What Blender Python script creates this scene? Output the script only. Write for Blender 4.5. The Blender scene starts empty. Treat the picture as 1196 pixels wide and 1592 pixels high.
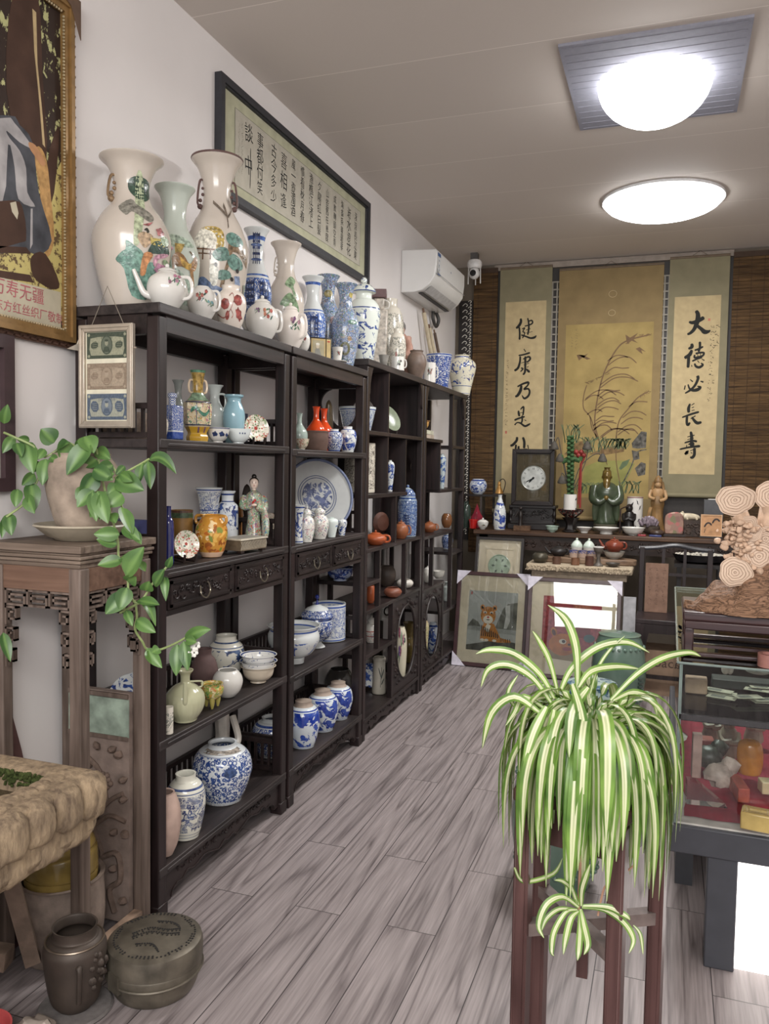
import bpy, math, random
from mathutils import Vector as Vec, Matrix as Mat, noise as mnoise
from mathutils.geometry import tessellate_polygon
sin, cos, pi, atan2 = math.sin, math.cos, math.pi, math.atan2
random.seed(7)
SC = bpy.context.scene
COL = SC.collection
# ------------------------------------------------------------------ camera
FPX, CX, CY = 1262.03, 598.0, 796.0
def _axes():
    dy = Vec((1043-CX, -(732-CY), -FPX)).normalized()
    dx = -Vec((-3000-CX, -(665-CY), -FPX)).normalized()
    dz = dx.cross(dy)
    return Mat((dx, dy, dz))
R = _axes()
CAM = Vec((0, 0, 1.5))
cam = bpy.data.cameras.new('camera'); camo = bpy.data.objects.new('camera', cam); COL.objects.link(camo)
cam.sensor_fit = 'VERTICAL'; cam.sensor_height = 24.0; cam.lens = 24.0*FPX/1592.0
cam.clip_start = 0.02
camo.matrix_world = Mat.Translation(CAM) @ R.to_4x4()
SC.camera = camo
# ------------------------------------------------------------------ world, light, exposure
WX, BY, CZ = -1.87, 7.17, 3.28          # left wall, back wall, ceiling
SC.view_settings.view_transform = 'Standard'; SC.view_settings.look = 'None'
SC.view_settings.gamma = 1.0; SC.view_settings.exposure = 0.38
w = bpy.data.worlds.new('world'); SC.world = w; w.use_nodes = True
w.node_tree.nodes['Background'].inputs[0].default_value = (0.92, 0.94, 1.0, 1)
w.node_tree.nodes['Background'].inputs[1].default_value = 1.0
def area(name, loc, target, sx, sy, power, color):
    l = bpy.data.lights.new(name, 'AREA'); l.shape = 'RECTANGLE'; l.size = sx; l.size_y = sy
    l.energy = power; l.color = color
    o = bpy.data.objects.new(name, l); COL.objects.link(o); o.location = loc
    o.rotation_euler = (Vec(target)-Vec(loc)).to_track_quat('-Z', 'Y').to_euler()
    return o
DAY = area('daylight_window', (0.0, -1.16, 2.5), (-0.3, 2.4, .3), 3.0, .9, 115, (1.0, 0.98, 0.95))
LAMP_W = {'lamp_front': 46, 'lamp_rear': 20}
# ------------------------------------------------------------------ pixel to place
def ray(px, py): return R @ Vec((px-CX, -(py-CY), -FPX))
def atx(px, py, X): d = ray(px, py); return CAM + d*((X-CAM.x)/d.x)
def aty(px, py, Y): d = ray(px, py); return CAM + d*((Y-CAM.y)/d.y)
def atz(px, py, Z): d = ray(px, py); return CAM + d*((Z-CAM.z)/d.z)
def atd(px, py, D): return CAM + ray(px, py)*(D/FPX)
def depth(p): return -(R.transposed() @ (Vec(p)-CAM)).z
# ------------------------------------------------------------------ mesh collecting
def crom(pts, k=4):
    n = len(pts); out = []
    if n < 3: return [tuple(p) for p in pts]
    for i in range(n-1):
        p0 = pts[max(i-1, 0)]; p1 = pts[i]; p2 = pts[i+1]; p3 = pts[min(i+2, n-1)]
        for j in range(k):
            t = j/k
            out.append(tuple(0.5*((2*b)+(-a+c)*t+(2*a-5*b+4*c-d)*t*t+(-a+3*b-3*c+d)*t**3) for a, b, c, d in zip(p0, p1, p2, p3)))
    out.append(tuple(pts[-1])); return out
def smooth(pts, k=3):
    if len(pts) < 5: return pts
    n = len(pts); q = crom([pts[-1]]+list(pts)+[pts[0], pts[1]], k); return q[k:k+n*k]
class Fr:                                   # a plane to draw on: origin, U, V
    def __init__(s, o, U, V):
        s.o = Vec(o); s.U = Vec(U); s.V = Vec(V); s.N = s.U.cross(s.V).normalized()
    def __call__(s, u, v, d=0): return s.o + s.U*u + s.V*v + s.N*d
class M:
    def __init__(s): s.v = []; s.f = []; s.m = []; s.uv = []; s.c = 0
    def add(s, vs, fs, uv=None):
        b = len(s.v); s.v += [tuple(p) for p in vs]; s.uv += uv if uv else [(0, 0)]*len(vs)
        s.f += [tuple(b+i for i in q) for q in fs]; s.m += [s.c]*len(fs)
    def box(s, x0, x1, y0, y1, z0, z1):
        s.add([(x0, y0, z0), (x1, y0, z0), (x1, y1, z0), (x0, y1, z0), (x0, y0, z1), (x1, y0, z1), (x1, y1, z1), (x0, y1, z1)],
              [(3, 2, 1, 0), (4, 5, 6, 7), (0, 1, 5, 4), (1, 2, 6, 5), (2, 3, 7, 6), (3, 0, 4, 7)]); return s
    def obox(s, c, size, rz=0, rx=0, ry=0):
        m = Mat.Translation(Vec(c)) @ Mat.Rotation(rz, 4, 'Z') @ Mat.Rotation(ry, 4, 'Y') @ Mat.Rotation(rx, 4, 'X')
        a, b, d = (q/2 for q in size)
        s.add([m @ Vec(p) for p in [(-a, -b, -d), (a, -b, -d), (a, b, -d), (-a, b, -d), (-a, -b, d), (a, -b, d), (a, b, d), (-a, b, d)]],
              [(3, 2, 1, 0), (4, 5, 6, 7), (0, 1, 5, 4), (1, 2, 6, 5), (2, 3, 7, 6), (3, 0, 4, 7)]); return s
    def bar(s, p, q, a, b=None):           # square bar from p to q
        p = Vec(p); q = Vec(q); b = b or a; d = (q-p).normalized()
        u = d.cross(Vec((0, 0, 1))); u = Vec((1, 0, 0)) if u.length < 1e-3 else u.normalized(); v = u.cross(d)
        vs = [e+u*i*a/2+v*j*b/2 for e in (p, q) for i, j in ((-1, -1), (1, -1), (1, 1), (-1, 1))]
        s.add(vs, [(0, 1, 2, 3), (7, 6, 5, 4), (0, 4, 5, 1), (1, 5, 6, 2), (2, 6, 7, 3), (3, 7, 4, 0)]); return s
    def lathe(s, prof, n=36, c=(0, 0, 0), sx=1, sy=1, fn=None):
        vs = []; k = len(prof)
        for r, z in prof:
            for i in range(n):
                a = 2*pi*i/n; rr = r*(fn(a, z) if fn else 1)
                vs.append((c[0]+rr*cos(a)*sx, c[1]+rr*sin(a)*sy, c[2]+z))
        fs = [(j*n+i, j*n+(i+1) % n, (j+1)*n+(i+1) % n, (j+1)*n+i) for j in range(k-1) for i in range(n)]
        if prof[0][0] > 1e-4: fs.append(tuple(range(n-1, -1, -1)))
        if prof[-1][0] > 1e-4: fs.append(tuple((k-1)*n+i for i in range(n)))
        s.add(vs, fs); return s
    def tube(s, path, rad, n=8, closed=False, flat=1.0):
        P = [Vec(p) for p in path]; k = len(P); vs = []; u0 = None
        rr = rad if isinstance(rad, (list, tuple)) else [rad]*k
        for i, p in enumerate(P):
            t = (P[(i+1) % k]-P[i-1]) if closed else (P[min(i+1, k-1)]-P[max(i-1, 0)])
            t = t.normalized() if t.length > 1e-9 else Vec((0, 0, 1))
            if u0 is None:
                u0 = t.cross(Vec((0, 0, 1)))
                if u0.length < .05: u0 = t.cross(Vec((1, 0, 0)))
            u0 = (u0 - t*u0.dot(t)).normalized(); v = t.cross(u0)
            vs += [p+u0*cos(2*pi*j/n)*rr[i]+v*sin(2*pi*j/n)*rr[i]*flat for j in range(n)]
        fs = [(i*n+j, i*n+(j+1) % n, ((i+1) % k)*n+(j+1) % n, ((i+1) % k)*n+j) for i in range(k if closed else k-1) for j in range(n)]
        if not closed: fs += [tuple(range(n-1, -1, -1)), tuple((k-1)*n+j for j in range(n))]
        s.add(vs, fs); return s
    def ball(s, c, r, n=14, sq=(1, 1, 1)):
        k = max(6, n//2); pr = [(max(1e-5, sin(pi*i/k)), -cos(pi*i/k)) for i in range(k+1)]
        vs = [(c[0]+r*sq[0]*a*cos(2*pi*j/n), c[1]+r*sq[1]*a*sin(2*pi*j/n), c[2]+r*sq[2]*z) for a, z in pr for j in range(n)]
        s.add(vs, [(i*n+j, i*n+(j+1) % n, (i+1)*n+(j+1) % n, (i+1)*n+j) for i in range(k) for j in range(n)]); return s
    def prism(s, F, poly, d0, d1):
        n = len(poly); vs = [F(u, v, d0) for u, v in poly]+[F(u, v, d1) for u, v in poly]
        ar = sum(poly[i][0]*poly[(i+1) % n][1]-poly[(i+1) % n][0]*poly[i][1] for i in range(n))
        fs = [tuple(range(n))[::-1], tuple(range(n, 2*n))]+[(i, (i+1) % n, n+(i+1) % n, n+i) for i in range(n)]
        if ar < 0: fs = [q[::-1] for q in fs]
        s.add(vs, fs); return s
    def poly(s, F, pts, d=0.001):
        ar = sum(pts[i][0]*pts[(i+1) % len(pts)][1]-pts[(i+1) % len(pts)][0]*pts[i][1] for i in range(len(pts)))
        q = list(range(len(pts))); s.add([F(u, v, d) for u, v in pts], [tuple(q if ar > 0 else q[::-1])]); return s
    def stroke(s, F, pts, w, d=0.001, k=4, taper=True):   # pts (u,v) or (u,v,width): a brush stroke
        q = crom([p if len(p) > 2 else (p[0], p[1], w) for p in pts], k); n = len(q); L = []; Rr = []
        for i, (u, v, ww) in enumerate(q):
            a = q[max(i-1, 0)]; b = q[min(i+1, n-1)]; t = Vec((b[0]-a[0], b[1]-a[1])); t = t.normalized() if t.length else Vec((1, 0))
            e = 1.0
            if taper and (i == 0 or i == n-1): e = 0.45
            L.append(F(u-t.y*ww*e/2, v+t.x*ww*e/2, d)); Rr.append(F(u+t.y*ww*e/2, v-t.x*ww*e/2, d))
        s.add(L+Rr, [(n+i, n+i+1, i+1, i) for i in range(n-1)]); return s
    def soft(s, F, pts, d=0.001):           # a rounded flat shape
        return s.poly(F, smooth(pts), d)
    def ell(s, F, u, v, a, b, d=0.001, n=16, rot=0):
        return s.poly(F, [(u+a*cos(2*pi*i/n)*cos(rot)-b*sin(2*pi*i/n)*sin(rot), v+a*cos(2*pi*i/n)*sin(rot)+b*sin(2*pi*i/n)*cos(rot)) for i in range(n)], d)
    def rect(s, F, u0, u1, v0, v1, d=0.001): return s.poly(F, [(u0, v0), (u1, v0), (u1, v1), (u0, v1)], d)
    def blade(s, path, wid, up=None, fold=0.25, uvs=True):  # leaf along a path
        P = [Vec(p) for p in path]; n = len(P); vs = []; uv = []
        for i, p in enumerate(P):
            t = (P[min(i+1, n-1)]-P[max(i-1, 0)]).normalized(); N = Vec(up) if up else Vec((0, 0, 1))
            side = t.cross(N)
            if side.length < .15: side = t.cross(Vec((R[0][2], R[1][2], R[2][2])))
            side.normalize(); nn = side.cross(t); ww = wid[i] if isinstance(wid, (list, tuple)) else wid*max(.04, sin(pi*min(1, .12+.88*i/(n-1)))**.7)
            for k in (-1, -.5, 0, .5, 1):
                vs.append(p+side*k*ww/2+nn*abs(k)*fold*ww/2); uv.append((.5+k/2, i/(n-1)))
        s.add(vs, [(i*5+k, i*5+k+1, (i+1)*5+k+1, (i+1)*5+k) for i in range(n-1) for k in range(4)], uv); return s
    def text(s, F, body, size, u, v, d=0.001, vert=False, sx=1.0, shear=0, bold=0, step=1.12, jit=0):
        for i, ch in enumerate(body if vert else [body]):
            c = bpy.data.curves.new('t', 'FONT'); c.body = ch; c.size = size; c.align_x = 'CENTER'; c.align_y = 'CENTER'; c.offset = bold*size; c.shear = shear; c.resolution_u = 2
            o = bpy.data.objects.new('t', c); COL.objects.link(o); bpy.context.view_layer.update()
            me = o.evaluated_get(bpy.context.evaluated_depsgraph_get()).to_mesh(); ja = random.uniform(-jit, jit); js = 1+random.uniform(-jit, jit)*.8
            vv = v-(i*size*step if vert else 0)
            s.add([F(u+(p.co.x*cos(ja)-p.co.y*sin(ja))*sx*js, vv+(p.co.x*sin(ja)+p.co.y*cos(ja))*js, d) for p in me.vertices], [tuple(p.vertices) for p in me.polygons])
            bpy.data.objects.remove(o); bpy.data.curves.remove(c)
        return s
    def build(s, name, mats, parent=None, loc=None, rz=0, ang=38, bevel=0, sub=0):
        me = bpy.data.meshes.new(name); me.from_pydata(s.v, [], s.f)
        for mm in (mats if isinstance(mats, (list, tuple)) else [mats]): me.materials.append(mm)
        me.polygons.foreach_set('material_index', s.m); me.polygons.foreach_set('use_smooth', [True]*len(s.f))
        if any(u != (0, 0) for u in s.uv):
            l = me.uv_layers.new(name='UVMap'); l.data.foreach_set('uv', [c for lp in me.loops for c in s.uv[lp.vertex_index]])
        me.update()
        if ang < 180: me.set_sharp_from_angle(angle=math.radians(ang))
        o = bpy.data.objects.new(name, me); COL.objects.link(o)
        if parent: o.parent = parent
        if loc is not None: o.location = loc
        o.rotation_euler.z = rz
        if bevel:
            b = o.modifiers.new('b', 'BEVEL'); b.width = bevel; b.segments = 2; b.limit_method = 'ANGLE'; b.angle_limit = .6
        if sub:
            b = o.modifiers.new('s', 'SUBSURF'); b.levels = sub; b.render_levels = sub
        return o
def tag(o, label=None, cat=None, group=None, kind=None):
    if label: o['label'] = label
    if cat: o['category'] = cat
    if group: o['group'] = group
    if kind: o['kind'] = kind
    return o
def thing(name, label, cat, loc=(0, 0, 0), rz=0, group=None):
    o = bpy.data.objects.new(name, None); COL.objects.link(o); o.location = Vec(loc)+Vec((0, 0, .0012 if .05 < loc[2] < 2.5 else 0)); o.rotation_euler.z = rz
    return tag(o, label, cat, group)
def struct(name, mb, m, **k): return tag(mb.build(name, m, **k), kind='structure')
# ------------------------------------------------------------------ materials
def lin(c):
    if isinstance(c, str): c = tuple(int(c[i:i+2], 16)/255 for i in (0, 2, 4))
    return tuple((x/12.92 if x <= .04045 else ((x+.055)/1.055)**2.4) for x in c)+(1,)
class NT:
    def __init__(s, name):
        s.m = bpy.data.materials.new(name); s.m.use_nodes = True; s.t = s.m.node_tree; s.b = s.t.nodes['Principled BSDF']; s.L = s.t.links.new
    def n(s, typ, **k):
        x = s.t.nodes.new('ShaderNode'+typ)
        for a, v in k.items():
            if a[0] == '_': x.inputs[a[1:].replace('_', ' ')].default_value = v
            else: setattr(x, a, v)
        return x
    def co(s, scale=(1, 1, 1), rot=(0, 0, 0), out='Object'):
        tc = s.n('TexCoord'); mp = s.n('Mapping'); mp.inputs['Scale'].default_value = scale; mp.inputs['Rotation'].default_value = rot
        s.L(tc.outputs[out], mp.inputs[0]); return mp.outputs[0]
    def ramp(s, src, stops, interp='LINEAR'):
        r = s.n('ValToRGB'); e = r.color_ramp; e.interpolation = interp
        while len(e.elements) < len(stops): e.elements.new(.5)
        for i, (p, c) in enumerate(stops):
            e.elements[i].position = p; e.elements[i].color = c if isinstance(c, tuple) and len(c) == 4 else (c, c, c, 1) if not isinstance(c, str) else lin(c)
        s.L(src, r.inputs[0]); return r.outputs[0]
    def math(s, op, a, b=None):
        x = s.n('Math', operation=op)
        for i, q in enumerate((a, b)):
            if q is None: continue
            if isinstance(q, (int, float)): x.inputs[i].default_value = q
            else: s.L(q, x.inputs[i])
        return x.outputs[0]
    def mix(s, f, a, b, blend='MIX'):
        x = s.n('Mix', data_type='RGBA', blend_type=blend)
        for i, q in ((0, f), (6, a), (7, b)):
            if isinstance(q, (int, float)): x.inputs[i].default_value = q
            elif isinstance(q, (tuple, str)): x.inputs[i].default_value = lin(q) if isinstance(q, str) else q
            else: s.L(q, x.inputs[i])
        return x.outputs[2]
    def bump(s, h, st=.3, dist=.01):
        b = s.n('Bump', _Strength=st, _Distance=dist); s.L(h, b.inputs['Height']); s.L(b.outputs[0], s.b.inputs['Normal'])
    def col(s, c): s.L(c, s.b.inputs['Base Color'])
    def set(s, rough=.5, metal=0, spec=.5, coat=0, **k):
        s.b.inputs['Roughness'].default_value = rough; s.b.inputs['Metallic'].default_value = metal
        s.b.inputs['Specular IOR Level'].default_value = spec; s.b.inputs['Coat Weight'].default_value = coat; s.b.inputs['Coat Roughness'].default_value = .08
        return s
_mc = {}
def mat(color, rough=.5, metal=0, spec=.5, coat=0, var=.12, sc=25, bump=0, name=None, bs=None, bd=.004):
    key = (color, rough, metal, spec, coat, var, sc, bump, bs)
    if key in _mc: return _mc[key]
    t = NT(name or 'paint_'+color); t.set(rough, metal, spec, coat); c = lin(color)
    if var:
        nz = t.n('TexNoise', _Scale=sc, _Detail=4.0); t.L(t.co(), nz.inputs[0])
        t.col(t.mix(t.ramp(nz.outputs[0], [(.3, 0.0), (.7, 1.0)]), tuple(x*(1-var*1.6) for x in c[:3])+(1,), tuple(min(1, x*(1+var)) for x in c[:3])+(1,)))
    else: t.b.inputs['Base Color'].default_value = c
    if bump:
        nb = t.n('TexNoise', _Scale=bs or sc*2, _Detail=6.0); t.L(t.co(), nb.inputs[0]); t.bump(nb.outputs[0], bump, bd)
    _mc[key] = t.m; return t.m
def glaze(color, var=.05): return mat(color, .16, 0, .5, 0, var, 9)
def wood(name, c0, c1, axis='Z', rough=.45, scale=1.0, bump=.25, spec=.4):
    key = ('wood', name)
    if key in _mc: return _mc[key]
    t = NT(name).set(rough, 0, spec)
    st = {'X': (2.5, 40, 40), 'Y': (40, 2.5, 40), 'Z': (40, 40, 2.5)}[axis]
    nz = t.n('TexNoise', _Scale=1.0*scale, _Detail=6.0, _Distortion=.6); t.L(t.co(st), nz.inputs[0])
    n2 = t.n('TexNoise', _Scale=4.0, _Detail=3.0); t.L(t.co(), n2.inputs[0])
    t.col(t.mix(t.ramp(t.math('ADD', t.math('MULTIPLY', nz.outputs[0], .65), t.math('MULTIPLY', n2.outputs[0], .35)), [(.35, 0.0), (.65, 1.0)]), c0, c1)); t.bump(nz.outputs[0], bump, .002)
    _mc[key] = t.m; return t.m
def glass(name='glass', tint=(.985, .99, .985), rough=0.0):
    key = ('glass', name)
    if key in _mc: return _mc[key]
    m = bpy.data.materials.new(name); m.use_nodes = True; t = m.node_tree; t.nodes.clear()
    o = t.nodes.new('ShaderNodeOutputMaterial'); mx = t.nodes.new('ShaderNodeMixShader'); tr = t.nodes.new('ShaderNodeBsdfTransparent'); gl = t.nodes.new('ShaderNodeBsdfGlossy'); fr = t.nodes.new('ShaderNodeFresnel')
    tr.inputs[0].default_value = tint+(1,); gl.inputs['Roughness'].default_value = rough; fr.inputs[0].default_value = 1.5
    t.links.new(fr.outputs[0], mx.inputs[0]); t.links.new(tr.outputs[0], mx.inputs[1]); t.links.new(gl.outputs[0], mx.inputs[2]); t.links.new(mx.outputs[0], o.inputs[0])
    _mc[key] = m; return m
def emit(name, color, strength):
    t = NT(name); t.b.inputs['Base Color'].default_value = color+(1,); t.b.inputs['Emission Color'].default_value = color+(1,); t.b.inputs['Emission Strength'].default_value = strength
    return t.m
def porcelain(name, kind='scroll', sc=60, thr=.5, area=(.0, 1.0), rings=(), white='c6c9c8', blue='1c2f68', seed=0, rough=.15, blue2=None):
    """white ware painted in blue: kind of motif, zone of the body it covers and solid rings (fractions of the height)"""
    key = ('porc', name)
    if key in _mc: return _mc[key]
    t = NT(name).set(rough, 0, .5)
    tc = t.n('TexCoord'); sp = t.n('SeparateXYZ'); t.L(tc.outputs['Generated'], sp.inputs[0]); gz = sp.outputs[2]
    mp = t.n('Mapping'); mp.inputs['Location'].default_value = (seed*1.7, seed*.9, seed*2.3); t.L(tc.outputs['Object'], mp.inputs[0]); co = mp.outputs[0]
    nz = t.n('TexNoise', _Scale=sc*.45, _Detail=2.0, _Distortion=.8); t.L(co, nz.inputs[0])
    if kind == 'scroll':
        vo = t.n('TexVoronoi', feature='DISTANCE_TO_EDGE', _Scale=sc); t.L(t.mix(.06, co, nz.outputs[1]), vo.inputs[0])
        a = t.ramp(vo.outputs[0], [(0, 1.0), (.06+.10*thr, 1.0), (.10+.12*thr, 0.0)])
        n2 = t.n('TexNoise', _Scale=sc*1.2, _Detail=3.0); t.L(co, n2.inputs[0])
        mask = t.math('MAXIMUM', a, t.ramp(n2.outputs[0], [(.56, 0.0), (.60, 1.0)]))
    elif kind == 'blotch':
        n2 = t.n('TexNoise', _Scale=sc*.35, _Detail=3.5, _Roughness=.65, _Distortion=1.2); t.L(co, n2.inputs[0])
        mask = t.ramp(n2.outputs[0], [(thr, 0.0), (thr+.035, 1.0)])
    elif kind == 'scale':
        vo = t.n('TexVoronoi', _Scale=sc, _Randomness=.35); t.L(co, vo.inputs[0])
        a = t.ramp(vo.outputs[0], [(.30, 0.0), (.36, 1.0), (.48, 1.0), (.55, 0.0)]); b = t.ramp(vo.outputs[0], [(.12, 1.0), (.2, 0.0)])
        n2 = t.n('TexNoise', _Scale=sc*2.2, _Detail=2.0); t.L(co, n2.inputs[0])
        mask = t.math('MAXIMUM', t.math('MAXIMUM', a, b), t.ramp(n2.outputs[0], [(.52, 0.0), (.58, 1.0)]))
    elif kind == 'lines':
        n2 = t.n('TexNoise', _Scale=sc*.5, _Detail=5.0, _Roughness=.6, _Distortion=2.0); t.L(co, n2.inputs[0])
        mask = t.ramp(n2.outputs[0], [(.46, 0.0), (.485, 1.0), (.515, 1.0), (.54, 0.0), (thr+.1, 0.0), (thr+.14, .8)])
    else:
        ch = t.n('TexChecker', _Scale=sc); t.L(co, ch.inputs[0]); mask = ch.outputs[1]
    stops = [(0, 0.0), (max(.001, area[0]), 1.0), (min(.999, area[1]), 0.0)]
    mask = t.math('MULTIPLY', mask, t.ramp(gz, stops, 'CONSTANT'))
    if rings:
        st = [(0, 0.0)]
        for a, b in sorted(rings): st += [(a, 1.0), (b, 0.0)]
        mask = t.math('MAXIMUM', mask, t.ramp(gz, st, 'CONSTANT'))
    n3 = t.n('TexNoise', _Scale=sc*.7, _Detail=2.0); t.L(co, n3.inputs[0])
    bl = t.mix(t.ramp(n3.outputs[0], [(.38, 0.0), (.62, 1.0)]), blue, blue2 or '3f5896')
    t.col(t.mix(mask, white, bl)); _mc[key] = t.m; return t.m
def motley(name, base, cols, sc=60, rough=.2, cover=.5, area=(0, 1), rings=(), ringcol=None, seed=0):
    """many-coloured enamel: cells of colour on a ground"""
    key = ('mot', name)
    if key in _mc: return _mc[key]
    t = NT(name).set(rough, 0, .5); tc = t.n('TexCoord'); mp = t.n('Mapping'); mp.inputs['Location'].default_value = (seed, seed*2, seed*.5); t.L(tc.outputs['Object'], mp.inputs[0])
    nz = t.n('TexNoise', _Scale=sc*.6, _Detail=2.0); t.L(mp.outputs[0], nz.inputs[0])
    vo = t.n('TexVoronoi', _Scale=sc); t.L(t.mix(.05, mp.outputs[0], nz.outputs[1]), vo.inputs[0]); sp = t.n('SeparateColor'); t.L(vo.outputs['Color'], sp.inputs[0])
    cc = t.ramp(sp.outputs[0], [(i/len(cols), lin(c)) for i, c in enumerate(cols)], 'CONSTANT')
    f = t.math('MULTIPLY', t.ramp(sp.outputs[1], [(0, 1.0), (cover, 0.0)], 'CONSTANT'), t.ramp(vo.outputs[0], [(.5, 1.0), (.62, 0.0)]))
    s2 = t.n('SeparateXYZ'); t.L(tc.outputs['Generated'], s2.inputs[0])
    f = t.math('MULTIPLY', f, t.ramp(s2.outputs[2], [(0, 0.0), (max(.001, area[0]), 1.0), (min(.999, area[1]), 0.0)], 'CONSTANT'))
    c = t.mix(f, base, cc)
    if rings:
        st = [(0, 0.0)]
        for a, b in sorted(rings): st += [(a, 1.0), (b, 0.0)]
        c = t.mix(t.ramp(s2.outputs[2], st, 'CONSTANT'), c, ringcol)
    t.col(c); _mc[key] = t.m; return t.m
# ------------------------------------------------------------------ vessels
def prof(pts, r, h, k=4): return [(max(1e-4, a*r), b*h) for a, b in crom(pts, k)]
def radius_at(pr, z):
    for (a, b), (c, d) in zip(pr, pr[1:]):
        if b <= z <= d and d > b: return a+(c-a)*(z-b)/(d-b)
    return pr[-1][0] if z > pr[-1][1] else pr[0][0]
def vessel(pr, th=.004, deep=.85):        # outer profile + lip + inner wall
    zt = pr[-1][1]; zb = max(zt*(1-deep), pr[0][1]+.006); inner = []
    for a, b in reversed(pr):
        if b < zb: break
        inner.append((max(a-th, .0005), b-.0008))
    return list(pr)+inner+[(.0005, inner[-1][1])]
def decal(m, pr, pts, off=.0012, step=.02, th0=0.0):
    """a painted shape on a turned body: pts are (angle in radians to the viewer's right, height)"""
    tris = [[pts[i] for i in t] for t in tessellate_polygon([[Vec((a*.1, z, 0)) for a, z in pts]])]
    rr = max(p[0] for p in pr)
    while tris:
        t = tris.pop(); e = [math.hypot((t[i][0]-t[(i+1) % 3][0])*rr, t[i][1]-t[(i+1) % 3][1]) for i in range(3)]; k = e.index(max(e))
        if e[k] > step:
            a, b, c = t[k], t[(k+1) % 3], t[(k+2) % 3]; mid = ((a[0]+b[0])/2, (a[1]+b[1])/2); tris += [[a, mid, c], [mid, b, c]]; continue
        vs = []
        for a, z in t:
            r = radius_at(pr, z)+off; vs.append((r*cos(a+th0), r*sin(a+th0), z))
        n = (Vec(vs[1])-Vec(vs[0])).cross(Vec(vs[2])-Vec(vs[0])); o = Vec((vs[0][0], vs[0][1], 0))
        m.add(vs, [(0, 1, 2) if n.dot(o) > 0 else (0, 2, 1)])
def blob(u, v, a, b, n=10, rot=0, jag=0.0):
    out = []
    for i in range(n):
        t = 2*pi*i/n; q = 1+(jag*(-1)**i); x, y = a*cos(t)*q, b*sin(t)*q
        out.append((u+x*cos(rot)-y*sin(rot), v+x*sin(rot)+y*cos(rot)))
    return out
def facing(p): return atan2(CAM.y-p[1], CAM.x-p[0])
def spot(px, X, z0, ytop, wpx):           # on a shelf, X metres along the room's width
    q = atx(px, ytop, X); d = depth((X, q.y, (q.z+z0)/2)); return Vec((X, q.y, z0+.0016)), max(.01, q.z-z0), wpx*d/FPX/2
def spoty(px, Y, z0, ytop, wpx):
    q = aty(px, ytop, Y); d = depth((q.x, Y, (q.z+z0)/2)); return Vec((q.x, Y, z0+.0016)), max(.01, q.z-z0), wpx*d/FPX/2
P = dict(
 flare=[(.60, 0), (.62, .015), (.70, .08), (.90, .27), (1, .44), (.97, .52), (.78, .62), (.54, .70), (.44, .78), (.46, .85), (.60, .94), (.80, .99), (.82, 1)],
 trumpet=[(.75, 0), (.8, .02), (.93, .15), (1, .36), (.9, .5), (.62, .6), (.56, .7), (.62, .85), (.86, .98), (.9, 1)],
 baluster=[(.6, 0), (.62, .03), (.66, .12), (.84, .4), (1, .66), (.95, .8), (.68, .89), (.5, .91), (.48, .97), (.54, 1)],
 ginger=[(.66, 0), (.68, .03), (.8, .15), (.97, .42), (1, .6), (.9, .78), (.66, .88), (.52, .9), (.5, .96), (.52, 1)],
 dumpy=[(.6, 0), (.62, .02), (.8, .18), (.98, .45), (1, .6), (.9, .76), (.62, .87), (.56, .9), (.56, .97), (.6, 1)],
 meiping=[(.55, 0), (.58, .03), (.66, .2), (.86, .5), (1, .74), (.94, .86), (.62, .94), (.36, .955), (.34, .985), (.42, 1)],
 bottle=[(.62, 0), (.66, .03), (.9, .2), (1, .36), (.9, .5), (.55, .62), (.3, .72), (.27, .86), (.34, .97), (.42, 1)],
 tallbottle=[(.9, 0), (.94, .02), (1, .15), (1, .42), (.9, .58), (.55, .74), (.3, .84), (.26, .93), (.34, 1)],
 rouleau=[(.86, 0), (.9, .02), (.98, .1), (1, .3), (1, .66), (.94, .74), (.62, .8), (.56, .84), (.58, .92), (.74, .98), (.76, 1)],
 cyl=[(.96, 0), (1, .02), (1, .1), (1, .5), (1, .95), (1, 1)],
 taper=[(.72, 0), (.74, .03), (.84, .4), (.95, .8), (1, .93), (1, 1)],
 bowl=[(.42, 0), (.42, .09), (.5, .1), (.72, .3), (.88, .6), (.97, .9), (1, 1)],
 rimbowl=[(.45, 0), (.43, .13), (.62, .2), (.8, .42), (.87, .7), (.9, .9), (1, .97), (1.0, 1)],
 basin=[(.4, 0), (.42, .14), (.4, .16), (.7, .26), (.94, .52), (.98, .72), (.9, .88), (.96, .95), (1, .98), (1, 1)],
 globe=[(.5, 0), (.54, .02), (.82, .2), (1, .5), (.93, .76), (.72, .93), (.62, .98), (.62, 1)],
 egg=[(.5, 0), (.55, .02), (.8, .2), (1, .5), (.9, .75), (.6, .92), (.2, 1), (.01, 1)],
 teabody=[(.55, 0), (.6, .04), (.9, .3), (1, .55), (.86, .8), (.5, .96), (.42, 1)],
 gu=[(.7, 0), (.74, .02), (.66, .2), (.62, .4), (.66, .6), (.8, .85), (.98, .985), (1, 1)],
 cup=[(.55, 0), (.57, .08), (.72, .3), (.86, .7), (1, 1)],
 stool=[(.74, 0), (.76, .03), (.9, .2), (1, .5), (.9, .8), (.76, .97), (.74, 1), (.3, 1.02), (.01, 1.02)],
)
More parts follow.
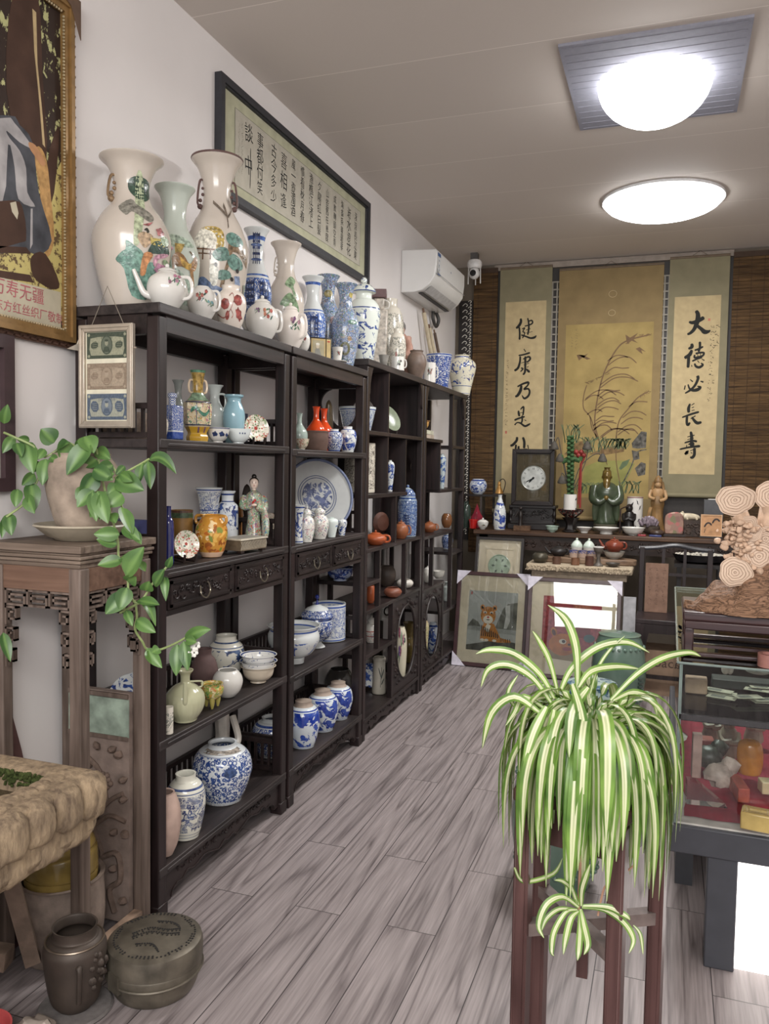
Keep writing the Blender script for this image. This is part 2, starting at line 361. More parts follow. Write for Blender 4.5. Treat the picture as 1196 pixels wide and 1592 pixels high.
def vase(name, label, cat, sp, shape, material, th=.004, deep=.85, n=40, open=True, group=None, paint=None, extra=(), rz=None, fn=None, sq=None):
    """a turned vessel; paint(m, profile, r, h) adds painted shapes in further material slots"""
    loc, h, r = sp; loc = loc+Vec((0, 0, .001)); pr = prof(P[shape] if isinstance(shape, str) else shape, r, h)
    m = M(); m.lathe(vessel(pr, min(th, r*.25), deep) if open else pr, n, fn=fn)
    mats = [material]
    if paint: mats += paint(m, pr, r, h)
    o = m.build(name, mats, loc=loc, rz=facing(loc) if rz is None else rz)
    tag(o, label, cat, group)
    for kind, a in extra: FIT[kind](o, pr, r, h, **a)
    return o
def fit_lid(o, pr, r, h, m=None, rr=.55, hh=.2, knob=.14, z=None, name='lid', shape=None):
    z = pr[-1][1] if z is None else z; R0 = rr*r; H0 = hh*h
    k = M(); k.lathe([(R0, z), (R0*1.02, z+H0*.08), (R0*.94, z+H0*.35), (R0*.6, z+H0*.75), (R0*.2, z+H0*.97), (.0005, z+H0)], 28)
    k = k.build(name, m, o)
    if knob: M().ball((0, 0, z+H0+knob*r*.7), knob*r, 12).build('knob', m, k)
    return k
def fit_spout(o, pr, r, h, m=None, th=pi/2, l=.7, z0=.35, z1=.95, r0=.2, r1=.09):
    d = Vec((cos(th), sin(th), 0)); a = radius_at(pr, z0*h)*.86
    path = crom([tuple(d*a+Vec((0, 0, z0*h))), tuple(d*(a+l*r*.42)+Vec((0, 0, (z0+.12*(z1-z0))*h))), tuple(d*(a+l*r*.75)+Vec((0, 0, (z0+.6*(z1-z0))*h))), tuple(d*(a+l*r)+Vec((0, 0, z1*h)))], 5)
    k = len(path); return M().tube(path, [r*(r0+(r1-r0)*i/(k-1)) for i in range(k)], 10).build('spout', m, o)
def fit_handle(o, pr, r, h, m=None, th=-pi/2, l=.6, z0=.3, z1=.85, t=.07, name='handle'):
    d = Vec((cos(th), sin(th), 0)); a0 = radius_at(pr, z0*h)*.93; a1 = radius_at(pr, z1*h)*.93; mx = max(a0, a1)
    path = crom([tuple(d*a0+Vec((0, 0, z0*h))), tuple(d*(mx+l*r*.75)+Vec((0, 0, (z0+.1*(z1-z0))*h))), tuple(d*(mx+l*r)+Vec((0, 0, (z0+z1)/2*h))), tuple(d*(mx+l*r*.7)+Vec((0, 0, (z0+.95*(z1-z0))*h))), tuple(d*a1+Vec((0, 0, z1*h)))], 5)
    return M().tube(path, t*r, 8).build(name, m, o)
def fit_beast(o, pr, r, h, m=None, th=1.5, z0=.72, z1=.86, t=.06, name='handle'):   # openwork animal ear on a vase neck
    d = Vec((cos(th), sin(th), 0)); k = M(); q = 5
    for i in range(q):
        z = (z0+(z1-z0)*i/(q-1))*h; a = radius_at(pr, z)+t*r*.5; k.ball(tuple(d*(a+t*r*(.5+.6*sin(i*1.9)))+Vec((0, 0, z))), t*r*(1.15-.13*i if i else 1.5), 8)
    k.tube(crom([tuple(d*(radius_at(pr, z0*h)*.97)+Vec((0, 0, z0*h))), tuple(d*(radius_at(pr, z0*h)+t*r*2.4)+Vec((0, 0, (z0+.02)*h))), tuple(d*(radius_at(pr, z1*h)+t*r*1.8)+Vec((0, 0, z1*h))), tuple(d*(radius_at(pr, z1*h)*.96)+Vec((0, 0, z1*h+t*r)))], 4), t*r*.6, 7)
    return k.build(name, m, o)
FIT = dict(lid=fit_lid, spout=fit_spout, handle=fit_handle, beast=fit_beast)
# ================================================================== ROOM
WALLM = mat('dad5d3', .9, 0, .2, 0, .02, 3, .06, bs=180, bd=.001)
def floor_mat():
    t = NT('grey_laminate').set(.42, 0, .4)
    co = t.co((1, 1, 1), (0, 0, pi/2)); br = t.n('TexBrick', _Scale=1.0); br.inputs['Mortar Size'].default_value = .0016; br.inputs['Brick Width'].default_value = 1.22; br.inputs['Row Height'].default_value = .165
    br.offset = .37; br.offset_frequency = 2; br.inputs['Mortar Smooth'].default_value = .1; br.inputs['Bias'].default_value = 0.0
    for i, v in (('Color1', (0.0, 0.0, 0.0, 1)), ('Color2', (1.0, 1.0, 1.0, 1)), ('Mortar', (.5, .5, .5, 1))): br.inputs[i].default_value = v
    t.L(co, br.inputs[0])
    off = t.n('VectorMath', operation='ADD'); sc = t.n('VectorMath', operation='SCALE'); sc.inputs['Scale'].default_value = 9.0
    t.L(br.outputs[0], sc.inputs[0]); t.L(t.co((1, 1, 1)), off.inputs[0]); t.L(sc.outputs[0], off.inputs[1])
    mp = t.n('Mapping'); mp.inputs['Scale'].default_value = (8, .42, 1); t.L(off.outputs[0], mp.inputs[0])
    nz = t.n('TexNoise', _Scale=.9, _Detail=2.0, _Distortion=.2); t.L(mp.outputs[0], nz.inputs[0])
    rings = t.ramp(t.math('FRACT', t.math('MULTIPLY', nz.outputs[0], 9.0)), [(0, .0), (.14, .75), (.45, 1.0), (.8, .7), (1, .0)])
    m2 = t.n('Mapping'); m2.inputs['Scale'].default_value = (150, 5, 1); t.L(off.outputs[0], m2.inputs[0])
    n2 = t.n('TexNoise', _Scale=1.0, _Detail=3.0); t.L(m2.outputs[0], n2.inputs[0])
    g = t.math('ADD', t.math('MULTIPLY', rings, .55), t.math('MULTIPLY', t.ramp(n2.outputs[0], [(.3, 0.0), (.7, 1.0)]), .45))
    c = t.mix(g, '534a4a', 'a09695'); c = t.mix(t.math('MULTIPLY', br.outputs[0], .22), c, '7d7575')
    c = t.mix(br.outputs[1], c, '3a3434'); t.col(c)
    t.bump(t.math('SUBTRACT', g, t.math('MULTIPLY', br.outputs[1], 2.0)), .12, .002); return t.m
RX, FY = 2.1, -1.2
struct('floor', M().box(WX-.1, RX+.1, FY-.1, BY+.1, -.08, 0), floor_mat())
def ceil_mat():
    t = NT('ceiling_board').set(.7, 0, .3); br = t.n('TexBrick', _Scale=1.0); br.inputs['Mortar Size'].default_value = .0022; br.inputs['Brick Width'].default_value = 60.0; br.inputs['Row Height'].default_value = .6; br.offset = 0
    for i, v in (('Color1', lin('cac1b9')), ('Color2', lin('c3bab2')), ('Mortar', lin('e4dcd4'))): br.inputs[i].default_value = v
    _v = t.n('VectorMath', operation='ADD'); _v.inputs[1].default_value = (29, .1, 0); t.L(t.co(), _v.inputs[0]); t.L(_v.outputs[0], br.inputs[0]); t.col(br.outputs[0]); return t.m
struct('ceiling', M().box(WX-.1, RX+.1, FY-.1, BY+.1, CZ, CZ+.08), ceil_mat())
struct('wall_left', M().box(WX-.12, WX, FY-.1, BY+.1, 0, CZ), WALLM)
struct('wall_back', M().box(WX, RX, BY, BY+.12, 0, CZ), mat('6d6459', .85, 0, .2, 0, .05, 6))
struct('wall_right', M().box(RX, RX+.12, FY-.1, BY+.1, 0, CZ), WALLM)
fw = M(); fw.box(WX, -1.6, FY-.1, FY, 0, CZ); fw.box(1.6, RX, FY-.1, FY, 0, CZ); fw.box(-1.6, 1.6, FY-.1, FY, 0, .25); fw.box(-1.6, 1.6, FY-.1, FY, 3.0, CZ)
struct('wall_front', fw, WALLM)
wf = M()
for x in (-1.58, -.55, .5, 1.56): wf.box(x-.025, x+.025, FY-.07, FY-.02, .25, 3.0)
for z in (.27, 2.4, 2.98): wf.box(-1.6, 1.6, FY-.07, FY-.02, z-.025, z+.025)
struct('window_1', wf, mat('3a2622', .5))
BLK = mat('1a1413', .42, 0, .45, 0, .2, 30)
struct('trim_1', M().box(-1.52, .42, BY-.03, BY, CZ-.055, CZ-.005), mat('8f8378', .6))
# dark lattice of the old window behind the scrolls
LAT = mat('2d2825', .6); lt = M()
def lattice(m, x0, x1, z0, z1, nx, nz_, y, t=.012):
    for i in range(nx+1): x = x0+(x1-x0)*i/nx; m.box(x-t/2, x+t/2, y-.02, y, z0, z1)
    for i in range(nz_+1): z = z0+(z1-z0)*i/nz_; m.box(x0, x1, y-.018, y-.002, z-t/2, z+t/2)
struct('trim_2', M().box(-1.52, .42, BY-.012, BY, 1.0, CZ-.06), LAT)
lattice(lt, -1.05, -.93, 1.45, 3.1, 3, 26, BY-.012); lattice(lt, -.13, -.03, 1.45, 3.1, 3, 26, BY-.012)
struct('window_2', lt, mat('8a8478', .6))
# carved black strip with white tracery in the corner
cs = thing('carved_strip', 'narrow black carved strip with white tracery in the back left corner', 'carved panel', (-1.755, BY-.012, 0))
M().box(-.075, .05, -.02, .01, .85, CZ-.3).build('board', BLK, cs)
tr = M(); F = Fr((0, -.021, 0), (1, 0, 0), (0, 0, 1))
for i in range(38):
    z = .9+i*.055
    tr.stroke(F, [(-.045, z), (-.02, z+.02), (.0, z+.006), (-.012, z-.008)], .006); tr.stroke(F, [(.02, z+.02), (.035, z+.035), (.02, z+.045), (.005, z+.034)], .006); tr.ell(F, .03, z+.006, .007, .007)
tr.build('tracery', mat('c9c4ba', .5), cs)
# bamboo blinds
def blind_mat():
    t = NT('bamboo_blind').set(.75, 0, .2); nz = t.n('TexNoise', _Scale=1.0, _Detail=5.0); t.L(t.co((6, 6, 150)), nz.inputs[0]); n2 = t.n('TexNoise', _Scale=1.0, _Detail=2.0); t.L(t.co((2, 2, 40)), n2.inputs[0])
    t.col(t.mix(t.ramp(t.math('ADD', t.math('MULTIPLY', nz.outputs[0], .6), t.math('MULTIPLY', n2.outputs[0], .4)), [(.36, 0.0), (.66, 1.0)]), '2c1e13', '674e31')); t.bump(nz.outputs[0], .5, .004); return t.m
BLM = blind_mat(); CORD = mat('3f2d20', .8)
def blind(x0, x1, label):
    o = thing('bamboo_blind', label, 'blind', ((x0+x1)/2, BY-.03, CZ-.04), group=None); hw = (x1-x0)/2
    s = M(); k = 90; ztop, zbot = 0.0, -2.5
    for i in range(k): z = ztop-(ztop-zbot)*i/k; s.box(-hw, hw, -.004-.003*(i % 2), .004, z-.026, z)
    s.build('slats', BLM, o)
    c = M(); n = max(2, int((x1-x0)/.085))
    for i in range(n): x = -hw+.04+i*(2*hw-.08)/(n-1); c.tube([(x, -.008, 0), (x, -.008, zbot)], .0016, 5)
    c.build('cords', CORD, o); M().box(-hw, hw, -.014, .01, -.03, .012).build('head_rail', CORD, o)
blind(-1.70, -1.487, 'narrow brown bamboo blind hanging beside the left calligraphy scroll')
blind(.418, 1.35, 'brown bamboo blind hanging at the right beside the calligraphy scroll')
# ------------------------------------------------------------------ ceiling lamps
GR = mat('85858f', .8, 0, .2, 0, .04, 40)
pn = thing('ceiling_light', 'square ceiling light with grey grille panel and glowing white dome', 'ceiling light', (-.13, 3.99, CZ))
g = M(); g.box(-.377, .377, -.445, .445, -.012, 0)
for i in range(14): y = -.42+i*.0646; g.box(-.36, .36, y-.002, y+.002, -.0135, -.012)
g.build('grille', GR, pn)
LE = emit('lamp_glow', (1.0, 1.0, 1.0), 9)
d = M(); d.lathe([(.25*sin(pi/2*i/9)+.0005, -.012-.19*cos(pi/2*i/9)) for i in range(10)], 36); d.build('dome', LE, pn)
d2 = thing('ceiling_light', 'glowing white shallow dome ceiling light nearer the scrolls', 'ceiling light', (-.11, 5.72, CZ))
k = M(); k.lathe([(.37*sin(pi/2*i/9)+.0005, -.015-.10*cos(pi/2*i/9)) for i in range(10)], 40); k.build('dome', LE, d2)
M().lathe([(.385, -.016), (.385, 0)], 40).build('rim', mat('dedede', .4), d2)
for nm, (x, y, z) in (('lamp_front', (-.13, 3.99, CZ-.30)), ('lamp_rear', (-.11, 5.72, CZ-.2))):
    l = bpy.data.lights.new(nm, 'AREA'); l.shape = 'DISK'; l.size = .5; l.energy = LAMP_W[nm]; l.color = (1.0, .985, .96); lo = bpy.data.objects.new(nm, l); COL.objects.link(lo); lo.location = (x, y, z)
# ================================================================== CURIO SHELVES
WZ = wood('dark_wood_upright', '140e0e', '2c2020', 'Z', .42); WY = wood('dark_wood_along', '161010', '302524', 'Y', .45)
SHB = wood('shelf_board', '1f1a1a', '3c3433', 'Y', .5); BRASS = mat('8d8779', .3, .9)
XF, XB = -1.526, -1.848
def wavy(y0, y1, zt, z0, z1):            # apron outline with a cloud-shaped lower edge
    L = y1-y0; pts = [(0, zt), (0, z0), (.05, z0), (.06, z0+.02), (.1, z0+.035), (.13, z1-.02), (.17, z1), (.22, z1-.01), (.3, z1+.004), (.38, z1-.012), (.42, z1-.02), (.46, z1-.004), (.5, z1-.012)]
    return [(y0+L*u, z) for u, z in pts]+[(y1-L*u, z) for u, z in pts[-2::-1]]
def carve(m, F, u0, u1, v0, v1, n, seed, r=.012):   # low-relief flowers and scrolls
    rn = random.Random(seed)
    for i in range(n):
        u = u0+(u1-u0)*(i+.5)/n+rn.uniform(-.3, .3)*(u1-u0)/n; v = rn.uniform(v0+r, v1-r); rr = r*rn.uniform(.5, 1.0)
        if i % 3 == 0:
            for k in range(5): a = k*1.2566+rn.random(); c = F(u+rr*.8*cos(a), v+rr*.8*sin(a), .001); m.ball(tuple(c), rr*.5, 6)
        else:
            a0 = rn.random()*6; m.tube([tuple(F(u+rr*(1.3-.12*j)*cos(a0+j*.8), v+rr*(1.0-.1*j)*sin(a0+j*.8), .002)) for j in range(6)], rr*.2, 5)
def gallery(o, y0, y1, z, sides=(1, 1, 1), hh=.105, x0=XB+.02, x1=XF-.04):
    def run(a, b, n):
        m = M()
        for e in (.012, hh): m.bar((a[0], a[1], z+e), (b[0], b[1], z+e), .018)
        for i in range(1, n): t = i/n; x = a[0]+(b[0]-a[0])*t; y = a[1]+(b[1]-a[1])*t; m.box(x-.005, x+.005, y-.005, y+.005, z+.012, z+hh)
        m.build('gallery_rail', WY, o)
    if sides[0]: run((x0, y0), (x1, y0), 8)
    if sides[1]: run((x0, y0), (x0, y1), 24)
    if sides[2]: run((x0, y1), (x1, y1), 8)
def drawer(o, y0, y1, z0, z1, seed):
    m = M(); F = Fr((XF+.004, y0, z0), (0, 1, 0), (0, 0, 1)); L = y1-y0; H = z1-z0
    m.box(XF-.28, XF+.004, y0+.004, y1-.004, z0+.004, z1-.004)
    for a, b, c, e in ((.012, L-.012, .01, .02), (.012, L-.012, H-.02, H-.01), (.012, .022, .01, H-.01), (L-.022, L-.012, .01, H-.01)): m.prism(F, [(a, c), (b, c), (b, e), (a, e)], 0, .005)
    m.c = 0; carve(m, F, .03, L-.03, .024, H-.024, 26, seed, .013)
    d_ = m.build('drawer', WY, o)
    h = M(); c = L/2; h.tube(crom([tuple(F(c-.02, H*.55, .006)), tuple(F(c-.03, H*.3, .016)), tuple(F(c, H*.16, .018)), tuple(F(c+.03, H*.32, .014)), tuple(F(c+.028, H*.55, .012)), tuple(F(c+.016, H*.66, .01))], 4), .0028, 6); h.build('handle', BRASS, d_)
    return d_
def unit(label, y0, y1, zt, lv, seed):
    o = thing('curio_shelf', label, 'curio shelf', ((XF+XB)/2, (y0+y1)/2, 0), 0, 'open dark wood curio shelves along the left wall')
    o.location = (0, 0, 0); p = .046
    for x in (XF-p, XB):
        for y in (y0, y1-p):
            m = M(); m.box(x, x+p, y, y+p, 0, zt-.04); m.box(x-.004, x+p+.004, y-.004, y+p+.004, 0, .05); m.build('post', WZ, o, bevel=.004)
    m = M(); m.box(XB, XF+.006, y0-.004, y1+.004, zt-.032, zt); m.build('top_board', SHB, o, bevel=.003)
    m = M()
    for x in (XF-.03, XB+.004): m.box(x, x+.026, y0+p, y1-p, zt-.085, zt-.032)
    for y in (y0+.006, y1-.032): m.box(XB+p, XF-p, y, y+.026, zt-.095, zt-.032)
    m.build('top_rail', WY, o)
    for i, z in enumerate(lv):
        m = M(); m.box(XB+.004, XF+.004, y0+.004, y1-.004, z-.03, z); m.box(XF-.004, XF+.007, y0+p, y1-p, z-.024, z-.012); m.build('shelf', SHB, o, bevel=.003)
    gallery(o, y0+.02, y1-.02, lv[0], (1, 0, 1)); gallery(o, y0+.02, y1-.02, lv[1], (1, 1, 1)); gallery(o, y0+.02, y1-.02, lv[2], (1, 1, 1)); gallery(o, y0+.02, y1-.02, lv[3], (1, 1, 1), .13)
    zb = lv[1]; ym = (y0+y1)/2; m = M(); m.box(XF-.03, XF, y0+p, y1-p, zb-.155, zb-.135); m.box(XF-.03, XF, ym-.012, ym+.012, zb-.14, zb-.03); m.box(XB, XF-.02, y0+.01, y0+.03, zb-.15, zb-.03); m.box(XB, XF-.02, y1-.03, y1-.01, zb-.15, zb-.03); m.box(XB+.01, XF-.02, y0+.03, y1-.03, zb-.152, zb-.142); m.build('drawer_case', WY, o, bevel=.002)
    drawer(o, y0+p, ym-.012, zb-.137, zb-.03, seed); drawer(o, ym+.012, y1-p, zb-.137, zb-.03, seed+1)
    m = M(); F = Fr((XF-.012, 0, 0), (0, 1, 0), (0, 0, 1)); z = lv[3]; ap = wavy(y0+p, y1-p, z-.03, .035, .085); m.prism(F, ap, -.012, 0)
    m.tube([tuple(F(u, v+.006, .002)) for u, v in crom(ap[2:-2], 3)], .0022, 5); carve(m, F, y0+.12, y1-.12, .1, z-.04, 26, seed+5, .012)
    m.build('apron', WY, o)
    return o
unit('nearest open shelf with four tiers of porcelain beside the plant table', 2.185, 3.115, 2.0, (1.575, 1.155, .597, .173), 3)
unit('second open shelf holding the big dragon plate above two drawers', 3.14, 4.03, 2.0, (1.567, 1.147, .58, .166), 9)
def holed(m, F, u0, u1, v0, v1, cu, cv, rad, d0, d1, n=56):
    ang = sorted([2*pi*i/n for i in range(n)]+[atan2(v-cv, u-cu) % (2*pi) for u in (u0, u1) for v in (v0, v1)]); o_, i_ = [], []
    for a in ang:
        c, s_ = cos(a), sin(a); t = min([(u1-cu)/c if c > 1e-9 else (u0-cu)/c if c < -1e-9 else 1e9, (v1-cv)/s_ if s_ > 1e-9 else (v0-cv)/s_ if s_ < -1e-9 else 1e9])
        o_.append((cu+t*c, cv+t*s_)); ru, rv = rad(a); i_.append((cu+ru, cv+rv))
    k = len(ang); vs = [F(*q, d) for d in (d0, d1) for L in (o_, i_) for q in L]; fs = []
    for i in range(k):
        j = (i+1) % k; fs += [(2*k+i, 2*k+j, 3*k+j, 3*k+i), (j, i, k+i, k+j), (k+i, 3*k+i, 3*k+j, k+j), (i, j, 2*k+j, 2*k+i)]
    m.add(vs, fs); return i_
def lattice_unit(label, y0, y1, zt, shelves, parts, posts, holes, seed):
    o = thing('curio_shelf', label, 'curio shelf', (0, 0, 0), 0, 'asymmetric dark curio shelves at the far end'); p = .04
    for x in (XF-p, XB):
        for y in (y0, y1-p): M().box(x, x+p, y, y+p, 0, zt-.04).build('post', WZ, o, bevel=.004)
    M().box(XB, XF+.006, y0-.004, y1+.004, zt-.035, zt).build('top_board', SHB, o, bevel=.003)
    for a, b, z in shelves: M().box(XB+.004, XF+.002, a, b, z-.022, z).build('shelf', WY, o, bevel=.002)
    for y, a, b, hz, hr in parts:            # full-depth partition, some with a round opening
        m = M(); F = Fr((0, y-.008, 0), (1, 0, 0), (0, 0, 1)); hx = (XF+XB)/2
        if hr == 'q': holed(m, F, XB+.01, XF-.004, a, b, hx+.02, hz, lambda t: ((.10+.03*abs(cos(2*t)))*cos(t), (.10+.03*abs(cos(2*t)))*sin(t)), -.008, .008)
        elif hr: holed(m, F, XB+.01, XF-.004, a, b, hx, hz, lambda t: (hr*cos(t), hr*1.15*sin(t)), -.008, .008)
        else: m.box(XB+.01, XF-.004, y-.008, y+.008, a, b)
        m.build('partition', WZ, o)
    for y, a, b in posts:
        M().box(XF-.028, XF, y-.014, y+.014, a, b).build('upright', WZ, o); M().box(XB+.005, XB+.03, y-.014, y+.014, a, b).build('upright', WZ, o)
    for (a, b, z0, z1) in holes:             # carved panel with an oval opening
        m = M(); F = Fr((XF-.016, 0, 0), (0, 1, 0), (0, 0, 1)); cu, cv, ru, rv = (a+b)/2, (z0+z1)/2, (b-a)*.37, (z1-z0)*.4
        rim = holed(m, F, a, b, z0, z1, cu, cv, lambda t: (ru*cos(t), rv*sin(t)), 0, .01); m.tube([tuple(F(u, v, .011)) for u, v in rim], .006, 6, closed=True)
        rn = random.Random(seed)
        for i in range(70):
            t = rn.random()*2*pi; q = rn.uniform(1.1, 1.6); u, v = cu+ru*q*cos(t), cv+rv*q*sin(t)
            if a+.02 < u < b-.02 and z0+.02 < v < z1-.02: m.ball(tuple(F(u, v, .011)), rn.uniform(.007, .014), 6)
        m.build('oval_panel', WY, o)
    for y, s in ((y0+p, 1), (y1-p, -1)):
        F = Fr((XF-.01, y, zt-.035), (0, s, 0), (0, 0, -1)); M().prism(F, [(0, 0), (.06, 0), (.045, .02), (.03, .05), (.016, .09), (.014, .14), (0, .16)], -.006, .008).build('bracket', WY, o)
    m = M(); F = Fr((XF-.012, 0, 0), (0, 1, 0), (0, 0, 1)); m.prism(F, wavy(y0+p, y1-p, .115, .02, .045), -.012, 0); carve(m, F, y0+.1, y1-.1, .058, .108, 24, seed+5, .012); m.build('apron', WY, o)
    return o
lattice_unit('tall asymmetric shelf holding the teapots and the green plate', 4.045, 5.105, 2.066,
    [(4.06, 5.09, .12), (4.07, 4.41, 1.69), (4.42, 5.09, 1.69), (4.07, 4.76, 1.345), (4.06, 5.09, 1.05), (4.07, 4.30, .868), (4.07, 5.09, .712), (4.07, 4.545, .468)],
    [(4.062, 1.69, 2.03, 1.835, 'q'), (4.41, 1.345, 2.03, 1.80, .075), (4.745, 1.345, 1.69, 1.5, .06)],
    [(4.555, 1.05, 1.325), (4.29, .468, 1.03), (4.77, .712, 1.03), (4.535, .12, .70)], [(4.55, 5.07, .12, .69)], 21)
lattice_unit('farthest asymmetric shelf in the dark corner below the blue jars', 5.125, 6.235, 2.066,
    [(5.14, 6.22, .12), (5.14, 5.56, 1.69), (5.53, 6.22, 1.34), (5.84, 6.22, 1.66), (5.14, 5.9, 1.035), (5.89, 6.22, .862), (5.14, 5.67, .68), (5.66, 6.22, .45)],
    [(5.14, 1.035, 2.03, 1.5, .07), (5.53, 1.34, 1.69, 1.5, .06)],
    [(5.84, 1.34, 2.03), (5.38, .68, 1.02), (5.89, .45, 1.02), (5.66, .12, .68)], [(5.165, 5.65, .12, .66)], 33)
# ================================================================== PORCELAIN ON TOP OF THE SHELVES
def nd(pr, r, h, pts): return [(math.asin(max(-.97, min(.97, x*r/max(radius_at(pr, y*h), .2*r)))), y*h) for x, y in pts]
def mute(c):
    v = [int(c[i:i+2], 16) for i in (0, 2, 4)]; g = sum(v)/3; return ''.join('%02x' % int(max(0, min(255, (g+(x-g)*.72)*.94))) for x in v)
def paintset(shapes):
    def f(m, pr, r, h):
        cols = []
        for i, (c, pts) in enumerate(shapes):
            if c not in cols: cols.append(c)
            m.c = cols.index(c)+1; decal(m, pr, nd(pr, r, h, smooth(pts) if len(pts) < 14 else pts), .0010+.00012*i, min(.022, r*.3))
        m.c = 0; return [mat(mute(c), .25, 0, .5, 0, .4, 75) for c in cols]
    return f
def cr(L, cx, rx, yb, hh): return [((x-cx)/rx, (yb-y)/hh) for x, y in L]
def nblob(x, y, a, b, n=10, rot=0, jag=0): return blob(x, y, a, b, n, rot, jag)
def nline(pts, w):                         # thin painted line, normalised
    L, Rr = [], []
    q = crom(pts, 3)
    for i, p in enumerate(q):
        a = q[max(i-1, 0)]; b = q[min(i+1, len(q)-1)]; t = Vec((b[0]-a[0], b[1]-a[1])).normalized(); L.append((p[0]-t.y*w/2, p[1]+t.x*w/2)); Rr.append((p[0]+t.y*w/2, p[1]-t.x*w/2))
    return L+Rr[::-1]
def sprig(x, y, s, cols, seed):            # a spray of flowers
    rn = random.Random(seed); out = []
    out.append(('5f7f5a', nline([(x-.3*s, y-.16*s), (x, y-.02*s), (x+.3*s, y+.1*s)], .03*s)))
    for i in range(5): a = rn.random()*6; out.append((('6f9a72', '3f6f62')[i % 2], nblob(x+rn.uniform(-.3, .3)*s, y+rn.uniform(-.16, .12)*s, .09*s, .03*s, 8, a)))
    for i in range(4): out.append((cols[i % len(cols)], nblob(x+rn.uniform(-.26, .26)*s, y+rn.uniform(-.1, .13)*s, .09*s, .062*s, 10, 0, .12)))
    return out
CREAM = mat('bfb5aa', .17, 0, .5, 0, .04, 6); WHITE = mat('cfccc6', .14, 0, .5, 0, .02, 8); CELW = mat('b3bab0', .16, 0, .5, 0, .05, 8); GILT = mat('9c8468', .3, .6); IRONR = mat('5c4440', .4)
k1 = lambda L: cr(L, 331, 213, 1000, 870)
V1 = [('b7c596', k1([(355, 245), (388, 245), (395, 470), (372, 640), (340, 655), (345, 480)])), ('33503f', k1([(315, 275), (360, 250), (420, 262), (428, 330), (400, 385), (352, 372), (315, 330)])), ('b7c596', k1([(372, 240), (386, 240), (384, 345), (368, 350)])),
      ('8d887a', k1([(262, 440), (325, 385), (360, 420), (425, 460), (445, 492), (425, 520), (370, 492), (330, 470), (300, 496)])), ('6ea08d', k1([(300, 640), (345, 665), (392, 705), (400, 800), (422, 930), (330, 930), (290, 790), (248, 742), (298, 690)])), ('5b9480', k1([(250, 735), (300, 690), (330, 740), (300, 770), (262, 758)])),
      ('6ea08d', k1([(400, 770), (440, 740), (478, 815), (430, 880), (400, 850)])), ('c9a67e', k1([(358, 615), (390, 585), (440, 600), (420, 650), (392, 670)])), ('dfc658', k1([(425, 610), (500, 600), (500, 640), (430, 650)])), ('3f5c50', k1([(410, 695), (448, 625), (512, 622), (525, 672), (450, 690)])),
      ('d28ea4', k1([(440, 745), (452, 700), (520, 668), (510, 690), (466, 720), (452, 760)])), ('dc8a4c', k1([(372, 812), (392, 700), (440, 698), (410, 760), (398, 812)])), ('c27a9c', nblob(.72, .26, .17, .045, 12, 0, .12)), ('bd6464', nblob(.68, .50, .09, .028, 9, 0, .15)), ('8fae7a', nblob(.8, .45, .1, .03)), ('8fae7a', nblob(.83, .32, .08, .02)), ('3b3b33', k1([(392, 575), (408, 560), (420, 580), (408, 590), (404, 578)])), ('bd6464', k1([(385, 545), (415, 530), (440, 515), (415, 548)]))]
vase('floor_vase', 'tallest cream vase painted with a pheasant and green leaves, leftmost on the shelf top', 'vase', spot(205, -1.738, 2.0, 250, 118), 'flare', CREAM, .008, .5, 56, paint=paintset(V1), extra=[('beast', dict(m=GILT, th=-1.15))])
k2 = lambda L: cr(L, 618, 150, 975, 720)
V2 = [('a9bfa6', k2([(520, 560), (600, 520), (700, 545), (720, 580), (560, 590)])), ('9fb8a2', k2([(545, 780), (600, 700), (660, 720), (740, 800), (760, 880), (560, 860)])), ('8fae95', k2([(540, 650), (590, 600), (600, 700), (560, 720)])), ('cda94e', k2([(618, 570), (675, 570), (650, 625), (620, 620)])), ('d8a0b4', nblob(-.25, .52, .17, .04, 10, 0, .2)), ('b9554b', k2([(505, 500), (525, 486), (548, 496), (530, 520)])),
      ('a9753e', k2([(600, 655), (628, 618), (668, 630), (700, 668), (718, 655), (738, 620), (752, 640), (738, 690), (716, 705), (660, 690), (630, 690)])), ('a9753e', k2([(604, 650), (622, 650), (616, 735), (606, 735)])), ('a9753e', k2([(700, 690), (722, 690), (730, 780), (718, 780)])), ('d9a83e', k2([(648, 640), (690, 668), (715, 668), (700, 700), (664, 686)])), ('6f5232', k2([(720, 625), (700, 605), (706, 602), (728, 618)])), ('7fa08a', k2([(560, 600), (575, 600), (590, 800), (578, 800)]))]
vase('floor_vase', 'pale green vase painted with a leaping deer, between two taller cream vases', 'vase', spot(272, -1.738, 2.0, 294, 76), 'flare', CELW, .007, .5, 48, paint=paintset(V2))
k3 = lambda L: cr(L, 872, 186, 1005, 905)
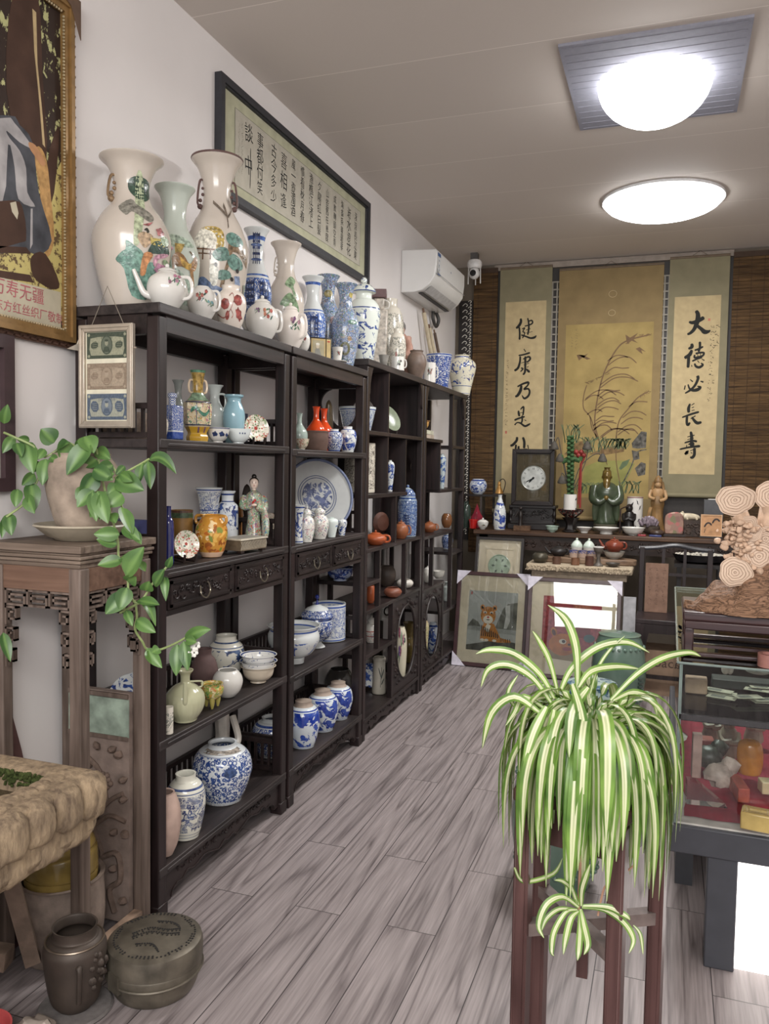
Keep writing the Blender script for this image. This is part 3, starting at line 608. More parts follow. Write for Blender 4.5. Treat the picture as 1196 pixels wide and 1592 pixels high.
V3 = [('efe6d2', k3([(745, 590), (745, 540), (785, 490), (850, 485), (905, 530), (912, 590)])), ('d8b24c', k3([(780, 492), (820, 480), (880, 485), (912, 520), (905, 598), (868, 595), (872, 545), (840, 505)])), ('7d5236', k3([(745, 588), (870, 600), (870, 607), (745, 596)])), ('7d5236', k3([(745, 612), (868, 622), (868, 628), (745, 618)])), ('7d5236', k3([(790, 592), (798, 592), (796, 650), (788, 650)])), ('7d5236', k3([(832, 596), (840, 596), (838, 650), (830, 650)])),
      ('8a6c4c', k3([(938, 560), (962, 545), (955, 640), (930, 700), (905, 800), (884, 800), (912, 700), (932, 640)])), ('8a6c4c', nline(k3([(950, 580), (1000, 585), (1045, 640)]), .05)), ('628f80', k3([(925, 520), (960, 500), (1010, 520), (1020, 560), (965, 575), (930, 555)])), ('628f80', k3([(845, 625), (880, 590), (930, 590), (940, 640), (880, 655)])), ('628f80', k3([(930, 650), (965, 610), (1015, 640), (1015, 680), (960, 690)])), ('628f80', k3([(872, 735), (890, 700), (940, 700), (952, 730), (900, 748)])),
      ('6079a8', k3([(770, 745), (800, 735), (862, 775), (1040, 835), (1040, 915), (870, 850), (775, 800)])), ('d8d4c0', k3([(830, 690), (850, 670), (880, 690), (872, 770), (840, 770)])), ('2f2a28', nblob(-.03, .365, .05, .012)), ('8fbba8', k3([(860, 850), (910, 800), (955, 840), (940, 880), (890, 880)])), ('a392b6', k3([(920, 790), (955, 780), (975, 850), (935, 850)])), ('9aac70', k3([(970, 790), (995, 790), (990, 890), (965, 890)])), ('7d90b4', k3([(970, 720), (1000, 715), (1005, 790), (975, 790)])), ('2f2a28', nblob(.62, .345, .05, .012)), ('2f2a28', nblob(.45, .295, .05, .012)), ('8d9a8a', k3([(1022, 750), (1045, 745), (1045, 840), (1025, 840)])), ('7c6a5a', nline(k3([(935, 480), (925, 400), (905, 350)]), .03)), ('7c6a5a', nline(k3([(925, 410), (890, 375), (850, 340)]), .02)), ('7c6a5a', nline(k3([(930, 420), (950, 370), (930, 310)]), .02)), ('5f8a6a', k3([(975, 880), (1020, 890), (1030, 915), (985, 910)]))]
vase('floor_vase', 'cream vase with a brown rim, garden ladies and pine painted below a moon gate', 'vase', spot(338, -1.704, 2.0, 250, 96), 'flare', CREAM, .008, .5, 56, paint=paintset(V3), extra=[('beast', dict(m=IRONR, th=-1.25)), ('beast', dict(m=IRONR, th=1.35))])
def rim(o_, r_, z_, m_, t=.004, n=40): return M().tube([(r_*cos(2*pi*i/n), r_*sin(2*pi*i/n), z_) for i in range(n)], t, 8, closed=True).build('rim', m_, o_)
_o = [o for o in COL.objects if o.name.startswith('floor_vase') and 'brown rim' in o.get('label', '')][0]
_, _h, _r = spot(338, -1.704, 2.0, 250, 96); rim(_o, .82*_r-.003, _h, IRONR, .005)
def teapot(label, sp, material, paint, knob=True, hr=1.35, sl=-1.25, lid=True):
    ex = [('spout', dict(m=material, th=sl, l=.85, z0=.3, z1=.98)), ('handle', dict(m=material, th=hr, l=.5, z0=.25, z1=.85, t=.09))]
    if lid: ex.append(('lid', dict(m=material, rr=.46, hh=.12, knob=.11)))
    return vase('teapot', label, 'teapot', sp, 'teabody', material, open=True, deep=.4, paint=paint, extra=ex)
teapot('large round white teapot with pink flowers below the pheasant vase', spot(260, -1.573, 2.0, 424, 62), WHITE, paintset(sprig(.35, .72, .9, ['c98aa0', 'b56a86'], 1)), hr=1.2, sl=-1.45)
teapot('smaller white teapot with red berry sprays beside the large round teapot', spot(315, -1.573, 2.0, 447, 46), WHITE, paintset(sprig(-.05, .66, 1.1, ['b8514c', 'cc6a5a'], 2)+sprig(.5, .45, .6, ['5f9aa0'], 3)), hr=1.1, sl=-2.4, lid=False)
vase('jar', 'squat cream jar painted with red pomegranates in front of the garden vase', 'jar', spot(359, -1.569, 2.0, 446, 48), 'dumpy', mat('d8cdc2', .2, 0, .5, 0, .05, 8), paint=paintset([('b44a42', nblob(-.35, .52, .27, .13, 14, 0, .04)), ('b44a42', nblob(.45, .62, .27, .13, 14, 0, .04)), ('b44a42', nblob(-.2, .26, .13, .1, 12, .4)), ('b44a42', nblob(.5, .3, .2, .13, 12, -.4, .15)), ('b86a5c', nline([(-.8, .3), (-.4, .2), (0, .4), (.2, .6), (.5, .6)], .03)), ('b86a5c', nline([(0, .4), (.15, .28), (.05, .2)], .025)), ('b86a5c', nline([(-.1, .7), (.1, .78), (.2, .66)], .025))]))
DHAP = porcelain('double_happiness', 'scroll', 75, .9, (.06, .62), [(.02, .035), (.64, .66), (.70, .92)][:2]+[(.94, .96)], seed=2, blue='2a4585', blue2='5a78b4')
def dh(x, y, s):
    q = lambda a, b, c, d: [(x+a*s, y+b*s), (x+c*s, y+b*s), (x+c*s, y+d*s), (x+a*s, y+d*s)]
    return [('24386f', q(-.3, .1+i*.07-.2, .3, .1+i*.07-.17)) for i in range(5)]+[('24386f', q(a, -.14, a+.06, .22)) for a in (-.3, -.1, .05, .24)]
DHN = porcelain('double_happiness_neck', 'scroll', 75, .9, (.06, .58), [(.02, .035), (.60, .615), (.90, .93)], seed=4, blue='2a4585', blue2='5a78b4')
vase('vase', 'blue and white vase with double happiness characters between the garden and palm vases', 'vase', spot(399, -1.755, 2.0, 358, 48), 'flare', DHN, .006, .5, paint=paintset([s for a in ((-.35, .38), (.45, .38)) for s in dh(a[0], a[1], .8)]+dh(0, .8, .7)+[('4a66a6', nblob(0, .74, .3, .012)), ('4a66a6', nblob(0, .86, .32, .012))]))
vase('vase', 'pale crackled vase painted with green palm leaves', 'vase', spot(445, -1.736, 2.0, 380, 58), 'flare', CREAM, .007, .5, paint=paintset([('8aa87a', [(-.05, .62), (.25, .7), (.5, .66), (.4, .6), (.62, .5), (.4, .53), (.3, .58)]), ('7fa371', [(-.3, .44), (0, .52), (.3, .54), (.62, .46), (.7, .38), (.5, .42), (.55, .3), (.34, .4), (.25, .28), (.12, .4), (-.1, .33), (-.05, .42)]), ('8aa87a', [(-.6, .22), (-.3, .3), (.1, .3), (.5, .22), (.2, .22), (-.1, .26)]), ('7a9a6c', nline([(.2, .5), (.3, .35), (.5, .15)], .06)), ('d7bf5a', nblob(.62, .36, .1, .03)), ('d7bf5a', nblob(.7, .28, .08, .025)), ('c9847a', nblob(.66, .18, .1, .02, 9, 0, .2))]), extra=[('beast', dict(m=CREAM, th=-1.3))])
teapot('round white teapot with a red peony in front of the double happiness vase', spot(408, -1.581, 2.0, 472, 52), WHITE, paintset(sprig(.3, .66, .95, ['c85a4a', 'd07a5a'], 5)+sprig(-.25, .72, .5, ['8a5a8a'], 6)), hr=2.0, sl=-2.0)
teapot('egg-shaped white pot with a round knob and purple flowers', spot(452, -1.575, 2.0, 483, 48), mat('dcd4cc', .18, 0, .5, 0, .04, 8), paintset(sprig(.3, .6, .95, ['7a4a74', 'c08a9a'], 7)), hr=.9, sl=-2.2)
vase('vase', 'slender blue and white vase behind the portrait box', 'vase', spot(487, -1.72, 2.0, 432, 42), 'flare', DHN, .006, .5, paint=paintset(dh(.1, .34, .9)))
ENA = motley('enamel', lin('77839c'), ['8f9bb8', '5f7aa0', '9a8a6a', '6a8a74', 'a7b0c0', '4f6a9a', '5f4f52', 'c8ccd0', '3f5a4a'], 130, .2, 1.0)
vase('vase', 'mottled blue enamel vase with a golden collar, left of its twin', 'vase', spot(511, -1.72, 2.0, 430, 44), 'flare', ENA, .006, .5, paint=paintset([('a89a5c', nblob(0, .80, .3, .04, 10)), ('8d8f6c', nblob(.35, .3, .16, .05)), ('b5a560', nblob(.55, .25, .14, .04)), ('6d7f66', nblob(-.3, .42, .16, .05)), ('a98a8a', nblob(.4, .5, .28, .05))]))
vase('vase', 'mottled blue enamel vase with a yellow medallion, beside the tall covered jar', 'vase', spot(538, -1.584, 2.0, 443, 44), 'flare', ENA, .006, .5, paint=paintset([('c2ad4e', nblob(.38, .86, .16, .03)), ('7a7a52', nblob(.0, .2, .35, .08)), ('8f9ab6', nblob(.0, .2, .18, .05)), ('a98a66', nblob(.3, .32, .14, .03)), ('5f8a74', nblob(.5, .52, .3, .03))]))
pb = thing('portrait_box', 'small black box set with a gold-framed portrait of a seated person', 'box', tuple(spot(497, -1.607, 2.0, 507, 45)[0]), .75)
M().box(-.055, .055, -.025, .03, 0, .103).build('case', BLK, pb, bevel=.003)
F = Fr((-.05, -.0255, .008), (1, 0, 0), (0, 0, 1)); GD = mat('bda878', .35, .3)
M().prism(F, [(0, 0), (.072, 0), (.072, .088), (0, .088)], -.001, .002).build('gold_frame', GD, pb)
m = M(); m.rect(F, .007, .065, .008, .08, .0024); m.c = 1; m.poly(F, [(.018, .01), (.02, .035), (.03, .045), (.042, .04), (.05, .01)], .003); m.c = 2; m.ell(F, .032, .053, .009, .012, .0034); m.c = 3; m.ell(F, .032, .062, .01, .006, .0038)
m.build('portrait', [mat('a9a084', .3), mat('8d8c84', .5), mat('cdbfa6', .5), mat('d8d4c8', .5)], pb)
M().prism(F, [(.077, 0), (.098, 0), (.098, .088), (.077, .088)], -.001, .002).build('side_panel', mat('c4ae7c', .35, .2), pb); M().prism(F, [(.081, .074), (.094, .074), (.094, .08), (.081, .08)], .002, .003).build('red_mark', mat('a8322a', .4), pb)
def smallcup(name, label, sp, fl=None, saucer=False, up=False, handle=False):
    ex = [('handle', dict(m=WHITE, th=1.5, l=.45, z0=.2, z1=.8, t=.1))] if handle else []
    o = vase(name, label, 'cup', sp, 'globe' if up else 'cup', WHITE, .003, .8, 24, open=not up, paint=paintset(fl) if fl else None, extra=ex)
    if saucer: M().lathe([(.6*sp[2], 0), (1.6*sp[2], .008), (1.65*sp[2], .011), (.5*sp[2], .004)], 24).build('saucer', WHITE, o)
    return o
smallcup('tea_bowl', 'small white bowl with red flowers, upside down left of the portrait box', spot(471, -1.564, 2.0, 518, 23), sprig(.1, .6, 1.1, ['b0524a'], 9), up=True)
smallcup('tea_cup', 'small white cup with red sprig on a saucer right of the portrait box', spot(525, -1.57, 2.0, 541, 18), sprig(.2, .6, 1.0, ['b0524a'], 10), saucer=True)
smallcup('tea_cup', 'small plain white cup against the raised end of the next shelf', spot(543, -1.607, 2.0, 548, 18))
JAR1 = porcelain('sparse_blossom', 'blotch', 46, .535, (.05, .74), [(.0, .012), (.76, .775)], white='cfd4cc', seed=3, blue='27366e')
vase('covered_jar', 'tall pale covered jar with scattered blue antiques and a beast knob', 'jar', spot(566, -1.689, 2.066, 456, 52), 'baluster', JAR1, .006, .5, extra=[('lid', dict(m=porcelain('lid_blue', 'blotch', 60, .5, (0, .8), [(0, .1)], white='cfd4cc', seed=5), rr=.72, hh=.13, knob=.2))])
o = thing('square_vase', 'square brown-rimmed vase with small handles, behind the landscape vases', 'vase', tuple(spot(590, -1.75, 2.066, 452, 36)[0]), .3)
_, h, r = spot(590, -1.75, 2.066, 452, 36); q = r*.75; m = M(); m.box(-q, q, -q, q, 0, h*.76); m.box(-q*.6, q*.6, -q*.6, q*.6, h*.76, h*.9); m.build('body', mat('b9b0a4', .3, 0, .5, 0, .3, 40), o, bevel=.008); M().box(-q*.85, q*.85, -q*.85, q*.85, h*.9, h).build('rim', mat('57393a', .35), o, bevel=.003)
for s in (-1, 1): M().tube(crom([(s*q*.6, 0, h*.78), (s*q*1.1, 0, h*.8), (s*q*1.1, 0, h*.86), (s*q*.6, 0, h*.89)], 4), .005, 6).build('handle', WHITE, o)
LAND = porcelain('ink_landscape', 'lines', 60, .55, (.05, .8), [], white='cdc7ba', blue='4a4d48', blue2='7a7f78', seed=8)
vase('vase', 'shouldered ivory vase with grey ink landscape next to the figurines', 'vase', spot(607, -1.736, 2.066, 466, 44), 'ginger', LAND, .006, .5)
vase('vase', 'short ivory vase with landscape and red flowers in front of the landscape vase', 'vase', spot(619, -1.62, 2.066, 512, 26), 'ginger', LAND, .004, .5, paint=paintset(sprig(-.1, .3, 1.2, ['a85a4c', 'b8746a'], 12)))
def mug(label, sp, s): return vase('mug', label, 'mug', sp, 'cyl', WHITE, .003, .9, 28, paint=paintset(s), extra=[('handle', dict(m=WHITE, th=1.35, l=.42, z0=.2, z1=.8, t=.1))])
mug('white mug with a dark floral band and loop handle on the shelf edge', spot(619, -1.556, 2.066, 556, 20), sprig(.2, .55, 1.3, ['3f3a38', '5f5a58'], 13))
vase('tea_bowl', 'tiny grey cup beside the tall covered jar', 'cup', spot(597, -1.553, 2.066, 553, 17), 'cup', mat('7d7a74', .3), .002)
vase('jug', 'brown stoneware jug with an uneven lip', 'jug', spot(648, -1.568, 2.066, 546, 31), [(.55, 0), (.6, .03), (.9, .35), (1, .55), (.85, .8), (.62, .92), (.7, 1)], mat('6a5a50', .5, 0, .4, 0, .2, 18), .005, .6)
mug('white mug with a brown sprig next to the blue jardiniere', spot(668, -1.565, 2.066, 565, 20), sprig(.1, .55, 1.3, ['7a4a40', '9a6a5a'], 14))
vase('jardiniere', 'blue and white straight jardiniere covered in scrolling flowers', 'planter', spot(683, -1.659, 2.066, 552, 40), 'taper', porcelain('scroll_dense', 'scroll', 62, .8, (.02, .93), [(.95, .99)], seed=6, blue='2b3f80'), .006, .6)
vase('jar', 'bulbous blue and white jar with dark leaves at the far end of the shelves', 'jar', spot(719, -1.575, 2.066, 553, 43), 'baluster', porcelain('leafy_far', 'blotch', 48, .54, (.25, .85), [(.02, .035), (.2, .215), (.93, .96)], white='cfcab6', seed=9, blue='27306a'), .006, .6)
# pottery figurines
SKIN = mat('a98374', .6, 0, .3, 0, .15, 30); STONE = mat('6f6a66', .7, 0, .3, 0, .25, 30, .4)
fg = thing('pottery_figurine', 'glazed pottery figure with grey hair bun, bare pink shoulder and leg', 'figurine', tuple(spot(622, -1.735, 2.066, 430, 30)[0]), facing((-1.66, 4.7, 2)))
m = M(); m.lathe(prof([(.8, 0), (1, .05), (.9, .2), (.75, .4), (.8, .5), (.7, .62), (.4, .68), (.3, .72)], .07, .36), 22); m.build('robe', mat('8a8478', .5, 0, .4, 0, .25, 25, .2), fg)
m = M(); m.ball((.01, .0, .275), .06, 16, (1, 1, .75)); m.tube(crom([(.03, .05, .27), (.065, .07, .2), (.08, .03, .14)], 4), [.036, .03]+[.024]*7, 10); m.tube(crom([(.05, .03, .15), (.1, .055, .12), (.1, .06, .03), (.11, .055, .006)], 4), [.035, .034, .033, .032, .03, .028, .026, .024, .022, .022, .024, .02, .02], 10); m.ball((.0, 0, .335), .042, 14, (1, .95, 1.15)); m.build('body', SKIN, fg)
m = M(); m.ball((-.012, 0, .355), .046, 14, (1, 1.02, 1.05)); m.ball((-.01, -.01, .415), .026, 12); m.build('hair', STONE, fg)
fg = thing('stone_figurine', 'small worn grey standing figure behind the brown jug', 'figurine', tuple(spot(645, -1.737, 2.066, 482, 22)[0]), facing((-1.7, 5, 2)))
m = M(); m.lathe(prof([(1, 0), (.9, .1), (.7, .45), (.8, .62), (.55, .74), (.3, .78)], .055, .22), 18); m.ball((0, 0, .205), .03, 12, (1, 1, 1.2)); m.ball((0, 0, .235), .022, 10); m.tube([(.02, -.05, .15), (.06, 0, .11), (.02, .05, .15)], .015, 8); m.build('body', STONE, fg)
# rolled scrolls and a blue book at the end
bk = thing('blue_book', 'blue book with white lettering standing by the rolled scrolls', 'book', (-1.79, 5.37, 2.066), 0); M().box(-.02, .02, -.085, .085, 0, .20).build('cover', mat('34468f', .4), bk)
m = M(); F = Fr((.0205, -.075, .12), (0, 1, 0), (0, 0, 1)); [m.stroke(F, [(.012+i*.022, .02+.01*j), (.024+i*.022, .021+.01*j)], .004) for i in range(6) for j in range(4) if (i*j) % 3 != 1]; m.build('lettering', mat('d8dae4', .5), bk)
PAPER = mat('b8ab93', .7, 0, .2, 0, .12, 25)
for i, (px0, py0, px1, py1, rr, lb) in enumerate(((659, 486, 683, 545, .016, 'long thin rolled scroll leaning against the wall under the air conditioner'), (668, 510, 690, 549, .014, 'short rolled scroll leaning beside the long thin one'), (676, 518, 697, 548, .012, 'dark rolled scroll leaning beside the newspaper bundle'))):
    a = atx(px0, py0, -1.82); b = atx(px1, py1, -1.77); b.z = 2.066+rr*1.2; sc_ = thing('rolled_scroll', lb, 'scroll', tuple(b), 0, None)
    d_ = a-b; M().tube([(0, 0, 0), tuple(d_)], rr, 12).build('paper', (PAPER, PAPER, mat('5a4a40', .6))[i], sc_); M().tube([tuple(d_), tuple(d_*1.05)], rr*.55, 8).build('rod_end', mat('6a5140', .5), sc_)
nb = thing('newspaper_bundle', 'folded yellowed newspaper bundle standing behind the blue jars', 'newspaper', (-1.785, 5.74, 2.066), -.3)
M().obox((0, 0, .11), (.03, .11, .22), 0, 0, .12).build('pages', mat('c9bc98', .8, 0, .2, 0, .15, 15), nb); m = M(); F = Fr((.03, -.05, .02), (0, 1, 0), (.12, 0, 1)); [m.rect(F, .01, .09, .03+.017*i, .037+.017*i, .002) for i in range(9)]; m.build('print', mat('4a4438', .8), nb)
# ================================================================== PLACED ON THE SHELVES
A1, B1, C1, D1 = 1.575, 1.155, .597, .173
A2, B2, C2, D2 = 1.567, 1.147, .58, .166
# --- nearest unit, upper tier
o = thing('square_flask', 'blue and white square flask with a small capped neck', 'bottle', tuple(spot(268, -1.6, A1, 604, 26)[0]), -.15)
BWSQ = porcelain('square_scroll', 'scroll', 150, .7, (.26, 1), [(0, .22)], seed=11, blue='26408a'); m = M(); m.box(-.027, .027, -.027, .027, 0, .115); m.build('body', BWSQ, o, bevel=.004); M().lathe([(.012, .115), (.012, .14), (.016, .142), (.016, .155), (.01, .158), (.0005, .159)], 20).build('neck', porcelain('chk', 'checker', 240, seed=1, blue='26408a'), o)
vase('vase', 'small pale grey flared vase at the back behind the tricolour vase', 'vase', spot(277, -1.78, A1, 592, 22), 'flare', mat('8f9490', .2), .003)
hexr = lambda a, z: 1/(cos((a % (pi/3))-pi/6))*.95
TRI = motley('tricolour', lin('c9b896'), ['5f8f6a', 'b08a4a', 'c9b896', '9a5a74', '4a7a62', 'd8cdb4'], 120, .2, .7, (.22, .55), [(0, .07), (.07, .2), (.62, .96), (.55, .62)][:2], lin('b8902f'), 2)
vase('hexagonal_vase', 'yellow and green glazed hexagonal vase with ear handles and dragon scrolls', 'vase', spot(307, -1.614, A1, 577, 44), [(.74, 0), (.78, .06), (.66, .12), (.92, .22), (1, .34), (1, .53), (.72, .58), (.44, .68), (.38, .8), (.5, .96), (.56, 1)], TRI, .004, .5, 6, rz=facing((-1.6, 2.4))+.3,
     paint=lambda m, pr, r, h: paintset([('b98d2e', [(-.36, .68), (.36, .68), (.46, .96), (-.46, .96)]), ('7f9f7a', [(-.8, .57), (.8, .57), (.4, .68), (-.4, .68)]), ('4f8a66', [(-.52, .965), (.52, .965), (.55, .998), (-.55, .998)]), ('3f8a6a', nline([(-.7, .42), (-.4, .47), (-.1, .4), (.25, .37), (.6, .45)], .05)), ('303a62', [(-.95, .54), (.95, .54), (.95, .555), (-.95, .555)]), ('303a62', [(-.95, .22), (.95, .22), (.95, .235), (-.95, .235)]), ('303a62', [(-.36, .22), (-.32, .22), (-.32, .55), (-.36, .55)]), ('303a62', [(.5, .22), (.54, .22), (.54, .55), (.5, .55)]), ('8a5a6a', [(-.2, .12), (-.1, .12), (-.12, .2), (-.24, .2)]), ('8a5a6a', [(.2, .12), (.3, .12), (.34, .2), (.22, .2)])])(m, pr, r, h), extra=[('handle', dict(m=mat('c8b49a', .25), th=-1.3, l=.3, z0=.68, z1=.86, t=.08)), ('handle', dict(m=mat('c8b49a', .25), th=1.6, l=.3, z0=.68, z1=.86, t=.08))])
vase('vase', 'white ridged vase with a flared mouth beside the pale blue vase', 'vase', spot(334, -1.743, A1, 600, 33), 'flare', mat('cdd3cf', .18, 0, .5, 0, .04, 9), .004, .5, extra=[('handle', dict(m=mat('cdd3cf', .18, 0, .5, 0, .04, 9), th=1.2, l=.3, z0=.6, z1=.85, t=.1))])
vase('vase', 'plain pale blue glazed vase with a short wide neck', 'vase', spot(364, -1.652, A1, 615, 34), [(.7, 0), (.74, .03), (.86, .2), (1, .5), (.96, .66), (.7, .82), (.62, .86), (.66, .93), (.84, .96), (.86, 1)], mat('8fb3bf', .13, 0, .6, 0, .06, 8), .004, .5)
vase('bowl', 'small bowl with blue elephants in front of the white vase', 'bowl', spot(339, -1.585, A1, 666, 37), 'bowl', WHITE, .003, .85, 32, paint=paintset([('2e4484', nblob(-.25, .55, .2, .17, 9, 0, .15)), ('2e4484', nblob(.3, .55, .2, .17, 9, 0, .15)), ('2e4484', [(-.97, .92), (.97, .92), (.97, .97), (-.97, .97)]), ('2e4484', nblob(.7, .5, .1, .12, 8, 0, .2))]))
vase('bowl', 'small pale bowl with a few blue marks below the plain blue vase', 'bowl', spot(371, -1.566, A1, 668, 40), 'bowl', mat('d5dbda', .15, 0, .5, 0, .03, 8), .003, .85, 32, paint=paintset([('3a4f8a', nblob(x, .68, .045, .06, 7)) for x in (.1, .3, .48)]))
WOODST = mat('241814', .45)
def plate_on_stand(name, label, sp, cup, mats, tilt=.28, facez=None, paint=None, thick=.012, stand=True):
    loc, h, r = sp; rz = facing(loc) if facez is None else facez; o = thing(name, label, 'plate', tuple(loc), rz)
    m = M(); pr = [(.35*r, 0), (.38*r, .004), (.7*r, thick*.9), (.97*r, thick*1.9), (r, thick*2), (.985*r, thick*2.25), (.72*r, thick*1.35), (.55*r, thick*.75), (.0005, thick*.7)]
    m.lathe(pr, 48); q = []
    T = Mat.Translation((0, 0, r*cos(tilt)+.012)) @ Mat.Rotation(pi/2-tilt, 4, 'Y')
    fl = Fr((0, 0, thick*.72), (0, 1, 0), (-1, 0, 0)); mm = [cup]
    if paint: mm += paint(m, fl, r)
    m.v = [tuple(T @ Vec(v)) for v in m.v]; m.build('plate', mm, o, ang=50)
    if stand:
        s = M()
        for k in (-1, 1): s.tube([(.035, k*r*.45, .006), (-.07, k*r*.32, .006), (-.055, k*r*.3, r*.75)], .005, 6); s.tube([(.035, k*r*.45, .006), (.04, k*r*.45, .03)], .005, 6)
        s.tube([(-.055, -r*.3, r*.4), (-.055, r*.3, r*.4)], .004, 6); s.build('stand', WOODST, o)
    return o
def plate_paint(groups, layers=0):
    def f(m, fl, r):
        mm = []
        for i, (c, shapes) in enumerate(groups):
            mm.append(mat(c, .25, 0, .5, 0, .15, 60)); m.c = i+1
            for s in shapes: m.poly(Fr(fl.o, fl.U, fl.V), [(u*r, v*r) for u, v in s], .0012+.00025*i)
        m.c = 0; return mm
    return f
def ringof(n, rad, a, b, ph=0, jag=0): return [blob(rad*cos(2*pi*i/n+ph), rad*sin(2*pi*i/n+ph), a, b, 8, 2*pi*i/n+ph, jag) for i in range(n)]
ROSEP = motley('rose_medallion', lin('d9d3c4'), ['a0413a', '5f7f4a', 'c98a86', 'd9d3c4', '8fa07a', 'b8735a', 'e4dccb'], 95, .2, .85)
plate_on_stand('plate', 'rose medallion plate upright on a stand beside the blue bottle box', spot(397, -1.606, A1, 634, 42), ROSEP, [], .2, -.62, plate_paint([('efe9da', [blob(0, .5, .2, .2), blob(0, -.5, .2, .2), blob(.5, 0, .2, .2), blob(-.5, 0, .2, .2)]), ('a8423a', [blob(0, 0, .14, .14, 10, 0, .1), blob(.5, 0, .07, .07), blob(-.5, .02, .07, .07), blob(0, .5, .07, .07)]), ('5a7a48', ringof(8, .3, .08, .04))]), .008)
bx = thing('book_case', 'dark navy cloth book box with pale characters at the end of the upper tier', 'box', (-1.745, 3.012, A1), 0); M().box(-.06, .05, -.05, .05, 0, .135).build('case', mat('232a44', .6), bx)
m = M(); F = Fr((.0505, -.05, .01), (0, 1, 0), (0, 0, 1)); F2 = Fr((-.055, -.0505, .01), (1, 0, 0), (0, 0, 1)); [m.stroke(G, [(.015+.03*i, .02+.022*j), (.022+.03*i, .034+.022*j)], .006) for G in (F, F2) for i in range(3) for j in range(4)]; m.build('characters', mat('5c709c', .6), bx)
o = thing('textile_box', 'pale box behind the lower bars under the framed banknotes', 'box', (-1.74, 2.30, A1), 0); M().box(-.07, .06, -.045, .045, 0, .09).build('body', mat('b09c8c', .6, 0, .3, 0, .2, 60), o)
vase('jar', 'small pale jar with black brushwork behind the lower bars', 'jar', (Vec((-1.60, 2.29, A1)), .085, .032), 'ginger', LAND, .003)
# --- nearest unit, tier above the drawers
vase('bottle', 'cobalt blue glass bottle at the near end above the drawers', 'bottle', spot(262, -1.585, B1, 788, 17), [(.9, 0), (1, .04), (1, .12), (1, .4), (1, .6), (.9, .74), (.5, .82), (.46, .97), (.52, 1)], mat('1e2360', .08, 0, .8, 0, .05, 8), .003, .3, 28)
bx = thing('book_stack', 'blue cloth book with a white label seen behind the plant table', 'book', (-1.70, 2.27, B1), 0); M().box(-.08, .05, -.05, .04, 0, .15).build('cover', mat('2a3060', .6), bx); M().box(-.04, .052, -.052, .0, .03, .10).build('label', mat('b9b4ae', .6), bx)
vase('brush_pot', 'brown wooden brush pot with a yellow-green band behind the small upright plate', 'brush pot', spot(283, -1.68, B1, 794, 34), 'cyl', mat('7a5a2c', .4, 0, .4, 0, .3, 20), .005, .5, 32, paint=paintset([('3f5a34', [(-.97, .84), (.97, .84), (.97, .95), (-.97, .95)]), ('5c2f1c', [(-.97, .95), (.97, .95), (.97, 1), (-.97, 1)])]))
plate_on_stand('plate', 'small oval-looking rose medallion plate on a wooden stand near the cobalt bottle', spot(287, -1.572, B1, 805, 44), ROSEP, [], .2, -.45, plate_paint([('b5433b', ringof(7, .62, .16, .09)), ('5d8052', ringof(7, .62, .1, .05, .45)), ('efe9da', [blob(0, 0, .3, .3)]), ('a8423a', [blob(.05, .05, .12, .12, 10, 0, .15)]), ('4f7a72', [blob(-.1, -.1, .1, .06)])]), .008)
vase('jar', 'yellow and orange mottled glazed jar with two small loop handles', 'jar', spot(329, -1.586, B1, 801, 50), [(.6, 0), (.64, .03), (.8, .16), (1, .5), (.92, .74), (.68, .88), (.62, .92), (.64, .97), (.72, 1)], motley('egg_spinach', lin('c98f3c'), ['e0b35c', 'b8692e', '7f8a3c', 'd8a050', 'ead0a0', '9a5a2a'], 55, .15, .75, (.12, 1), [(0, .12)], lin('d9b79c'), 4), .004, .5, 40, extra=[('handle', dict(m=glaze('c08a3e'), th=1.0, l=.25, z0=.78, z1=.97, t=.1)), ('handle', dict(m=glaze('c08a3e'), th=-2.0, l=.25, z0=.78, z1=.97, t=.1))])
vase('beaker_vase', 'blue and white beaker vase with flared mouth behind the mottled jar', 'vase', spot(325, -1.758, B1, 759, 42), 'gu', porcelain('beaker', 'lines', 70, .5, (.05, .93), [(.30, .33), (.62, .64), (.95, .97)], seed=12), .004, .6)
vase('rouleau_vase', 'blue and white straight-bodied vase with landscape scene next to the figurine', 'vase', spot(354, -1.73, B1, 764, 33), 'rouleau', porcelain('rouleau', 'blotch', 60, .5, (.3, .78), [(.02, .03), (.80, .82), (.92, .95)], seed=13, white='d5dade'), .004, .6)
tr_ = thing('planter_tray', 'low rectangular brown latticed planter tray with white rim', 'tray', tuple(spot(378, -1.571, B1, 840, 50)[0]), -.12)
m = M(); m.box(-.052, .052, -.085, .085, .01, .05); m.c = 1; m.box(-.056, .056, -.089, .089, .05, .056); F = Fr((.0525, -.085, .012), (0, 1, 0), (0, 0, 1))
for i in range(17): m.stroke(F, [(i*.01, .002), (i*.01+.01, .019), (i*.01, .034)], .0022, .0008, 1, False)
m.c = 2; m.box(-.046, .046, -.079, .079, .054, .0565); m.build('body', [mat('6c5f4e', .4, 0, .4, 0, .2, 50), mat('cfc8b6', .3), mat('8f8a80', .6)], tr_); m = M()
for y in (-.07, .07):
    for x in (-.04, .04): m.box(x-.01, x+.01, y-.01, y+.01, 0, .012)
m.build('foot', WOODST, tr_)
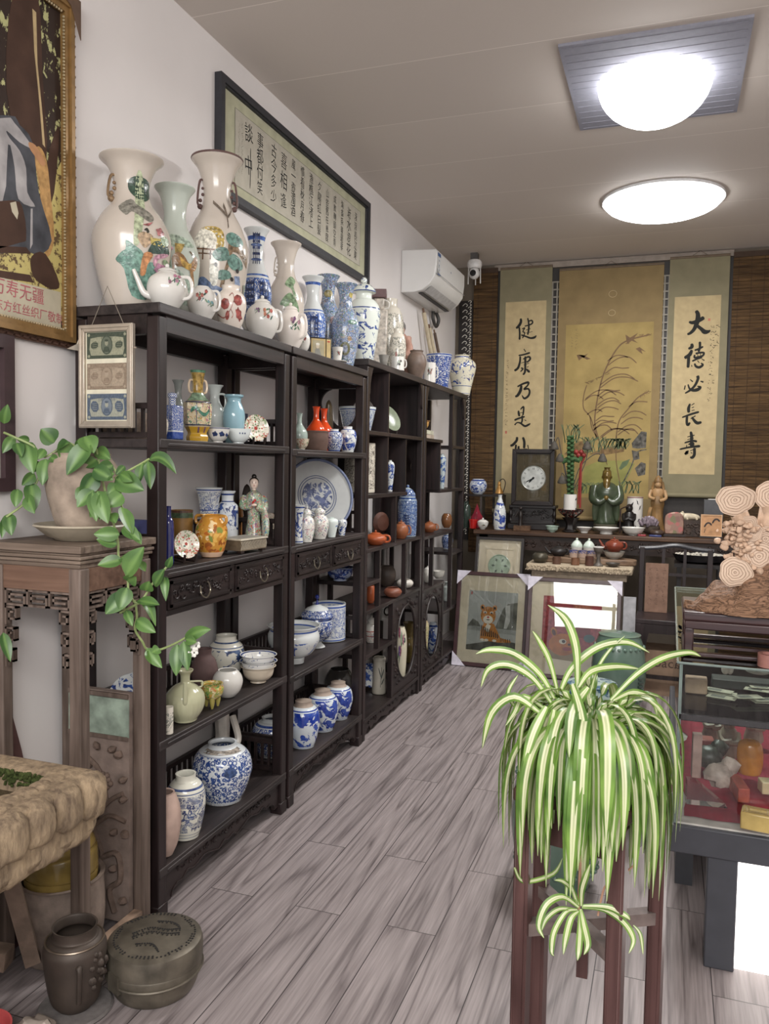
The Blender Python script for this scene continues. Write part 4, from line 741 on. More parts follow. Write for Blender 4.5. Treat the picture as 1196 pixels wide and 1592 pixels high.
# lady figurine
loc = spot(397, -1.647, B1, 749, 30)[0]; loc.y -= .01
fg = thing('porcelain_lady', 'famille rose porcelain lady in a flowered robe holding a red flower', 'figurine', tuple(loc), facing(loc))
ROBE = motley('robe_flowers', lin('a8b39a'), ['7aa088', 'c9847e', '5f8aa0', 'd8d4c0', '8a5a86', '6f9a6a', 'b8524a'], 110, .2, .9)
m = M(); H = .33; m.lathe(prof([(1, 0), (.98, .04), (.82, .16), (.66, .32), (.6, .46), (.72, .58), (.82, .68), (.7, .76), (.34, .805), (.2, .82)], .05, H), 28, fn=lambda a, z: 1+.06*sin(7*a)*max(0, 1-z/.16)); m.tube(crom([(-.005, -.045, .235), (.03, -.05, .19), (.05, -.01, .2)], 4), [.02]*4+[.017]*4+[.014], 9); m.tube(crom([(-.005, .045, .235), (.028, .05, .18), (.05, .012, .195)], 4), [.02]*4+[.018]*4+[.016], 9)
m.tube(crom([(.035, .045, .19), (.03, .055, .12), (.04, .055, .05)], 4), [.016, .02, .022, .024, .026, .027, .026, .024, .02], 9, flat=.6); m.build('robe', ROBE, fg)
m = M(); m.lathe(prof([(.06, 0), (.62, .06), (.9, .3), (1, .55), (.86, .82), (.4, .97), (.02, 1)], .021, .05), 18, (.004, 0, .278)); m.tube([(0, 0, .262), (.002, 0, .285)], .0095, 9); m.ball((.025, 0, .301), .0042, 7, (1, .8, 1.2)); m.ball((.055, .0, .2), .011, 8, (1, 1.3, .7)); m.build('head', mat('e6cfc0', .25, 0, .5, 0, .03, 9), fg)
m = M(); m.ball((.0235, -.008, .306), .0022, 6); m.ball((.0235, .008, .306), .0022, 6); m.tube([(.0225, -.011, .3115), (.0245, -.005, .3125)], .0009, 5); m.tube([(.0225, .011, .3115), (.0245, .005, .3125)], .0009, 5); m.build('eyes', mat('1e1814', .4), fg); fg.scale = (.86,)*3; M().ball((.0243, 0, .292), .003, 7, (.6, 1.3, .6)).build('mouth', mat('a83a34', .4), fg)
m = M(); m.ball((-.006, 0, .312), .0235, 14, (.95, 1.02, .92)); m.ball((-.014, .0, .336), .013, 10); m.build('hair', mat('17130f', .35), fg)
m = M(); [m.ball((.063+.004*cos(k*1.256), .004*sin(k*1.256)*1.5, .218+.006*sin(k*1.256)), .006, 7) for k in range(5)]; m.build('flower', mat('b8403a', .3), fg)
m = M(); F = Fr((.047, 0, 0), (0, 1, 0), (0, 0, 1)); m.box(.036, .056, -.03, .03, 0, .012); m.build('base', mat('b9a296', .3), fg)
for i, (px, yt, lb) in enumerate(((416, 790, 'small painted animal ornament in front of the drawer tier side rail'),)):
    sp = spot(420, -1.77, B2, 772, 24); o = thing('fan_ornament', 'small round painted fan ornament on a dark stand behind the porcelain lady', 'ornament', tuple(sp[0]), -.5)
    M().box(-.03, .03, -.04, .04, 0, .04).build('stand', WOODST, o); m = M(); m.lathe([(.0005, -.006), (.04, -.005), (.04, .005), (.0005, .006)], 28); m.v = [(z, x, y+.082) for x, y, z in m.v]; m.build('disc', motley('fan_disc', lin('a3978a'), ['7a4f42', '5a5a4a', 'b5a894', '8a7a6a'], 120, .4, .8), o)
o = thing('dark_stand', 'dark carved display stand with brass strip at the back above the drawers', 'stand', tuple(spot(384, -1.79, B2, 757, 16)[0]), 0); M().lathe(prof([(1, 0), (.9, .05), (.4, .12), (.5, .4), (.9, .6), (1, .8), (.6, .95), (.02, 1)], .035, .26), 18, sx=.4).build('body', WOODST, o); M().box(-.006, .006, -.06, -.045, 0, .19).build('strip', mat('8a5a2c', .4), o)
# --- nearest unit, third tier
CEL = mat('b4b394', .15, 0, .5, 0, .06, 8)
vase('ewer', 'pale green ribbed ewer with a spout and ring handle', 'ewer', spot(288, -1.575, C1, 1042, 60), [(.55, 0), (.6, .02), (.62, .05), (.9, .22), (1, .4), (.93, .55), (.6, .68), (.3, .74), (.24, .78), (.26, .9), (.4, .97), (.42, 1)], CEL, .004, .3, 96, fn=lambda a, z: 1+(.018*abs(sin(12*a)) if z < .085 else 0), extra=[('spout', dict(m=CEL, th=.0, l=.32, z0=.42, z1=.86, r0=.14, r1=.09)), ('handle', dict(m=CEL, th=1.6, l=.2, z0=.64, z1=.76, t=.05))])
vase('cup', 'small grey-white cup partly behind the plant table leg', 'cup', spot(262, -1.548, C1, 1100, 15), 'cyl', LAND, .003, .8, 24)
vase('jar', 'matt purple-brown clay jar behind the white jar', 'jar', spot(318, -1.708, C1, 1009, 42), [(.7, 0), (.74, .03), (.92, .3), (1, .5), (.8, .74), (.54, .84), (.5, .9), (.56, 1)], mat('5e4a48', .7, 0, .3, 0, .08, 40), .005, .5)
vase('jar', 'wide-mouthed blue and white jar with landscape behind the bowls', 'jar', spot(352, -1.739, C1, 988, 56), 'dumpy', porcelain('pale_land', 'blotch', 42, .53, (.18, .7), [(.74, .76), (.84, .87)], white='cfccc0', blue='2a3a62', blue2='5a6c8c', seed=15), .005, .5)
vase('jar', 'plain round white jar with an open mouth', 'jar', spot(354, -1.594, C1, 1042, 47), 'globe', WHITE, .004, .7)
tp = vase('tripod_bowl', 'tricolour glazed bowl on three feet beside the ewer', 'bowl', (lambda s: (s[0]+Vec((0, 0, .03)), s[1]-.03, s[2]))(spot(330, -1.57, C1, 1063, 36)), [(.3, 0), (.6, .08), (.9, .35), (1, .7), (.9, .86), (.96, 1)], motley('sancai', lin('a9a05a'), ['7f9a4c', 'b8703c', 'd8c9a0', '5f8a52', 'c9a050'], 90, .2, .95), .005, .6)
for i in range(3): a = 2*pi*i/3; M().lathe([(.004, -.03), (.007, -.02), (.011, 0), (.008, .012)], 10, (.024*cos(a), .024*sin(a), 0)).build('foot', glaze('a59a54'), tp)
BWB = porcelain('bowl_sprig', 'blotch', 75, .57, (.3, .85), [(.9, .95)], white='d9d8d4', seed=16)
_, _h, _ = spot(402, -1.583, C1, 1014, 58)
for i, (dz, rr, mm, lb) in enumerate(((0, .073, mat('c3b6a3', .3, 0, .4, 0, .08, 15), 'bottom beige bowl of the stack of three'), (.040, .078, BWB, 'middle bowl with a blue sprig band in the stack of three'), (.066, .076, BWB, 'topmost blue-banded bowl of the stack of three'))):
    vase('stacked_bowl', lb, 'bowl', (spot(402, -1.583, C1, 1014, 58)[0]+Vec((0, 0, dz)), .068 if i == 0 else .05, rr), 'rimbowl', mm, .003, .9, 36, group='stack of bowls on the third tier')
ps = thing('saucer', 'plate holding a small blue and white lid beside the side rail', 'plate', (-1.75, 3.24, C2+.001), 0); M().lathe([(.03, 0), (.058, .014), (.06, .017), (.03, .005), (.0005, .005)], 32).build('dish', WHITE, ps)
vase('cup', 'small blue banded cup resting on the plate by the side rail', 'cup', (Vec((-1.75, 3.24, C2+.008)), .045, .036), 'cyl', porcelain('band_cup', 'blotch', 80, .5, (.15, .8), [(.1, .16), (.84, .9)], seed=17), .003, .8, 28)
# --- nearest unit, bottom tier
vase('jar', 'squat jar with a blue running beast at the near end of the bottom tier', 'jar', spot(289, -1.585, D1, 1203, 61), 'ginger', porcelain('dragon_jar', 'lines', 34, .44, (.14, .72), [(.04, .05), (.09, .1), (.74, .755), (.80, .83)], white='d3d1c4', blue='2c3762', blue2='4f5f88', seed=18), .006, .6)
_big = vase('jar', 'largest round jar densely patterned in blue with an unglazed neck', 'jar', spot(346, -1.632, D1, 1154, 92), [(.64, 0), (.66, .03), (.8, .18), (.97, .45), (1, .58), (.92, .76), (.72, .88), (.5, .92), (.46, .96), (.48, 1)], porcelain('dense_jar', 'scale', 48, .5, (.05, .84), [(.845, .855)], white='d2d6d8', blue='28407c', blue2='40588f', seed=19), .008, .5, 56, paint=paintset([('33508c', nblob(.25, .62, .2, .09, 16)), ('b4a596', [(-.62, .885), (.62, .885), (.5, .925), (-.5, .925)]), ('d2d6d8', [(-.97, .0), (.97, .0), (.97, .03), (-.97, .03)])]))
_big2 = vase('jar', 'pinkish bare clay jar peeping out behind the plant table leg', 'jar', spot(256, -1.574, D1, 1232, 50), 'globe', mat('b39a8e', .7, 0, .2, 0, .1, 20), .006, .6)
loc = spot(374, -1.695, D1, 1100, 46)[0]
loc = Vec((-1.752, 2.965, D1)); fg = thing('guanyin_figure', 'white robed porcelain goddess standing behind the largest blue jar', 'figurine', tuple(loc), facing(loc)); WP = mat('cfc8be', .25, 0, .5, 0, .1, 20)
m = M(); m.lathe(prof([(1, 0), (.95, .08), (.8, .3), (.72, .48), (.74, .6), (.62, .7), (.34, .76), (.2, .78)], .043, .42), 24, fn=lambda a, z: 1+.07*sin(6*a+z*20)); m.tube(crom([(.0, .045, .28), (.05, .07, .2), (.065, .06, .16), (.06, .07, .15)], 4), .016, 8); m.build('robe', WP, fg); m = M(); m.ball((.005, 0, .345), .026, 12, (1, .9, 1.2)); m.tube([(0, 0, .31), (0, 0, .335)], .012, 8); m.ball((.031, 0, .343), .004, 6); m.build('head', WP, fg); M().lathe([(.03, .33), (.034, .355), (.024, .385), (.0005, .405)], 16, (-.008, 0, 0)).build('veil', WP, fg)
m = M(); m.obox((.02, .078, .07), (.03, .035, .14), .2); fg.scale = (.92,)*3; m.build('red_panel', mat('b5705c', .5, 0, .3, 0, .15, 25), fg)
# --- second unit
vase('bottle', 'pale celadon bottle at the near end of the second upper tier', 'bottle', spot(466, -1.629, A2, 643, 26), 'bottle', mat('9aa8a0', .2), .003)
vase('bowl', 'small shallow flowered bowl in the front corner of the second upper tier', 'bowl', spot(470, -1.551, A2, 683, 22), 'bowl', motley('tiny_bowl', lin('b5aa98'), ['6a7a5a', '8a4f44', 'c0b4a0'], 120, .3, .6), .003)
vase('planter', 'matt brown clay planter in front of the orange vases', 'planter', spot(490, -1.6, A2, 671, 42), [(.86, 0), (.9, .03), (1, .5), (.97, .9), (1, .94), (1, 1)], mat('5a463e', .7, 0, .25, 0, .1, 40), .005, .6)
for px, X_, lb in ((492, -1.655, 'orange-red bottle vase in front of its twin'), (504, -1.668, 'orange-red bottle vase standing behind its twin')):
    vase('bottle_vase', lb, 'vase', spot(px, X_, A2, 633 if px == 492 else 636, 32), 'bottle', mat('c2441e', .12, 0, .6, 0, .06, 9), .003, .5, group='orange vases on the second shelf')
st = thing('scholar_stone', 'tall dark oval stone with an arched top at the back of the second shelf', 'stone', tuple(spot(512, -1.69, A2, 597, 26)[0]), .2); m = M(); m.lathe(prof([(.8, 0), (.95, .1), (1, .4), (.9, .7), (.6, .92), (.02, 1)], .055, .27), 24, sx=.4); m.build('stone', mat('4a3f2e', .35, 0, .5, 0, .5, 14, .3), st)
vase('jar', 'small jar with dark blue leaf pattern beside the brown planter', 'jar', spot(520, -1.585, A2, 668, 27), 'ginger', porcelain('leaf_small', 'scale', 95, .5, (.08, .82), [(0, .06), (.84, .9)], seed=20, blue='1f2f66'), .004, .5)
vase('jar', 'small white ginger jar with large blue flowers at the end of the second upper tier', 'jar', spot(541, -1.588, A2, 664, 28), 'ginger', porcelain('flower_small', 'blotch', 85, .5, (.06, .84), [(.86, .89)], seed=21, blue='2a3a86'), .004, .5)
# dragon plate and its neighbours
DRG = mat('a3a5a4', .18, 0, .5, 0, .06, 12)
sp = spot(487, -1.7, B2, 730, 104); sp = (sp[0]+Vec((.02, 0, 0)), sp[1], .185)
plate_on_stand('plate', 'huge blue and white plate with a coiled dragon leaning at the back', sp, DRG, [], .22, -.75, (lambda m, fl, r: (lambda F: (setattr(m, 'c', 1), [m.poly(F, b, .002) for b in [[(u*r, v*r) for u, v in s] for s in ringof(26, .66, .035, .05, 0, .3)]], [m.stroke(F, [(r*q*cos(2*pi*i/40), r*q*sin(2*pi*i/40)) for i in range(41)], .004, .002, 1, False) for q in (.56, .50)], setattr(m, 'c', 3), m.ell(F, 0, 0, .44*r, .44*r, .0021, 40), setattr(m, 'c', 2), m.tube([tuple(F(r*.985*cos(2*pi*i/56), r*.985*sin(2*pi*i/56), .0215)) for i in range(56)], .0075, 6, closed=True), setattr(m, 'c', 0), [mat('4d5674', .25, 0, .5, 0, .2, 60), mat('6d7690', .2), porcelain('coiled_dragon', 'blotch', 62, .47, (0, 1), [], seed=77, white='a3a5a4', blue='3d4562', blue2='5a6280')])[-1])(fl)), .014)
FRJ = motley('rose_jar', lin('d8d6ce'), ['b5707a', '6f9a7a', 'c9a0a0', '5f6f9a', 'd8d6ce', '7a5a74'], 130, .18, .45, (.1, 1))
vase('vase', 'small blue and white covered vase half hidden behind the shelf post', 'vase', spot(463, -1.565, B2, 786, 24), 'gu', porcelain('small_gu', 'blotch', 90, .5, (.1, .9), [(.03, .06), (.92, .96)], seed=23), .003, .5)
JL = dict(m=FRJ, rr=.62, hh=.2, knob=.14)
vase('covered_jar', 'covered white jar with pink figures, left of two in front of the dragon plate', 'jar', spot(477, -1.555, B2, 800, 25), 'ginger', FRJ, .003, .5, 32, extra=[('lid', JL)])
vase('covered_jar', 'covered white jar with pink figures, right of two in front of the dragon plate', 'jar', spot(497, -1.57, B2, 798, 29), 'ginger', FRJ, .003, .5, 32, extra=[('lid', JL)])
vase('jar', 'small pale tea jar with a blue landscape right of the covered jars', 'jar', spot(516, -1.55, B2, 805, 21), 'meiping', porcelain('tea_land', 'blotch', 90, .56, (.1, .6), [], white='cdd6d2', blue='4a6aa0', seed=24), .003, .5, 28)
vase('jar', 'small white tea jar with dark blue clouds at the right above the drawers', 'jar', spot(532, -1.54, B2, 807, 16), 'meiping', porcelain('tea_cloud', 'blotch', 100, .5, (.05, .9), [], seed=25), .003, .5, 28)
# third tier of second unit
vase('basin', 'large white basin with blue plants standing on a foot ring', 'bowl', spot(457, -1.625, C2, 972, 82), 'basin', porcelain('basin_plants', 'blotch', 38, .57, (.28, .62), [(.86, .9)], seed=27, blue='3a56a0'), .005, .7, 48)
vase('tureen', 'blue and white covered tureen on a stem foot with a cobalt knob', 'tureen', spot(493, -1.655, C2, 960, 50), [(.5, 0), (.52, .03), (.3, .16), (.34, .2), (.8, .36), (1, .62), (.97, .85), (.9, 1)], porcelain('tureen_blue', 'scroll', 70, .5, (.2, .9), [(.92, .98)], seed=28), .004, .5, 36, extra=[('lid', dict(m=porcelain('tureen_lid', 'scroll', 80, .5, (.05, .6), [(0, .1)], seed=29), rr=1.02, hh=.42, knob=None)), ('lid', dict(m=glaze('1f2a74'), rr=.14, hh=.62, knob=.14, name='knob'))])
vase('brush_pot', 'wide blue and white cylinder jardiniere behind the covered tureen', 'planter', spot(512, -1.673, C2, 938, 52), 'cyl', porcelain('cylinder_fig', 'lines', 55, .47, (.1, .88), [(.03, .06), (.91, .95)], seed=30, blue='33509a'), .005, .6)
# bottom tier of second unit: three ginger jars and neighbours
GJ = porcelain('plum_jar', 'blotch', 34, .50, (.05, .80), [(.02, .03), (.82, .84)], seed=32, blue='1d3590', blue2='3a56a8', white='cfd6da')
GJ2 = porcelain('plum_jar_dark', 'blotch', 40, .44, (.05, .80), [(.02, .03), (.82, .84)], seed=35, blue='1c2f84', blue2='3a52a0', white='cfd6da')
BISC = mat('a59588', .6, 0, .3, 0, .1, 30)
def ginger(label, sp, mm): 
    o = vase('ginger_jar', label, 'jar', sp, [(.66, 0), (.68, .03), (.8, .15), (.97, .42), (1, .6), (.92, .76), (.74, .86), (.56, .9), (.5, .93), (.47, .97), (.49, 1)], mm, .006, .5, 44, group='blue ginger jars on the bottom tier')
    _, h, r = sp; M().lathe([(.60*r, .893*h), (.562*r, .906*h), (.505*r, .935*h), (.478*r, .972*h), (.5*r, 1.004*h), (.40*r, 1.004*h)], 36).build('neck', BISC, o); return o
ginger('nearest of three blue ginger jars, mostly white with one big blossom', spot(472, -1.603, D2, 1090, 52), GJ)
ginger('middle of three blue ginger jars, dark with white blossoms', spot(502, -1.615, D2, 1073, 50), GJ2)
ginger('farthest of three blue ginger jars, darkest, by the end post', spot(526, -1.616, D2, 1061, 46), GJ2)
vase('jar', 'blue jar with geometric pattern and clay neck seen behind the shelf post', 'jar', spot(424, -1.685, D2, 1115, 64), 'ginger', porcelain('geo_jar', 'scale', 60, .5, (.05, .8), [(.82, .86)], seed=36, blue='26377c'), .006, .5)
vase('bowl', 'dark brown globe bowl behind the farthest ginger jar', 'bowl', spot(528, -1.765, .12, 1040, 46), 'globe', porcelain('brown_bowl', 'scroll', 60, .6, (.1, .5), [], seed=37, white='3a3634', blue='1f2550', blue2='2c3564'), .004, .4)
# --- third unit
Z3 = dict(a=1.69, c=1.345, d=1.05, e=.868, f=.712, g=.468, h=.12)
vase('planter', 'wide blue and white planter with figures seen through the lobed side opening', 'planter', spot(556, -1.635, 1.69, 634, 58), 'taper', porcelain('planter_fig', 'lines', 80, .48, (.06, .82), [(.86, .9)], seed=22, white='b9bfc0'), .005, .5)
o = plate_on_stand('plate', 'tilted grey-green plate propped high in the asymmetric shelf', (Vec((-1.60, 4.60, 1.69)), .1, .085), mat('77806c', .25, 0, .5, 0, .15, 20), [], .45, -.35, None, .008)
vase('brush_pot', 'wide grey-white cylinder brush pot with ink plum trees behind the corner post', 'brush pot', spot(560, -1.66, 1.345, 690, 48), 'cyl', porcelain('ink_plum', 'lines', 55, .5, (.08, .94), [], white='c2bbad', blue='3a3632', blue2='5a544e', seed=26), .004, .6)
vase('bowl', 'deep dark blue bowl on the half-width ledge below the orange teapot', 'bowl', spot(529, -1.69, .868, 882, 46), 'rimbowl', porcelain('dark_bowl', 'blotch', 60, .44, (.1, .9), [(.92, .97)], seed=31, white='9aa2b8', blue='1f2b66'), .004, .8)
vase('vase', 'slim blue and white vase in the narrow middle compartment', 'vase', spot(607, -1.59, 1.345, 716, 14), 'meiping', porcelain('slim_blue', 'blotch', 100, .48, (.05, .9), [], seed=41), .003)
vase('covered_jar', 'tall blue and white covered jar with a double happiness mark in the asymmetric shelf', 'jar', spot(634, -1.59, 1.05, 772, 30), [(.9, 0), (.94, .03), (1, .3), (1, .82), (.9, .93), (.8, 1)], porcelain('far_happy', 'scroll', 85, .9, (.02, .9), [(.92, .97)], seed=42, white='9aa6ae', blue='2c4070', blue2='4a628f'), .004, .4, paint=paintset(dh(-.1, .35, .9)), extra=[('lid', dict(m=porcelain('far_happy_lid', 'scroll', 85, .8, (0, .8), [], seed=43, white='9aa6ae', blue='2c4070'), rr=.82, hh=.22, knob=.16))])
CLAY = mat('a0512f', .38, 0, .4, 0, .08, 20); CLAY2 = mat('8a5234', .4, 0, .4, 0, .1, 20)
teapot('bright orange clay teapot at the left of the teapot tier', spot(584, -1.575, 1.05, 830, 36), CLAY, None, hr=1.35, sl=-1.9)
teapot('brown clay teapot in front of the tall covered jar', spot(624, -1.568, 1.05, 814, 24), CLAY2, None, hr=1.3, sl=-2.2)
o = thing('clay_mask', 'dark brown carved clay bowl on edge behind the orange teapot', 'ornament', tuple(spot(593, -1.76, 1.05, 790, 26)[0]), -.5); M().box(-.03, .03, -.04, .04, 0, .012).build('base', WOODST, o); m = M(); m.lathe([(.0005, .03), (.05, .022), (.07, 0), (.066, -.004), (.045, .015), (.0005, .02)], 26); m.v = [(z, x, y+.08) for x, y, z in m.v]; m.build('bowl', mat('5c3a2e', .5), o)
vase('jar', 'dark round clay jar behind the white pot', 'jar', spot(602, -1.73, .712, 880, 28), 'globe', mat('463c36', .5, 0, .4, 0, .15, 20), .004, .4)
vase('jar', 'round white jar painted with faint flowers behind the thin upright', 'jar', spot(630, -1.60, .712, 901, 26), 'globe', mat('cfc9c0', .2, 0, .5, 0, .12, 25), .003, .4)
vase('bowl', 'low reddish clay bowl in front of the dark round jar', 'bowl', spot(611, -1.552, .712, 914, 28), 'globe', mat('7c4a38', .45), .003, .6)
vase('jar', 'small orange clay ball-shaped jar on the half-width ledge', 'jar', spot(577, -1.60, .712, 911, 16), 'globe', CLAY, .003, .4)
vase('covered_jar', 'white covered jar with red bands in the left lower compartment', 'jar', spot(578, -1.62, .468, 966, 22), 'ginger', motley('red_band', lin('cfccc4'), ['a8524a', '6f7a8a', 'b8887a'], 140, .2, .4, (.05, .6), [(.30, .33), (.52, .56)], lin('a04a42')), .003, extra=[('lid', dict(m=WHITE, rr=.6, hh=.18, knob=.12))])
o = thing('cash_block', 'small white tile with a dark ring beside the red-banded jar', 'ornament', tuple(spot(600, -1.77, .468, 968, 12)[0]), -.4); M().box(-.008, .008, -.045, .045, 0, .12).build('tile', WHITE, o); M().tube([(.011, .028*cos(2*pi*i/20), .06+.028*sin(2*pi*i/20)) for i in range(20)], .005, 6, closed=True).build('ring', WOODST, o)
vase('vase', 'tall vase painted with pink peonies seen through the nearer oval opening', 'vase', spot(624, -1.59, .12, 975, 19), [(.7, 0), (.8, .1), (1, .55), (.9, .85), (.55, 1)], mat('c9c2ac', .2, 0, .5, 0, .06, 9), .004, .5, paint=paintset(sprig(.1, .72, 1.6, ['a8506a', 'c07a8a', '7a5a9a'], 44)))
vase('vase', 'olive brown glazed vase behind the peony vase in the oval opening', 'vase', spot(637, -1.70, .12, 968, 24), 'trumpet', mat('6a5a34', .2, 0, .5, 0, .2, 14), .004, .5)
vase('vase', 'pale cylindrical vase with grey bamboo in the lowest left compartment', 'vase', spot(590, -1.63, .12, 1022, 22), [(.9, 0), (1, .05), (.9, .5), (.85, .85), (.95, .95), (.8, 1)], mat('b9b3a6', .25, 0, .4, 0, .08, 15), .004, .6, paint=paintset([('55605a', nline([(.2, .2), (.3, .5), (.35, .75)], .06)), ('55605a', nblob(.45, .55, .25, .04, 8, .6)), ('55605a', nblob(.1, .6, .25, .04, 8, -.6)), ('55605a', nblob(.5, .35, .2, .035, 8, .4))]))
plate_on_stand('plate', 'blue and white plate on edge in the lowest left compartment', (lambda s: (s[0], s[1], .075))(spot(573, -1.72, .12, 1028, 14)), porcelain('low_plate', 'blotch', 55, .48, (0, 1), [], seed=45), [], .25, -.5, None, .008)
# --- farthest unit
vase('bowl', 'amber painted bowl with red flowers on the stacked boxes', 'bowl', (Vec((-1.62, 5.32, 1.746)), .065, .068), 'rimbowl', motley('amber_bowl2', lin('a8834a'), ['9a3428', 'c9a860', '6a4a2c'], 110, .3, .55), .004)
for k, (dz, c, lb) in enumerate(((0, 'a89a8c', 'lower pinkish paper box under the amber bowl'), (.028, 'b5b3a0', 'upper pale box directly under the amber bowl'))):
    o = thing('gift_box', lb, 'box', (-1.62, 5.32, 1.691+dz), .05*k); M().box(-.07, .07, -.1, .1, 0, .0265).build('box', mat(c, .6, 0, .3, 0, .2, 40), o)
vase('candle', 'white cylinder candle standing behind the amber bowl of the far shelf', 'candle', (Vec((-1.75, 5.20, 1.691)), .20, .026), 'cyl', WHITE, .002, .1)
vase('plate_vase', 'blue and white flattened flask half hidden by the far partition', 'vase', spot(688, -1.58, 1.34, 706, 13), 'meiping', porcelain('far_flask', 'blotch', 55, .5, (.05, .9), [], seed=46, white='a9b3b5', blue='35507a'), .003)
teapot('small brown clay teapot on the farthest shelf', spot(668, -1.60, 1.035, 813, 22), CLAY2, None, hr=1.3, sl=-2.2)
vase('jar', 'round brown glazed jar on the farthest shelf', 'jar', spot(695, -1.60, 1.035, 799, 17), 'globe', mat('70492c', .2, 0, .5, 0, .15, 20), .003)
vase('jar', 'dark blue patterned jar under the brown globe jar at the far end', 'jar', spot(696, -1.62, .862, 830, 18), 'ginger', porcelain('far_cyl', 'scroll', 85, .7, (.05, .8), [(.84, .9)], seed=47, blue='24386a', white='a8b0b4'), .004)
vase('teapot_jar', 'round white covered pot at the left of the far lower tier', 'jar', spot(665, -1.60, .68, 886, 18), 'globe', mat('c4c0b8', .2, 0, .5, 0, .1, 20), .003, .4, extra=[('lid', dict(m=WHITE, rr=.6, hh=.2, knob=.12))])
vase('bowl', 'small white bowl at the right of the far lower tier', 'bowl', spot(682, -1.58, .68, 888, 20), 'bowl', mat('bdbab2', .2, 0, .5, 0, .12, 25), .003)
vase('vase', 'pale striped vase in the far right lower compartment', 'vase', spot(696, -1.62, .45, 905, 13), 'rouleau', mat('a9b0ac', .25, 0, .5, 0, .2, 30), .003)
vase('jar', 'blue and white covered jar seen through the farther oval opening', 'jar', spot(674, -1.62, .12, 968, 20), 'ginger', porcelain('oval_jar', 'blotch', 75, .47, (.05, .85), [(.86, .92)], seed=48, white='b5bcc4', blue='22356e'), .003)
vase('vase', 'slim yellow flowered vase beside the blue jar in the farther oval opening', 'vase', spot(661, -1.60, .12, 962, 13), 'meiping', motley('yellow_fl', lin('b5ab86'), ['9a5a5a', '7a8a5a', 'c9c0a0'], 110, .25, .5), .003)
# ================================================================== ON THE LEFT WALL
BLKF = mat('2c2c31', .5, 0, .4, 0, .12, 30)
def frame_bars(m, F, u0, u1, v0, v1, w_, d0, d1):
    m.prism(F, [(u0, v0), (u1, v0), (u1-w_, v0+w_), (u0+w_, v0+w_)], d0, d1); m.prism(F, [(u0, v1), (u0+w_, v1-w_), (u1-w_, v1-w_), (u1, v1)], d0, d1)
    m.prism(F, [(u0, v0), (u0+w_, v0+w_), (u0+w_, v1-w_), (u0, v1)], d0, d1); m.prism(F, [(u1, v0), (u1, v1), (u1-w_, v1-w_), (u1-w_, v0+w_)], d0, d1)
cp = thing('framed_calligraphy', 'long black-framed cursive calligraphy hanging above the porcelain vases', 'picture', (WX, 3.07, 2.645)); L_, H_ = 1.80, .50
F = Fr((0, 0, 0), (0, 1, 0), (0, 0, 1)); F.N = Vec((1, 0, 0))
m = M(); frame_bars(m, F, 0, L_, 0, H_, .032, .002, .035); frame_bars(m, F, .028, L_-.028, .028, H_-.028, .01, .002, .026); m.build('frame', BLKF, cp)
m = M(); m.rect(F, .03, L_-.03, .03, H_-.03, .012); m.build('mount', mat('b3b298', .75, 0, .2, 0, .08, 14), cp)
m = M(); m.rect(F, .15, L_-.12, .085, H_-.085, .013); m.c = 1
for a, b, c, d in ((.15, L_-.12, .085, .0865), (.15, L_-.12, H_-.0865, H_-.085), (.15, .152, .085, H_-.085), (L_-.122, L_-.12, .085, H_-.085)): m.rect(F, a, b, c, d, .0135)
m.build('paper', [mat('b5b0a2', .8, 0, .2, 0, .05, 20), mat('55574a', .8)], cp)
INK = mat('26282a', .7, 0, .2, 0, 0)
m = M(); cols = ['滾滾長江東', '逝水浪花', '淘盡英雄是非', '成敗轉頭空青', '山依舊在幾度', '夕陽紅白髮', '漁樵江渚上', '慣看秋月春', '風一壺濁酒', '喜相逢', '古今多少', '事都付笑', '談中']
rn = random.Random(4); us = [1.60-i*.108 for i in range(13)]
for u, s in zip(us, cols):
    sz = .30/len(s)*.98; sz = min(sz, .085); n0 = len(m.v); m.text(F, s, sz, u-.03 if u < .5 else u, H_-.11-sz*.5+rn.uniform(-.006, .012), .0142, vert=True, sx=.86, bold=-.004, jit=.16, step=.27/len(s)/sz*1.06)
m.stroke(F, [(.29, .29), (.291, .2), (.288, .11)], .005, .0143)
for k, u in enumerate((.185, .215)): [m.stroke(F, [(u+rn.uniform(-.008, .008), H_-.13-i*.008), (u+rn.uniform(-.008, .008), H_-.136-i*.008)], .0022, .0142, 2) for i in range(28)]
m.build('calligraphy', INK, cp)
# silk picture with the gilt frame
sp_ = thing('silk_picture', 'tall gilt-framed woven silk picture of a seated person in a forest', 'picture', (WX, 1.52, 1.862)); F = Fr((0, 0, 0), (0, 1, 0), (0, 0, 1)); F.N = Vec((1, 0, 0)); L_, H_ = .672, 1.095
GOLD = mat('86683f', .4, .35, .5, 0, .12, 30); DKG = mat('5a4034', .5, .1, .4, 0, .3, 60, .3)
m = M()
for w0, w1, h_ in ((0, .018, .02), (.018, .034, .038), (.034, .052, .03)):
    frame_bars(m, F, w0, L_-w0, w0, H_-w0, w1-w0, .003, h_); m.c = 1
m.c = 0; m.build('frame', [DKG, GOLD], sp_)
m = M(); n = int((H_-.1)/.0105)
for i in range(n): m.ball(tuple(F(L_-.055, .05+i*.0105, .026)), .0042, 6)
for i in range(int((L_-.1)/.0105)): m.ball(tuple(F(.05+i*.0105, .055, .026)), .0042, 6); m.ball(tuple(F(.05+i*.0105, H_-.055, .026)), .0042, 6)
m.build('beading', mat('a8987a', .35, .3), sp_)
m = M()
for i in range(34): m.tube([tuple(F(L_-.009, .03+i*.0315, .022)), tuple(F(L_-.006, .045+i*.0315, .026)), tuple(F(L_-.012, .055+i*.0315, .022))], .0042, 5)
